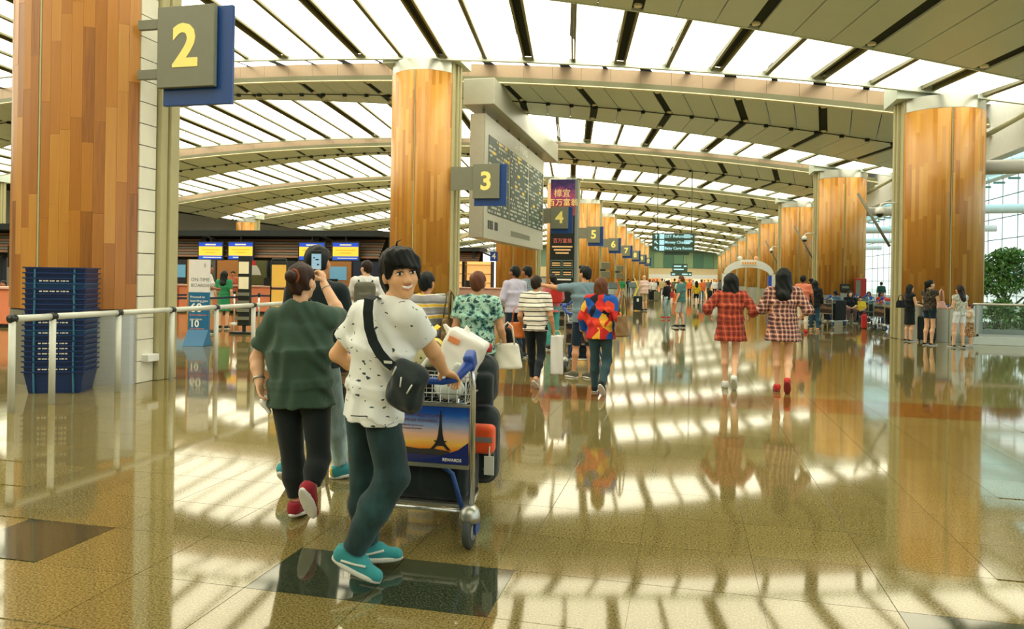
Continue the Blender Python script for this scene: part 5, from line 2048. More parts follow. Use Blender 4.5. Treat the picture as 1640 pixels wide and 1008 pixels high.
def belt(pa, pb, label, mat=None):
    a = Vector((pa[0], pa[1], .93)); b = Vector((pb[0], pb[1], .93))
    t = thing('queue_belt', label, 'belt', (a.x, a.y, .9))
    d = b - a
    n = Vector((-d.y, d.x, 0)).normalized()
    pts = [d * f + Vector((0, 0, .03 - .03 * math.sin(f * PI))) + d.normalized() * (.035 if f < .01 else (-.035 if f > .99 else 0)) for f in (0, .25, .5, .75, 1)]
    strap(t, pts, .05, mat or plain('belt_navy', C(28, 44, 66), .7), 'webbing', n)
    return t


qs = [(-11.2, 14.5), (-11.2, 12.4), (-13.0, 16.5), (-10.9, 17.6), (-13.2, 20.0), (-15.2, 16.6), (-9.6, 20.5)]
for i, q in enumerate(qs):
    stanchion(q, 'chrome queue post holding a dark belt at the check-in lanes', 'queue posts at check-in')
for a, b in ((0, 1), (0, 3), (2, 5), (2, 4), (3, 6)):
    belt(qs[a], qs[b], 'dark queue belt stretched between chrome posts at check-in').__setitem__('group', 'queue belts at check-in')

# ------------------------------------------------------------------ check-in island: gantry, monitors, counters
def gantry(X0, X1, Y, label, z0=2.1, z1=2.95):
    t = thing('checkin_gantry', label, 'gantry', (0, Y, 0))
    n = 7
    M_sl = [plain('slat_brown', C(150, 112, 90), .5), plain('slat_grey', C(120, 116, 104), .5)]
    for i in range(n):
        z = z0 + (z1 - .25 - z0) * i / (n - 1)
        MB().box2((X0, -.02 + .09 * i, z), (X1, .03 + .09 * i, z + .075)).build('slat', M_sl[i % 2], t)
    MB().box2((X0 - .2, -.3, z1 - .1), (X1 + .2, 1.2, z1 + .1)).build('top_frame', M_black, t)
    MB().box2((X0 - .1, .6, z0 - .1), (X1 + .1, .7, z1)).build('back_panel', M_void, t)
    x = X0 + .3
    while x < X1:
        MB().box2((x - .09, .3, 0), (x + .09, .5, z1)).build('post', plain('gantry_post', C(40, 48, 60), .4), t)
        MB().prism([(x + .4, -.3, z1 - .1), (x + .6, -.3, z1 - .1), (x + 1.5, .1, z0 + .35), (x + 1.3, .1, z0 + .35)], (0, .06, 0)).build('brace', M_blackm, t)
        x += 4.6
    MB().box2((X0 + 2, -.05, z0 + .75), (X0 + 3.6, -.03, z0 + .9)).build('lit_sign', emit('gantry_lamp', C(200, 236, 250), 1.0), t)
    return t


YG = 24.2
gantry(-27, -10.4, YG, 'dark slatted gantry over the check-in desks left of the number 3 column')
gantry(-25, -10.6, 37.5, 'dark slatted gantry over the second check-in island')
M_scr_y = plain('screen_yellow_off', C(246, 200, 70), .4)


def monitor(p, label, group, rz=0.0, hang=.45):
    t = thing('check_in_monitor', label, 'monitor', p, rz, group)
    MB().box2((-.53, -.03, -.34), (.53, .03, .34)).build('casing', M_black, t, bevel=.01)
    MB().box2((-.48, -.034, .16), (.48, -.03, .3)).build('header_bar', emit('scr_blue', C(24, 70, 190), .7), t)
    s = MB().box2((-.48, -.034, -.17), (.48, -.03, .16)).build('screen', emit('scr_yellow', C(250, 196, 64), .75), t)
    MB().box2((-.48, -.034, -.3), (.48, -.03, -.17)).build('footer_bar', emit('scr_blue2', C(30, 80, 190), .7), t)
    MB().box2((-.22, -.036, .2), (.22, -.034, .25)).build('header_text', M_textw, t)
    for i, w_ in enumerate((.36, .2)):
        MB().box2((-w_, -.036, .03 - .1 * i), (w_, -.034, .05 - .1 * i)).build('screen_text', plain('scr_ochre', C(200, 150, 40), .5), t)
    MB().box2((-.3, -.036, -.25), (.44, -.034, -.22)).build('footer_text', M_textw, t)
    MB().tube([(0, .0, .34), (0, 0, .34 + hang)], .03, 8).build('hanger', M_blackm, t)
    return t


for i, (px, py) in enumerate(((338, 402), (386, 402), (500, 403), (554, 403))):
    q = atY(px, py, YG - .2)
    lb = ['check-in monitor directly above the ON TIME BOARDING banner', 'check-in monitor above the dark leaflet rack', 'check-in monitor partly behind the raised phone', 'check-in monitor above the man with the backpack'][i]
    monitor(q, lb, None, 0, 2.87 - q.z - .34)
gantry(-31, -20.6, 20.8, 'dark slatted gantry end seen left of the first wooden column')
mn = thing('check_in_monitor', 'dark screen with green lines at the far left of the check-in desks', 'monitor', atY(33, 411, 20.6))
MB().box2((-.5, -.03, -.36), (.5, .03, .36)).build('casing', M_black, mn)
for k in range(4):
    MB().box2((-.4, -.034, .2 - .14 * k), (.3, -.03, .24 - .14 * k)).build('text_row', emit('scr_green', C(120, 200, 190), .6), mn)
MB().tube([(0, 0, .36), (0, 0, 1.1)], .03, 8).build('hanger', M_blackm, mn)

M_desk = plain('desk_coral', C(226, 134, 96), .45)
M_desk2 = plain('desk_pink', C(222, 176, 158), .4)


def counter(p, label, w_=2.2, mat=None, group=None, num=None):
    t = thing('checkin_counter', label, 'counter', (p[0], p[1], 0), 0, group)
    MB().box2((-w_ / 2, -.3, .08), (w_ / 2, .3, 1.0)).build('front', mat or M_desk, t, bevel=.03)
    MB().box2((-w_ / 2 - .04, -.38, 1.0), (w_ / 2 + .04, .34, 1.06)).build('worktop', M_desk2, t, bevel=.01)
    MB().box2((-w_ / 2 + .05, -.25, 0), (w_ / 2 - .05, .25, .08)).build('plinth', M_blackm, t)
    MB().box2((-.3, .0, 1.06), (.12, .05, 1.36)).build('desk_screen', M_black, t)
    MB().lathe([(.08, 0), (.08, .01)], 16, (w_ * .3, -.3, .82)).build('number_disc', M_signgrey, t) if num else None
    return t


cx = [(-20.5, 25.5), (-17.9, 25.5), (-15.3, 25.5), (-12.7, 25.5), (-23.1, 25.5)]
for i, c in enumerate(cx):
    counter(c, 'coral check-in counter under the slatted gantry', 2.3, None, 'coral check-in counters')
cp = counter((-9.3, 32.0), 'long pale pink counter in front of the wooden column', 5.2, M_desk2)
c4 = thing('island_sign', 'small blue square sign with a white 4', 'sign', atY(791, 411, 30.45))
MB().box2((-.16, -.02, -.2), (.16, .02, .2)).build('plate', plain('royal_blue', C(30, 66, 160), .4), c4)
text('numeral', '4', .34, M_textw, c4, (0, -.022, 0), ext=.002, bold=.006)
MB().tube([(0, 0, .2), (0, 0, 3.95 - c4.location.z)], .015, 6).build('hanger', M_blackm, c4)
# island 4 canopy seen past column 3
cn = thing('counter_canopy', 'pale sloping canopy frame beside the small blue 4 sign', 'canopy', (-9.9, 30.4, 0))
MB().box2((-.06, -.06, 0), (.06, .06, 2.9)).build('post', M_signblue, cn)
MB().prism([(-.1, -.1, 2.8), (2.3, -.1, 3.93), (2.3, -.1, 4.05), (-.1, -.1, 2.95)], (0, .3, 0)).build('beam', M_lip, cn)
MB().box2((-2.2, -1.3, 3.4), (-.06, -1.1, 3.5)).build('cross_arm', M_blackm, cn)
MB().box2((-.16, -1.3, 3.4), (-.06, .0, 3.5)).build('cross_arm', M_blackm, cn)
MB().box2((-.06, -.06, 2.9), (.06, .06, 3.5)).build('post_top', M_signblue, cn)
for k in range(2):
    m_ = thing('check_in_monitor', 'dark tilted monitor hanging near the number 3 column', 'monitor', (-11.3 + .75 * k, 29.2, 2.5), .5, 'dark monitors beside the number 3 column')
    MB().box((0, 0, 0), (.3, .04, .5), Matrix.Rotation(.15, 3, 'Y')).build('casing', plain('mon_green', C(70, 90, 80), .4), m_, bevel=.01)
    MB().box2((-.03, -.03, .4), (.03, .03, .95)).build('arm', M_blackm, m_)
for k in range(3):
    m_ = thing('lit_shelf', 'warmly lit shop shelf behind the pink counter', 'shelf', (-13.2 + 1.5 * k, 36.5, 0), 0, 'lit shop shelves behind the pink counter')
    MB().box2((-.7, 0, 0), (.7, .1, 2.3)).build('back', emit('warm_shelf', C(250, 190, 110), .75), m_)
    for q in range(5):
        MB().box2((-.7, -.35, .3 + .45 * q), (.7, .0, .34 + .45 * q)).build('shelf_board', M_plank, m_)
    for sx in (-1, 1):
        MB().box2((sx * .7 - .03, -.35, 0), (sx * .7 + .03, .1, 2.3)).build('upright', M_blackm, m_)
# partitions and posters behind the coral counters
M_part = [plain('partition_dark', C(44, 50, 52), .5), plain('partition_grey', C(92, 92, 84), .5), plain('partition_wood', C(176, 122, 66), .45), plain('partition_navy', C(34, 46, 70), .5)]
for i in range(13):
    x = -26.4 + 1.25 * i
    pt_ = thing('partition_panel', ['dark partition panel behind the coral counters', 'grey partition panel behind the coral counters', 'wooden partition panel behind the coral counters', 'navy partition panel behind the coral counters'][(i * 5) % 4], 'panel', (x, 28.2, 0), 0, 'partition panels behind check-in')
    MB().box2((-.6, 0, 0), (.6, .08, 2.15)).build('board', M_part[(i * 5) % 4], pt_)
    MB().box2((-.62, -.02, 0), (-.58, .1, 2.2)).build('upright', M_blackm, pt_)
    if i % 3 == 1:
        MB().box2((-.35, -.02, 1.3), (.4, 0, 1.85)).build('notice', emit('notice_%d' % (i % 2), [C(120, 180, 206), C(240, 190, 110)][i % 2], .3), pt_)
ps = thing('aircraft_poster', 'poster of a white aircraft nose with a red top beside the leaflet rack', 'poster', (-17.4, 27.6, 1.0))
MB().box2((-.62, 0, 0), (.62, .05, 1.2)).build('sheet', plain('poster_olive', C(88, 92, 52), .5), ps)
MB().box2((-.05, .05, -1.0), (.05, .1, 1.2)).build('stand', M_blackm, ps)
MB().prism([(x, -.005, z) for x, z in ((-.4, .45), (.4, .45), (.3, .7), (.18, .85), (-.18, .85), (-.3, .7))], (0, -.004, 0)).build('aircraft_print', M_rail, ps)
MB().prism([(x, -.005, z) for x, z in ((-.14, .85), (.14, .85), (.12, 1.02), (0, 1.08), (-.12, 1.02))], (0, -.004, 0)).build('beacon_print', plain('print_red', C(200, 50, 44), .5), ps)
# racks and boards
q = fl(389, 535)
rk = thing('leaflet_rack', 'tall dark leaflet rack with two cream posters', 'rack', (q.x, q.y, 0), .1)
MB().box2((-.16, 0, .2), (.16, .12, 1.95)).build('panel', M_blackm, rk, bevel=.02)
for z in (1.5, 1.12):
    MB().box2((-.13, -.01, z), (.13, 0, z + .3)).build('poster', M_lip, rk)
for z in (.35, .55, .75, .95):
    MB().box2((-.15, -.06, z), (.15, 0, z + .08)).build('leaflet_tray', M_signgrey, rk)
MB().box2((-.3, -.12, 0), (.3, .25, .05)).build('foot', M_blackm, rk)
MB().box2((-.04, .04, .05), (.04, .08, .25)).build('stem', M_blackm, rk)
q = fl(445, 560)
yb = thing('yellow_board', 'yellow three-panel board in a rounded black frame', 'board', (q.x, q.y, 0), .05)
fr = [(-.17, 0, .05), (-.17, 0, 1.72), (-.14, 0, 1.8), (.14, 0, 1.8), (.17, 0, 1.72), (.17, 0, .05)]
MB().tube(fr, .017, 8).build('frame', M_black, yb, smooth=True)
for z in (.25, .75, 1.25):
    MB().box2((-.155, -.008, z), (.155, .008, z + .44)).build('panel', plain('board_yellow', C(244, 196, 90), .5), yb)
    MB().box2((-.17, -.012, z + .445), (.17, .012, z + .47)).build('crossbar', M_black, yb)
MB().box2((-.25, -.2, 0), (.25, .2, .05)).build('foot', M_black, yb)
q = fl(382, 527)
sc = thing('baggage_stand', 'low wire baggage sizer stand on a star base', 'stand', (q.x - .25, q.y - 1.2, 0))
MB().tube([(-.3, 0, .55), (.3, 0, .55), (.3, .25, .55), (-.3, .25, .55)], .012, 6, closed=True).build('upper_ring', M_steel, sc)
MB().tube([(-.3, 0, .42), (.3, 0, .42), (.3, .25, .42), (-.3, .25, .42)], .012, 6, closed=True).build('lower_ring', M_steel, sc)
for x in (-.3, .3):
    MB().tube([(x, 0, .42), (x, 0, .55)], .01, 6).build('link', M_steel, sc)
MB().tube([(0, .12, .03), (0, .12, .55)], .018, 8).build('stem', M_blackm, sc)
for a in range(4):
    MB().tube([(0, .12, .03), (.34 * math.cos(a * PI / 2 + .5), .12 + .3 * math.sin(a * PI / 2 + .5), .02)], .016, 6).build('foot', M_blackm, sc)

# ------------------------------------------------------------------ white promotional arch
q = fl(1205, 492)
arc = thing('promotional_arch', 'white arched promotional gateway with blue sides', 'gateway', (q.x, q.y + 3.0, 0))
def archpts(R, n=18, a0=.12, a1=PI - .12, sx=1.0, zo=0.0):
    return [(R * sx * math.cos(a), zo + R * math.sin(a)) for a in np.linspace(a0, a1, n)]


oo = archpts(1.62, sx=1.0, zo=1.35); ii = archpts(1.35, sx=1.0, zo=1.2)
oo = [(1.5 * x / 1.6, .9 + (z - 1.35) * .6 + 1.05) for x, z in oo]
ii = [(1.5 * x / 1.35 * .86, .9 + (z - 1.2) * .42 + .95) for x, z in ii]
MB().prism([(x, 0, z) for x, z in oo] + [(x, 0, z) for x, z in ii[::-1]], (0, .5, 0)).build('arch', M_white, arc)
for sx in (-1, 1):
    MB().box2((sx * 1.5 - .12, 0, 0), (sx * 1.5 + .12, .5, 2.0)).build('leg', M_white, arc)
    MB().box2((sx * 1.28 - .1, -.02, .6), (sx * 1.28 + .1, .52, 1.9)).build('side_panel', plain('glitter_blue', C(34, 80, 190), .4), arc)
MB().box2((-.5, -.04, 2.56), (.5, -.0, 2.80)).build('title_plate', M_lip, arc)
for k in range(6):
    MB().box2((-.42 + .15 * k, -.06, 2.61), (-.32 + .15 * k, -.04, 2.76)).build('letter_block', plain('arch_orange', C(240, 170, 110), .5), arc)
for x, m_ in ((-.55, M_white), (.45, plain('arch_orange', C(240, 170, 110), .5))):
    MB().lathe([(.01, 0), (.11, .05), (.15, .14), (.11, .23), (.01, .28)], 14, (x, .25, 2.86)).build('finial', m_, arc, smooth=True)

# self-service kiosks with curved ribbon stands in the hall
for px, py, mt, lb in ((988, 490, plain('kiosk_orange', C(226, 110, 40), .4), 'self-service kiosk with a curved orange ribbon stand'), (1018, 484, plain('kiosk_yellow', C(226, 200, 70), .4), 'self-service kiosk with a curved yellow ribbon stand')):
    f = fl(px, py)
    kz = thing('self_service_kiosk', lb, 'kiosk', (f.x, f.y, 0), .2)
    MB().tube([(0, 0, 0), (-.12, 0, .35), (.04, 0, .7), (.14, 0, 1.0), (.0, 0, 1.35), (-.1, 0, 1.6)], [.09, .07, .06, .06, .05, .03], 8).build('ribbon_stand', mt, kz, smooth=True)
    MB().box((-.25, -.05, 1.15), (.26, .05, .2), Matrix.Rotation(-.4, 3, 'X')).build('touch_screen', plain('kiosk_screen', C(60, 84, 80), .3), kz, bevel=.02)
    MB().box2((-.3, -.2, 0), (.2, .25, .04)).build('base', M_steel, kz)
for r in (4, 5):
    td = thing('column_display', 'pair of small tilted screens fixed to the number %s column' % {4: 'six', 5: 'seven'}[r], 'display', (XL + 1.12, row(r) - .5, 2.3), 0)
    for k in range(2):
        MB().box((.45, -.1, .35 - .75 * k), (.35, .05, .3), Matrix.Rotation(.25, 3, 'X')).build('screen', M_signgrey, td, bevel=.02)
    MB().box2((.0, -.05, -.1), (.45, .05, .1)).build('bracket', M_blackm, td)

# ------------------------------------------------------------------ right side: CCTV, balustrade, planting, boxes on columns
for r in (1, 2, 3):
    cc = thing('security_camera', ['', 'dome security camera on a bent arm on the column by the three women', 'dome security camera on the column behind the seated travellers', 'small dome security camera on the third window-side column'][r], 'camera', (XR - 1.1, row(r) - .1, 3.62))
    MB().tube([(0, 0, .12), (-.3, 0, .12), (-.4, 0, .08), (-.43, 0, 0)], .025, 8).build('arm', M_white, cc, smooth=True)
    MB().lathe([(.02, .02), (.1, -.02), (.12, -.1), (.12, -.18)], 16, (-.43, 0, 0)).build('housing', M_white, cc, smooth=True)
    MB().lathe([(.1, -.18), (.085, -.23), (.05, -.265), (.005, -.28)], 16, (-.43, 0, 0)).build('dome', M_black, cc, smooth=True)
YB = 21.3
bal = thing('glass_balustrade', 'glass balustrade with a metal hand rail beside the window-side column', 'balustrade', (7.22, YB, 0))
MB().tube([(-.1, 0, 1.02), (9, 0, 1.02)], .035, 10).build('hand_rail', M_steel, bal, smooth=True)
MB().box2((-.1, -.1, .0), (9, .12, .2)).build('kerb', M_rail, bal)
MB().box2((-.1, -.03, .2), (9, .03, .26)).build('shoe_rail', M_steel, bal)
for k in range(7):
    MB().box2((0 + 1.5 * k - .03, -.03, .2), (1.5 * k + .03, .03, 1.0)).build('post', M_steel, bal)
    if k < 6:
        MB().box2((.05 + 1.5 * k, -.006, .27), (1.45 + 1.5 * k, .006, .98)).build('pane', M_glass, bal)


def leaf_cloud(centers, n, size, seed):
    rg = np.random.default_rng(seed)
    mb = MB()
    for i in range(n):
        c, r = centers[rg.integers(len(centers))]
        d = rg.normal(size=3); d /= np.linalg.norm(d)
        p = np.array(c) + d * np.array(r) * rg.random() ** .4
        a = rg.normal(size=3); a /= np.linalg.norm(a)
        b = np.cross(a, rg.normal(size=3)); b /= np.linalg.norm(b)
        nn = np.cross(a, b)
        s = size * (.7 + .6 * rg.random())
        mb.add([p - a * s, p + b * s * .42 + nn * s * .12, p + a * s, p - b * s * .42 + nn * s * .12], [(0, 1, 2), (0, 2, 3)])
    return mb


def leaf_mat(name, a, b):
    t = NT(name)
    nz = t.noise(t.n('ShaderNodeNewGeometry').outputs['Position'], 7.0, 2.0)
    t.base(t.mix(nz, a, b))
    t.set(.5)
    return t.m


M_leaf = leaf_mat('leaf_green', C(44, 92, 40), C(120, 160, 66))
M_bark = plain('bark', C(96, 92, 70), .8)
tre = thing('indoor_tree', 'leafy green tree growing behind the glass balustrade', 'tree', (9.75, 26.5, .12))
MB().tube([(0, 0, 0), (.1, 0, .7), (-.05, .1, 1.4), (.1, 0, 2.1)], [.09, .07, .06, .03], 8).build('trunk', M_bark, tre, smooth=True)
for a in range(7):
    an = a * .95
    MB().tube([(0, 0, .5 + .12 * a), (.5 * math.cos(an), .4 * math.sin(an), 1.0 + .12 * a), (1.0 * math.cos(an), .8 * math.sin(an), 1.25 + .14 * a)], [.04, .03, .01], 6).build('branch', M_bark, tre, smooth=True)
fo = leaf_cloud([((-.5, 0, 2.0), (.75, .7, .45)), ((.5, .1, 1.8), (.8, .7, .5)), ((-.3, -.2, 1.4), (.8, .7, .4)), ((.1, 0, 2.3), (.5, .5, .3)), ((-.8, .1, 1.6), (.5, .5, .4))], 3600, .075, 3).build('foliage', M_leaf, tre)
fo['kind'] = 'stuff'
for i, (x, y, z) in enumerate(((8.45, 23.6, .95), (9.35, 24.0, .8), (10.3, 24.6, .9))):
    sh = thing('shrub', 'low green shrub behind the glass balustrade', 'shrub', (x, y, .12), 0, 'shrubs behind the balustrade')
    o = leaf_cloud([((0, 0, z * .55), (.55, .5, .45)), ((.2, .1, z * .8), (.35, .35, .3))], 700, .07, 20 + i).build('foliage', M_leaf, sh); o['kind'] = 'stuff'
    for a in range(5):
        MB().tube([(0, 0, 0), (.25 * math.cos(a * 1.3), .25 * math.sin(a * 1.3), z * .8)], [.015, .006], 5).build('stem', M_bark, sh)
pl = thing('planter', 'long pale planter box behind the glass balustrade', 'planter', (10.5, 24.8, 0))
MB().box2((-2.6, -1.8, 0), (3.4, -1.7, .3)).build('front_wall', M_concrete, pl)
MB().box2((-2.6, -1.7, 0), (3.4, 2.6, .12)).build('soil', plain('soil', C(90, 84, 66), .9), pl)
MB().box2((-2.6, 2.6, 0), (3.4, 2.7, .3)).build('rear_wall', M_concrete, pl)

rb = thing('red_cabinet', 'red fire cabinet standing against the column behind the seated travellers', 'cabinet', (XR + .62, row(2) - 1.3, .98))
MB().box2((-.22, 0, -.08), (.22, .25, .74)).build('body', plain('fire_red', C(168, 44, 40), .4), rb, bevel=.02)
MB().box2((-.21, -.02, -.02), (-.02, 0, .66)).build('notice_panel', M_signgrey, rb)
MB().tube([(0, .05, .74), (.0, .05, .9), (.1, .05, .92)], .02, 6).build('hook', plain('hook_yellow', C(220, 170, 60), .5), rb)
MB().box2((-.18, .05, -.98), (.18, .2, -.08)).build('stand', M_blackm, rb)
bb = thing('wall_box', 'black notice box mounted on the column behind the seated travellers', 'box', (XR + .03, row(2) - CE - CB - .1, 1.12))
MB().box2((-.2, -.08, 0), (.2, .08, .35)).build('casing', M_black, bb, bevel=.02)
MB().box2((-.13, -.085, .16), (.15, -.08, .26)).build('window', M_signgrey, bb)
MB().box2((-.18, -.06, -.4), (.18, .06, -.05)).build('leaflet_box', M_concrete, bb)
# ------------------------------------------------------------------ middle-distance people
def mix(*ds):
    r = {}
    for d in ds:
        r.update(d)
    return r


def handbag(label, loc, rz, w_, h_, d_, mat, strap_h, strap_mat=None, group=None, flare=1.0):
    t = thing('handbag', label, 'bag', loc, rz, group)
    sd = SDF(.013)
    sd.tube((0, 0, 0), (0, 0, h_), (w_ / 2 * flare, d_ / 2), (w_ / 2 * .8, d_ / 2 * .55), k=.01, cap=.02)
    link('shell', sd.mesh('shell', lambda X, Y, Z: .004 * np.sin(40 * X + 9 * Z) * np.sin(30 * Z)), t, mat)
    for sy in (-1, 1):
        MB().tube([(-w_ * .25, sy * d_ * .2, h_ * .95), (-w_ * .16, sy * .015, h_ + strap_h * .8), (0, 0, h_ + strap_h), (w_ * .16, sy * .015, h_ + strap_h * .8), (w_ * .25, sy * d_ * .2, h_ * .95)], .009, 6).build('strap', strap_mat or mat, t, smooth=True)
    return t


def local(root_pos, rot, p):
    a = math.radians(rot)
    return (root_pos[0] + p[0] * math.cos(a) - p[1] * math.sin(a), root_pos[1] + p[0] * math.sin(a) + p[1] * math.cos(a), p[2])


M_stripeY = stripes('yellow_grey_stripe', [(0, C(150, 150, 152)), (.46, C(226, 222, 210)), (.52, C(238, 196, 70)), (.74, C(226, 222, 210)), (.8, C(120, 120, 126)), (.97, C(150, 150, 152))], .115)
M_stripeB = stripes('white_black_stripe', [(0, C(232, 228, 214)), (.72, C(34, 40, 40)), (.93, C(232, 228, 214))], .062)
M_floral = blotch('floral_teal', [C(30, 52, 60), C(78, 128, 122), C(150, 196, 178), C(176, 210, 190), C(52, 84, 88)], 17.0)
M_geo = blotch('geometric_multicolour', [C(20, 26, 40), C(206, 46, 36), C(224, 70, 44), C(236, 178, 60), C(24, 84, 170), C(196, 40, 40)], 10.5, True)
M_plaidR = plaid('red_plaid', C(186, 66, 44), C(58, 28, 28), C(206, 150, 104), C(26, 40, 48), .075, .5, .3)
M_plaidN = plaid('navy_plaid', C(200, 120, 90), C(20, 34, 50), C(226, 220, 206), C(30, 60, 64), .058, .72, .55)
D_blue = denim('blue_denim', C(34, 70, 92))
D_mid = denim('mid_denim', C(60, 100, 124))
C_navy = cloth('navy_cloth', C(20, 42, 58))
C_black = cloth('black_cloth', C(16, 24, 28))
C_greytr = cloth('teal_grey_trousers', C(44, 72, 78))
C_white = cloth('white_cloth', C(224, 224, 222))
C_lilac = cloth('lilac_shirt', C(196, 192, 214))
C_greyblue = cloth('grey_blue_shirt', C(112, 138, 150))
C_khaki = cloth('khaki_cloth', C(186, 166, 120))
C_salmon = cloth('salmon_cloth', C(222, 128, 98))
C_greyshort = cloth('light_grey_cloth', C(178, 178, 170))
C_tealtee = cloth('teal_tee', C(70, 120, 116))
C_yellow = cloth('yellow_cloth', C(226, 196, 56))
C_orange = cloth('orange_cloth', C(222, 110, 52))
C_red = cloth('red_cloth2', C(190, 48, 40))
C_green = cloth('emerald_cloth', C(40, 130, 84))
C_olive = cloth('olive_cloth', C(110, 112, 84))
C_pinkw = cloth('pale_pink_cloth', C(226, 196, 184))
C_grey = cloth('mid_grey_cloth', C(120, 124, 122))
C_brown = cloth('brown_leather', C(128, 96, 52), .5, .2)
C_tan = cloth('tan_leather', C(206, 112, 50), .45, .2)

# yellow-striped woman and the floral-blouse woman beyond the trolley
p = atd(680, 640, 7.4); p = (p.x, p.y)
person('woman in a yellow and grey striped top beyond the trolley', p, -6, 1.55, .013, mix(STRIDE_L, dict(elR=(.25, .03, 1.12), wrR=(.24, .12, .9))),
       top=dict(mat=M_stripeY, sleeve=.38, hem=.8, loose=1.12), bottom=('trousers', C_black, .1, 1.05), hairs=('short', H_BLACK), fem=True, w=1.05)
q = local(p, -6, (.27, -.03, .78))
handbag('brown glittery tote on the arm of the yellow-striped woman', q, 1.4, .30, .33, .16, plain('bronze', C(120, 96, 56), .35, .3, .4, 40.0), .26)
p = atd(762, 660, 7.2); p = (p.x, p.y)
person('short-haired woman in a teal floral blouse and jeans', p, 4, 1.56, .012, mix(STRIDE_R, dict(elR=(.25, .0, 1.1), wrR=(.27, .13, .95))),
       top=dict(mat=M_floral, sleeve=.30, hem=.84, loose=1.1, sleeve_w=1.15), bottom=('trousers', D_blue, .1, 1.05), hairs=('short', H_BROWN), fem=True, w=1.06, shoes=C_black)
q = local(p, 4, (.28, .1, .62))
handbag('white and grey handbag carried by the woman in the floral blouse', q, .3, .27, .25, .15, plain('bone_leather', C(226, 222, 206), .4), .2, None, None, 1.15)
q = local(p, 4, (.26, .17, .75))
jk = thing('folded_jacket', 'dark jacket hung over the arm of the floral-blouse woman', 'jacket', q, .2)
sd = SDF(.014); sd.cone((0, 0, .22), (.1, 0, 0), .05, .07, k=.03); sd.cone((0, .02, .2), (-.04, .02, .05), .05, .05, k=.03)
link('cloth', sd.mesh('cloth'), jk, C_black)

# striped-top woman with orange bag and white carrier
p = fl(856, 620)
person('woman in a black and white striped top carrying an orange handbag', p, -4, 1.54, .0115, mix(STRIDE_L, dict(elL=(-.24, -.02, 1.08), wrL=(-.26, .1, .98), elR=(.24, -.02, 1.1), wrR=(.27, .06, .86))),
       top=dict(mat=M_stripeB, sleeve=.38, hem=.86, loose=1.06), bottom=('trousers', denim('black_denim', C(16, 28, 34)), .12, .95), hairs=('short', H_DARK), fem=True, w=1.08, shoes=cloth('taupe_shoe', C(150, 120, 90)), shoe_style='flat')
q = local(p, -4, (-.3, .1, .66))
handbag('orange leather handbag held by the striped-top woman', q, .2, .27, .22, .14, C_tan, .22, None, None, 1.1)
q = local(p, -4, (.29, .08, .18))
cb = thing('carrier_bag', 'tall white paper carrier hanging from the hand of the striped-top woman', 'bag', q, .1)
sd = SDF(.012); sd.box((0, 0, .27), (.085, .05, .27), .015)
link('shell', sd.mesh('shell', lambda X, Y, Z: .004 * np.sin(50 * X + 7 * Z)), cb, M_white)
MB().tube([(-.05, 0, .54), (-.03, 0, .6), (.03, 0, .6), (.05, 0, .54)], .006, 5).build('handle', plain('cream_handle', C(240, 220, 140), .6), cb)

# pointing man with trolley
p = fl(934, 606)
person('man in a grey-blue shirt pointing ahead with outstretched left arm', p, 14, 1.7, .0115, mix(dict(elL=(-.40, .06, 1.36), wrL=(-.64, .12, 1.40), hdL=(-1, .15, .02), elR=(.25, -.02, 1.1), wrR=(.2, .2, 1.0), yh=38, anL=(-.14, .06, .085), knL=(-.11, .06, .49), tyL=40, tyR=30)),
       top=dict(mat=C_greyblue, sleeve=.5, hem=.84, loose=1.1), bottom=('shorts', C_navy, .50, 1.1), shoes=cloth('olive_shoe', C(96, 96, 80)), hairs=('quiff', H_BLACK), skin=SKIN, curl=(.5, .5))
tp = local(p, 4, (-.02, .75, 0))
tB = make_trolley('luggage trolley pushed by the pointing man', (tp[0], tp[1]), .05)
bq = local(tp, 3, (-.05, .42, .22))
t = soft('suitcase', 'large navy suitcase lying on the trolley of the pointing man', 'suitcase', bq, .05, lambda s: (s.box((0, 0, .12), (.25, .3, .12), .05),), C_navy, .02)
MB().box2((-.08, -.32, .1), (.08, -.3, .14)).build('handle', M_black, t)
bq = local(tp, 3, (-.1, .3, .80))
t = soft('backpack', 'small dark backpack with an orange pocket on the pointing man\'s trolley', 'backpack', bq, .05, lambda s: (s.box((0, 0, .14), (.14, .09, .15), .05),), CB_, .018)
MB().box((.07, -.095, .12), (.05, .015, .09)).build('pocket', C_red, t, bevel=.01)

# woman in the geometric blouse
p = fl(960, 630)
person('woman in a multicoloured geometric blouse and grey-teal trousers', p, -6, 1.53, .0115, mix(dict(anR=(.09, -.24, .17), knR=(.1, .03, .47), fpR=-45, anL=(-.09, .08, .085), knL=(-.09, .06, .49), elL=(-.27, -.03, 1.1), wrL=(-.26, .08, .86), elR=(.27, -.08, 1.12), wrR=(.26, .14, 1.06))),
       top=dict(mat=M_geo, sleeve=.9, hem=.80, loose=1.18, sleeve_w=1.18, flare=1.05), bottom=('trousers', C_greytr, .08, 1.08), hairs=('bob', H_BROWN), fem=True, w=1.06, shoes=C_black)
q = local(p, -6, (.30, -.06, .76))
handbag('olive leather shoulder bag on the woman in the geometric blouse', q, 1.2, .28, .28, .15, C_brown, .28, None, None, 1.1)

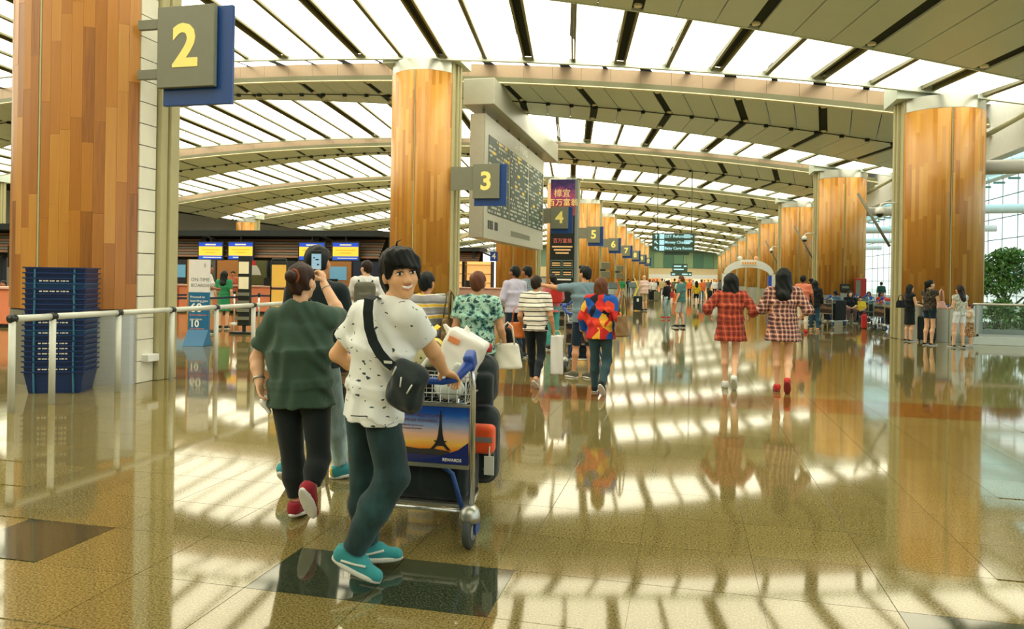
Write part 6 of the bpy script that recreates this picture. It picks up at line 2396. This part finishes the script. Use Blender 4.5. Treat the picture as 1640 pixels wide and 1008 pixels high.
# two young women in plaid shirts
p = fl(1168, 622)
person('young woman in an oversized red plaid shirt with shoulder-length hair', p, -2, 1.62, .0115, mix(dict(elL=(-.33, -.05, 1.17), wrL=(-.30, .14, 1.05), elR=(.33, -.05, 1.15), wrR=(.28, .14, 1.05), anR=(.06, -.22, .17), knR=(.08, .03, .47), fpR=-48, anL=(-.06, .06, .085), knL=(-.07, .05, .49))),
       top=dict(mat=M_plaidR, sleeve=.72, hem=.70, loose=1.26, sleeve_w=1.4, flare=1.14, flat=True), bottom=('shorts', C_black, .76, 1.0), hairs=('longbob', H_BLACK), fem=True, w=.95, skin=SKIN_L, shoes=C_white, sole=M_rail)
p = fl(1252, 628)
person('taller young woman in a navy and orange plaid shirt with long hair', p, -4, 1.70, .0115, mix(dict(elL=(-.27, .0, 1.13), wrL=(-.2, .16, 1.1), elR=(.31, -.04, 1.13), wrR=(.27, .14, 1.05), anR=(.06, -.2, .17), knR=(.08, .03, .47), fpR=-50, anL=(-.06, .06, .085), knL=(-.07, .05, .49))),
       top=dict(mat=M_plaidN, sleeve=.62, hem=.70, loose=1.26, sleeve_w=1.4, flare=1.18, flat=True), bottom=('shorts', C_black, .76, 1.0), hairs=('long', H_BLACK), fem=True, w=.95, skin=SKIN_L, shoes=C_red, sole=plain('sole_red', C(150, 50, 56), .5))

# two men waiting by the pink counter, a woman with a red pack
p = fl(822, 582)
person('dark-haired man in a lilac shirt waiting at the pink counter', p, 48, 1.72, .013, mix(dict(elL=(-.24, .02, 1.12), wrL=(-.1, .18, .95), elR=(.24, .02, 1.12), wrR=(.1, .18, .95), yh=15)),
       top=dict(mat=C_lilac, sleeve=.85, hem=.88, loose=1.08, collar=C_lilac), bottom=('trousers', C_navy, .09, 1.1), hairs=('short', H_BLACK), skin=SKIN_D)
p = fl(842, 572)
person('moustached man in a grey checked shirt next to the lilac shirt', p, 52, 1.74, .013, mix(FOLD, dict(yh=10)),
       top=dict(mat=plaid('grey_check', C(130, 150, 154), C(90, 110, 116), C(180, 190, 190), C(80, 96, 104), .04), sleeve=.4, hem=.86, loose=1.1), bottom=('trousers', C_black, .09, 1.1), hairs=('short', H_BLACK), skin=SKIN_D)
p = fl(884, 560)
person('woman with a red backpack and long dark ponytail at a trolley', p, 30, 1.6, .014, mix(PUSH),
       top=dict(mat=cloth('pink_print', C(214, 120, 128)), sleeve=.5, hem=.84), bottom=('trousers', cloth('turquoise_cloth', C(72, 156, 150)), .1), hairs=('pony', H_BLACK), fem=True, skin=SKIN_L)
q = local(p, 30, (0, -.2, .98))
t = soft('backpack', 'small red backpack worn by the ponytailed woman', 'backpack', q, math.radians(30), lambda s: (s.box((0, 0, .17), (.13, .075, .17), .06),), C_red, .015)
MB().tube([(-.05, .02, .33), (-.05, .1, .38), (.05, .1, .38), (.05, .02, .33)], .01, 6).build('strap', C_red, t)
tp = local(p, 20, (.25, .55, 0))
make_trolley('luggage trolley with a pale blue handle beside the poster pillar', (tp[0], tp[1]), math.radians(-10))

# man with the grey backpack at the check-in queue
p = atd(584, 590, 12.2); p = (p.x, p.y)
person('bearded man in a white shirt wearing a grey backpack in the queue', p, 20, 1.75, .014, mix(FOLD, dict(yh=40)),
       top=dict(mat=C_white, sleeve=.5, hem=.84), bottom=('trousers', C_khaki, .09), hairs=('crop', H_DARK), skin=SKIN_L)
q = local(p, 20, (0, -.22, .88))
t = soft('backpack', 'grey backpack on the bearded man in the queue', 'backpack', q, math.radians(20), lambda s: (s.box((0, 0, .26), (.17, .1, .26), .08), s.box((0, -.1, .2), (.11, .03, .14), .03)), cloth('grey_pack', C(92, 92, 78)), .014)
for sx in (-1, 1):
    MB().tube([(sx * .1, .08, .5), (sx * .12, .2, .58), (sx * .13, .3, .5)], .015, 6).build('strap', C_black, t, smooth=True)

# the couple and seated travellers by the second window-side column
p = fl(1285, 533)
person('man in a salmon shirt and pale trousers standing with a trolley', p, -20, 1.72, .016, mix(dict(elR=(.26, .0, 1.1), wrR=(.27, .1, .9))),
       top=dict(mat=C_salmon, sleeve=.4, hem=.80, loose=1.12), bottom=('trousers', cloth('cream_cloth', C(220, 208, 184)), .1, 1.0), hairs=('short', H_BLACK), skin=SKIN_D, shoes=C_red, sole=C_red)
p2 = fl(1304, 530)
person('woman with very long dark hair, black top and jeans by the salmon-shirted man', p2, -10, 1.58, .016, {}, top=dict(mat=C_black, sleeve=.9, hem=.82, loose=1.1), bottom=('trousers', D_blue, .09), hairs=('long', H_BLACK), fem=True, skin=SKIN_D, shoes=cloth('tan_shoe', C(196, 140, 90)))
p3 = fl(1297, 522)
person('man in a pale check shirt half hidden behind the salmon shirt', (p3.x + .15, p3.y + .9), 60, 1.66, .02, {}, top=dict(mat=C_grey, sleeve=.5, hem=.84), bottom=('trousers', C_black, .1), hairs=('short', H_BLACK), skin=SKIN_D)
trolleys = []


def bench(loc, n, rz, label):
    t = thing('bench', label, 'bench', loc, rz)
    MB().box2((-.3 * n, -.22, .38), (.3 * n, .22, .43)).build('seat', M_blackm, t, bevel=.01)
    for sx in (-1, 1):
        MB().box2((sx * .27 * n - .03, -.2, 0), (sx * .27 * n + .03, .2, .38)).build('leg', M_steel, t)
    return t


b1 = fl(1350, 517)
bench((b1.x + .1, b1.y + .3, 0), 5, math.radians(-6), 'black bench of the seated travellers')
seat = [(1338, 'man in a blue shirt leaning forward on the bench', cloth('blue_shirt', C(50, 96, 128)), C_black, 'short', SKIN_D, 40),
        (1361, 'young woman in black with long hair holding bundles on the bench', C_black, cloth('floral_dark', C(96, 66, 64)), 'long', SKIN_L, 178),
        (1377, 'child in a yellow and black jacket on the bench', C_yellow, C_black, 'short', SKIN, 170)]
for px, lb, tm, bm_, hs_, sk, rt in seat:
    a = atY(px, 500, b1.y + .3)
    hgt = 1.62 if 'child' not in lb else 1.35
    person(lb, (a.x, b1.y + (.28 if rt > 90 else .25)), rt, hgt, .018, mix(SIT, dict(pel=(0, 0, .57), hiL=(-.09, .02, .55), hiR=(.09, .02, .55), ph=-10)), top=dict(mat=tm, sleeve=.5 if rt > 90 else .9, hem=.86, loose=1.1), bottom=('trousers', bm_, .1, 1.1), hairs=(hs_, H_BLACK), skin=sk, fem=hs_ == 'long', shoes=C_black)
b2 = fl(1412, 512)
bench((b2.x + .1, b2.y + .6, 0), 4, math.radians(-4), 'second black bench partly behind the near column')
for px, lb, tm, hs_ in ((1391, 'dark-haired traveller in teal seated low behind the loaded trolley', C_tealtee, 'bob'), (1412, 'traveller in a red top seated beside the near column', C_red, 'short'), (1430, 'traveller in grey seated next to the red top', C_grey, 'short')):
    a = atY(px, 500, b2.y + .6)
    person(lb, (a.x, b2.y + .6), 170, 1.55, .02, mix(SIT, dict(pel=(0, 0, .58), hiL=(-.09, .02, .56), hiR=(.09, .02, .56))), top=dict(mat=tm, sleeve=.5, hem=.86), bottom=('trousers', C_navy, .1), hairs=(hs_, H_BLACK), skin=SKIN_D)
a = atY(1411, 480, 48.0)
person('silhouetted traveller in dark green beyond the red cabinet by the window', (a.x, 48.0), 0, 1.62, .025, {}, top=dict(mat=cloth('dark_green', C(30, 70, 62)), sleeve=.6, hem=.84), bottom=('trousers', C_black, .1), hairs=('short', H_BLACK), hands=False)


def trolley_load(lb_t, lb_b, px, py, rz, mat, h_=.5, nm='suitcase', hz=.2):
    f = fl(px, py)
    tt = copy_tree(tB)
    tt.location = (f.x, f.y, 0); tt.rotation_euler = (0, 0, rz)
    tt['label'] = lb_t
    c = (f.x - math.sin(rz) * .42, f.y + math.cos(rz) * .42, .22)
    b = soft(nm, lb_b, 'suitcase', c, rz, lambda s: (s.box((0, 0, h_ / 2), (.24, .26, h_ / 2), .05),), mat, .02)
    MB().box2((-.08, -.29, h_ * .6), (.08, -.26, h_ * .6 + .04)).build('handle', M_black, b)
    return tt


trolley_load('trolley with a black suitcase beside the woman with very long hair', 'black suitcase on the trolley beside the very long hair', 1322, 523, math.radians(-60), C_black, .7)
trolley_load('trolley stacked with bags and folded blankets at the near column', 'black trunk under folded blankets on the stacked trolley', 1408, 530, math.radians(-75), C_black, .5)
trolley_load('trolley in front of the salmon-shirted man', 'dark case on the trolley of the salmon-shirted man', 1292, 524, math.radians(-20), CB_, .55)
trolley_load('trolley between the two benches with a red bag', 'dark green holdall on the trolley between the benches', 1383, 516, math.radians(-70), cloth('bottle_green', C(30, 56, 50)), .5)
f = fl(1408, 530)
for k, (mt, lb) in enumerate(((C_khaki, 'folded beige blanket lying on the black trunk'), (cloth('blue_blanket', C(70, 130, 180)), 'folded blue blanket on top of the beige blanket'), (C_red, 'red folded coat on top of the blue blanket'))):
    t = soft('blanket', lb, 'blanket', (f.x + .40, f.y + .1, .725 + .11 * k), .2, lambda s: (s.box((0, 0, .05), (.26 - .03 * k, .2, .05), .04),), mt, .02)
f = fl(1388, 527)
rb_ = soft('holdall', 'small upright red bag hanging at the end of the stacked trolley', 'bag', (f.x - .1, f.y - .1, .0), 0, lambda s: (s.box((0, 0, .24), (.09, .08, .24), .05),), C_red, .018)
MB().tube([(-.04, 0, .46), (-.04, 0, .54), (.04, 0, .54), (.04, 0, .46)], .01, 6).build('handle', C_red, rb_)

# three women and a child by the near window-side column
p = fl(1456, 547)
person('woman in a sleeveless black dress with a hand on a suitcase handle', p, -68, 1.50, .014, mix(dict(elL=(-.23, .06, 1.12), wrL=(-.16, .3, 1.16), elR=(.23, .04, 1.1), wrR=(.18, .34, 1.05), yh=-8)),
       top=dict(mat=C_black, sleeve=0, hem=.88), bottom=('dress', C_black, .50, 1.02), hairs=('longbob', H_BLACK), fem=True, w=.98, skin=SKIN_L, shoes=C_black, shoe_style='flat')
q = local(p, -68, (.0, -.26, .88))
handbag('black shoulder bag on the woman in the sleeveless black dress', q, -.4, .26, .2, .12, C_black, .14)
q = local(p, -68, (.12, .42, 0))
sc_ = thing('suitcase', 'black upright wheeled suitcase between the black-dress woman and a trolley', 'suitcase', q, -.3)
sd = SDF(.016); sd.box((0, 0, .36), (.22, .13, .31), .04)
link('shell', sd.mesh('shell'), sc_, CB_)
MB().tube([(-.1, 0, .66), (-.1, 0, 1.02), (.1, 0, 1.02), (.1, 0, .66)], .012, 6).build('pull_handle', M_chrome, sc_)
for sx in (-1, 1):
    MB().tube([(sx * .17 - .02, 0, .035), (sx * .17 + .02, 0, .035)], .035, 12).build('wheel', M_rubber, sc_)
p = fl(1488, 553)
person('woman with a ponytail in a black lace top and dark shorts', p, -58, 1.62, .014, mix(dict(elR=(.22, .06, 1.1), wrR=(.2, .3, 1.0), elL=(-.22, .04, 1.1), wrL=(-.2, .28, 1.02), yh=-20)),
       top=dict(mat=blotch('black_lace', [C(20, 22, 24), C(40, 38, 34), C(92, 80, 60), C(18, 20, 22)], 22.0), sleeve=.15, hem=.92), bottom=('shorts', C_navy, .70, 1.05), hairs=('pony', H_BLACK), fem=True, w=1.02, skin=SKIN_L, shoes=C_black, shoe_style='flat')
q = local(p, -58, (.24, .1, .92))
handbag('pale pink shoulder bag on the ponytailed woman in black lace', q, .3, .25, .18, .12, cloth('pink_leather', C(226, 178, 168), .5), .3)
f = fl(1504, 549)
tt = copy_tree(tB)
tt.location = (f.x + .05, f.y + .25, 0); tt.rotation_euler = (0, 0, math.radians(2)); tt['label'] = 'luggage trolley with a framed picture advert beside the black lace top'
p = fl(1536, 557)
person('woman with long dark hair in a silver top and white shorts', p, 28, 1.50, .014, mix(dict(elL=(-.22, .02, 1.1), wrL=(-.12, .2, 1.06), elR=(.22, .0, 1.08), wrR=(.2, .16, .95), yh=12, anL=(-.1, .1, .085), knL=(-.1, .08, .49))),
       top=dict(mat=blotch('silver_print', [C(210, 208, 190), C(150, 150, 130), C(224, 222, 208), C(180, 180, 160)], 20.0), sleeve=.12, hem=.88), bottom=('shorts', C_white, .66, 1.05), hairs=('long', H_DARK), fem=True, w=.95, skin=SKIN_L, shoes=C_black, shoe_style='flat')
p = fl(1553, 556)
person('small girl in a leopard-print dress leaning on the woman in white shorts', p, 80, 1.05, .014, mix(dict(elL=(-.26, .1, 1.2), wrL=(-.1, .25, 1.3), elR=(.26, .1, 1.2), wrR=(.1, .25, 1.3), ph=-12)),
       top=dict(mat=cloth('cream_top', C(214, 196, 170)), sleeve=.1, hem=.95), bottom=('dress', blotch('leopard', [C(110, 70, 40), C(200, 160, 110), C(90, 56, 36), C(216, 180, 130)], 30.0), .42, 1.5), hairs=('bun', H_BROWN), fem=True, skin=SKIN_L, shoes=C_greyshort)

# hall: people walking and waiting further off
p = fl(1090, 525)
person('man in a teal T-shirt and grey shorts standing with a hand in his pocket', p, 62, 1.66, .017, mix(dict(elR=(.24, .02, 1.1), wrR=(.2, .14, .88), anL=(-.12, .08, .085), knL=(-.1, .07, .49))), top=dict(mat=C_tealtee, sleeve=.42, hem=.84, loose=1.1), bottom=('shorts', C_greyshort, .50, 1.15), hairs=('short', H_BROWN), skin=SKIN_L, shoes=C_black)
p = fl(1068, 511)
person('woman in black with pale jeans and a large red shoulder bag', p, 55, 1.50, .018, mix(FOLD, dict(knL=(-.09, .1, .5), anL=(-.09, .12, .09))), top=dict(mat=C_black, sleeve=.85, hem=.86), bottom=('trousers', denim('light_denim', C(150, 178, 186)), .1), hairs=('short', H_BLACK), fem=True, skin=SKIN_L, shoes=C_red)
q = local(p, 55, (.24, -.02, .82))
handbag('large red shoulder bag on the woman in pale jeans', q, 1.0, .42, .26, .14, C_red, .22)
p = fl(1031, 498)
person('bald man in a pale pink shirt and khaki shorts on the phone', p, 40, 1.74, .02, mix(FOLD), top=dict(mat=C_pinkw, sleeve=.45, hem=.82, loose=1.2), bottom=('shorts', C_khaki, .5, 1.15), hairs=(None, None), w=1.12, skin=SKIN_L)
f = fl(1021, 498)
sc_ = thing('suitcase', 'black wheeled suitcase standing beside the man in the pale pink shirt', 'suitcase', (f.x, f.y, 0), .1)
sd = SDF(.02); sd.box((0, 0, .38), (.22, .13, .34), .04)
link('shell', sd.mesh('shell'), sc_, CB_)
MB().box2((-.05, -.14, .45), (.05, -.13, .6)).build('label_patch', M_textw, sc_)
for sx in (-1, 1):
    MB().tube([(sx * .17 - .02, 0, .035), (sx * .17 + .02, 0, .035)], .035, 10).build('wheel', M_rubber, sc_)

CW = dict(black=C_black, white=C_white, navy=C_navy, yellow=C_yellow, orange=C_orange, red=C_red, green=C_green, olive=C_olive, grey=C_grey, khaki=C_khaki, salmon=C_salmon, teal=C_tealtee, lilac=C_lilac, brown=C_brown, pink=C_pinkw, blue=D_mid)
crowd = [  # px, feet py, height, facing, top, bottom kind, bottom colour, hair
    (1115, 491, 1.50, 10, 'yellow', 'shorts', 'black', 'long'), (1087, 489, 1.55, 20, 'white', 'trousers', 'blue', 'long'),
    (1123, 484, 1.62, -10, 'orange', 'trousers', 'blue', 'short'), (1047, 481, 1.56, 170, 'white', 'shorts', 'black', 'short'),
    (1080, 481, 1.66, 0, 'olive', 'trousers', 'navy', 'short'), (1040, 480, 1.6, 0, 'white', 'trousers', 'black', 'bob'),
    (1060, 478, 1.66, 10, 'khaki', 'trousers', 'grey', 'short'), (1006, 472, 1.62, 0, 'navy', 'trousers', 'black', 'short'),
    (1104, 478, 1.64, 180, 'orange', 'trousers', 'navy', 'short'), (1134, 476, 1.64, 160, 'grey', 'trousers', 'black', 'short'),
    (1144, 478, 1.68, 190, 'white', 'trousers', 'black', 'crop'), (1153, 477, 1.66, 30, 'grey', 'trousers', 'navy', 'short'),
    (1052, 470, 1.62, 0, 'black', 'trousers', 'grey', 'short'), (1071, 471, 1.58, 15, 'red', 'skirt', 'black', 'long'),
    (1096, 470, 1.66, 0, 'green', 'trousers', 'khaki', 'short'), (1110, 469, 1.6, 180, 'white', 'trousers', 'grey', 'bob'),
    (1128, 468, 1.64, 0, 'salmon', 'trousers', 'navy', 'short'), (1033, 468, 1.64, 0, 'grey', 'trousers', 'navy', 'crop'),
    (1021, 467, 1.6, 180, 'khaki', 'trousers', 'olive', 'short'), (1064, 466, 1.64, 10, 'teal', 'trousers', 'navy', 'short'),
    (1089, 466, 1.6, 0, 'black', 'skirt', 'red', 'bob'), (1139, 467, 1.66, 0, 'navy', 'trousers', 'khaki', 'short'),
    (1102, 464, 1.62, 180, 'yellow', 'trousers', 'navy', 'short'), (1045, 464, 1.62, 0, 'red', 'trousers', 'black', 'short'),
    (1147, 468, 1.62, 10, 'lilac', 'trousers', 'navy', 'short'), (1014, 475, 1.6, 10, 'pink', 'trousers', 'grey', 'short'), (996, 478, 1.62, 0, 'green', 'shorts', 'khaki', 'short')]
for i, (px, py, H_, fc, tp_, bk, bc_, hr_) in enumerate(crowd):
    f = fl(px, py)
    J_ = mix([STRIDE_L, STRIDE_R, {}][i % 3], [dict(), FOLD, dict(elR=(.26, .0, 1.12), wrR=(.2, .2, 1.1))][i % 3 if i % 2 else 0])
    lb = 'distant traveller in %s top and %s %s%s' % (tp_, bc_, {'trousers': 'trousers', 'shorts': 'shorts', 'skirt': 'skirt'}[bk], {0: ' walking', 1: ' in mid-stride', 2: ' standing'}[i % 3] + ' in the far hall')
    person(lb, f, fc, H_, .022 if py > 474 else .03, J_, top=dict(mat=CW[tp_], sleeve=.42 if i % 2 else .85, hem=.84, loose=1.08),
           bottom=(bk, CW[bc_], {'trousers': .1, 'shorts': .55, 'skirt': .5}[bk], 1.05), hairs=(hr_, [H_BLACK, H_DARK, H_BROWN][i % 3]), fem=hr_ in ('long', 'bob'), skin=[SKIN, SKIN_L, SKIN_D][i % 3], hands=False, group='crowd in the far hall', shoes=C_black, sole=C_black)
# far luggage among them
for px, py, mt, lb in ((1052, 482, C_olive, 'olive suitcase standing by the traveller in white top and black shorts'), (1043, 481, C_black, 'black suitcase standing next to the olive one'), (1083, 487, C_orange, 'orange carrier beside the woman in white and blue jeans'), (1137, 478, C_black, 'black rucksack on the floor among the far crowd')):
    f = fl(px, py)
    t = soft('suitcase', lb, 'suitcase', (f.x, f.y + .2, 0), .2, lambda s: (s.box((0, 0, .34), (.22, .14, .33), .05),), mt, .03)
    MB().box2((-.08, -.02, .66), (.08, .02, .74)).build('handle', M_black, t)

# check-in side
p = atd(333, 530, 18.6); p = (p.x, p.y)
person('man in a white shirt and khaki trousers at the ON TIME BOARDING banner', p, -60, 1.74, .02, mix(FOLD), top=dict(mat=C_white, sleeve=.45, hem=.86, loose=1.1), bottom=('trousers', C_khaki, .1, 1.1), hairs=('short', H_BLACK), skin=SKIN_D)
p = atd(358, 535, 20.3); p = (p.x, p.y)
person('woman in an emerald green dress with long dark hair at check-in', p, 10, 1.58, .02, {}, top=dict(mat=C_green, sleeve=.4, hem=.88), bottom=('dress', C_green, .52, 1.25), hairs=('long', H_BLACK), fem=True, skin=SKIN_L)
for px, d_, lb, tm, fc in ((440, 27.5, 'check-in agent in orange behind the coral counter, right arm raised', C_orange, 175), (415, 27.6, 'check-in agent with long hair behind the coral counter', C_salmon, 185), (627, 28.0, 'check-in agent in black behind the coral counter', C_black, 180), (306, 27.2, 'check-in agent in salmon beside the banner stand', C_salmon, 200), (292, 26.4, 'traveller in a cream top waiting beside the banner stand', cloth('cream_top2', C(228, 210, 170)), 10)):
    a = atd(px, 480, d_)
    person(lb, (a.x, max(a.y, 26.4) if 'agent' in lb else a.y - 3), fc, 1.6, .025, mix(FOLD) if 'raised' not in lb else dict(elR=(.28, .1, 1.3), wrR=(.12, .22, 1.48)), top=dict(mat=tm, sleeve=.6, hem=.84), bottom=('trousers', C_navy, .1), hairs=('long' if 'long' in lb else 'short', H_BLACK), hands=False, skin=SKIN)
a = atY(6, 470, 17.5)
person('man in a white shirt seated at the far-left check-in desk', (a.x, 17.5), 200, 1.6, .02, dict(SIT), top=dict(mat=C_white, sleeve=.6, hem=.86), bottom=('trousers', C_black, .1), hairs=('short', H_BLACK), skin=SKIN_D)
st = thing('stool', 'stool under the man at the far-left desk', 'stool', (a.x, 17.5, 0))
MB().lathe([(.2, .36), (.22, .39), (.2, .41)], 16).build('seat', M_blackm, st)
MB().tube([(0, 0, 0), (0, 0, .36)], .03, 8).build('stem', M_steel, st)
MB().lathe([(.22, 0), (.22, .02), (.03, .04)], 16).build('base', M_steel, st)
a2 = atY(34, 470, 14.9)
person('man in a dark suit standing beside the first wooden column', (a2.x, 14.9), 100, 1.62, .02, {}, top=dict(mat=C_black, sleeve=.95, hem=.8), bottom=('trousers', C_black, .09), hairs=('short', H_BLACK), skin=SKIN_D)
counter((a.x + .6, 16.3), 'coral desk at the far-left end of check-in', 2.4)
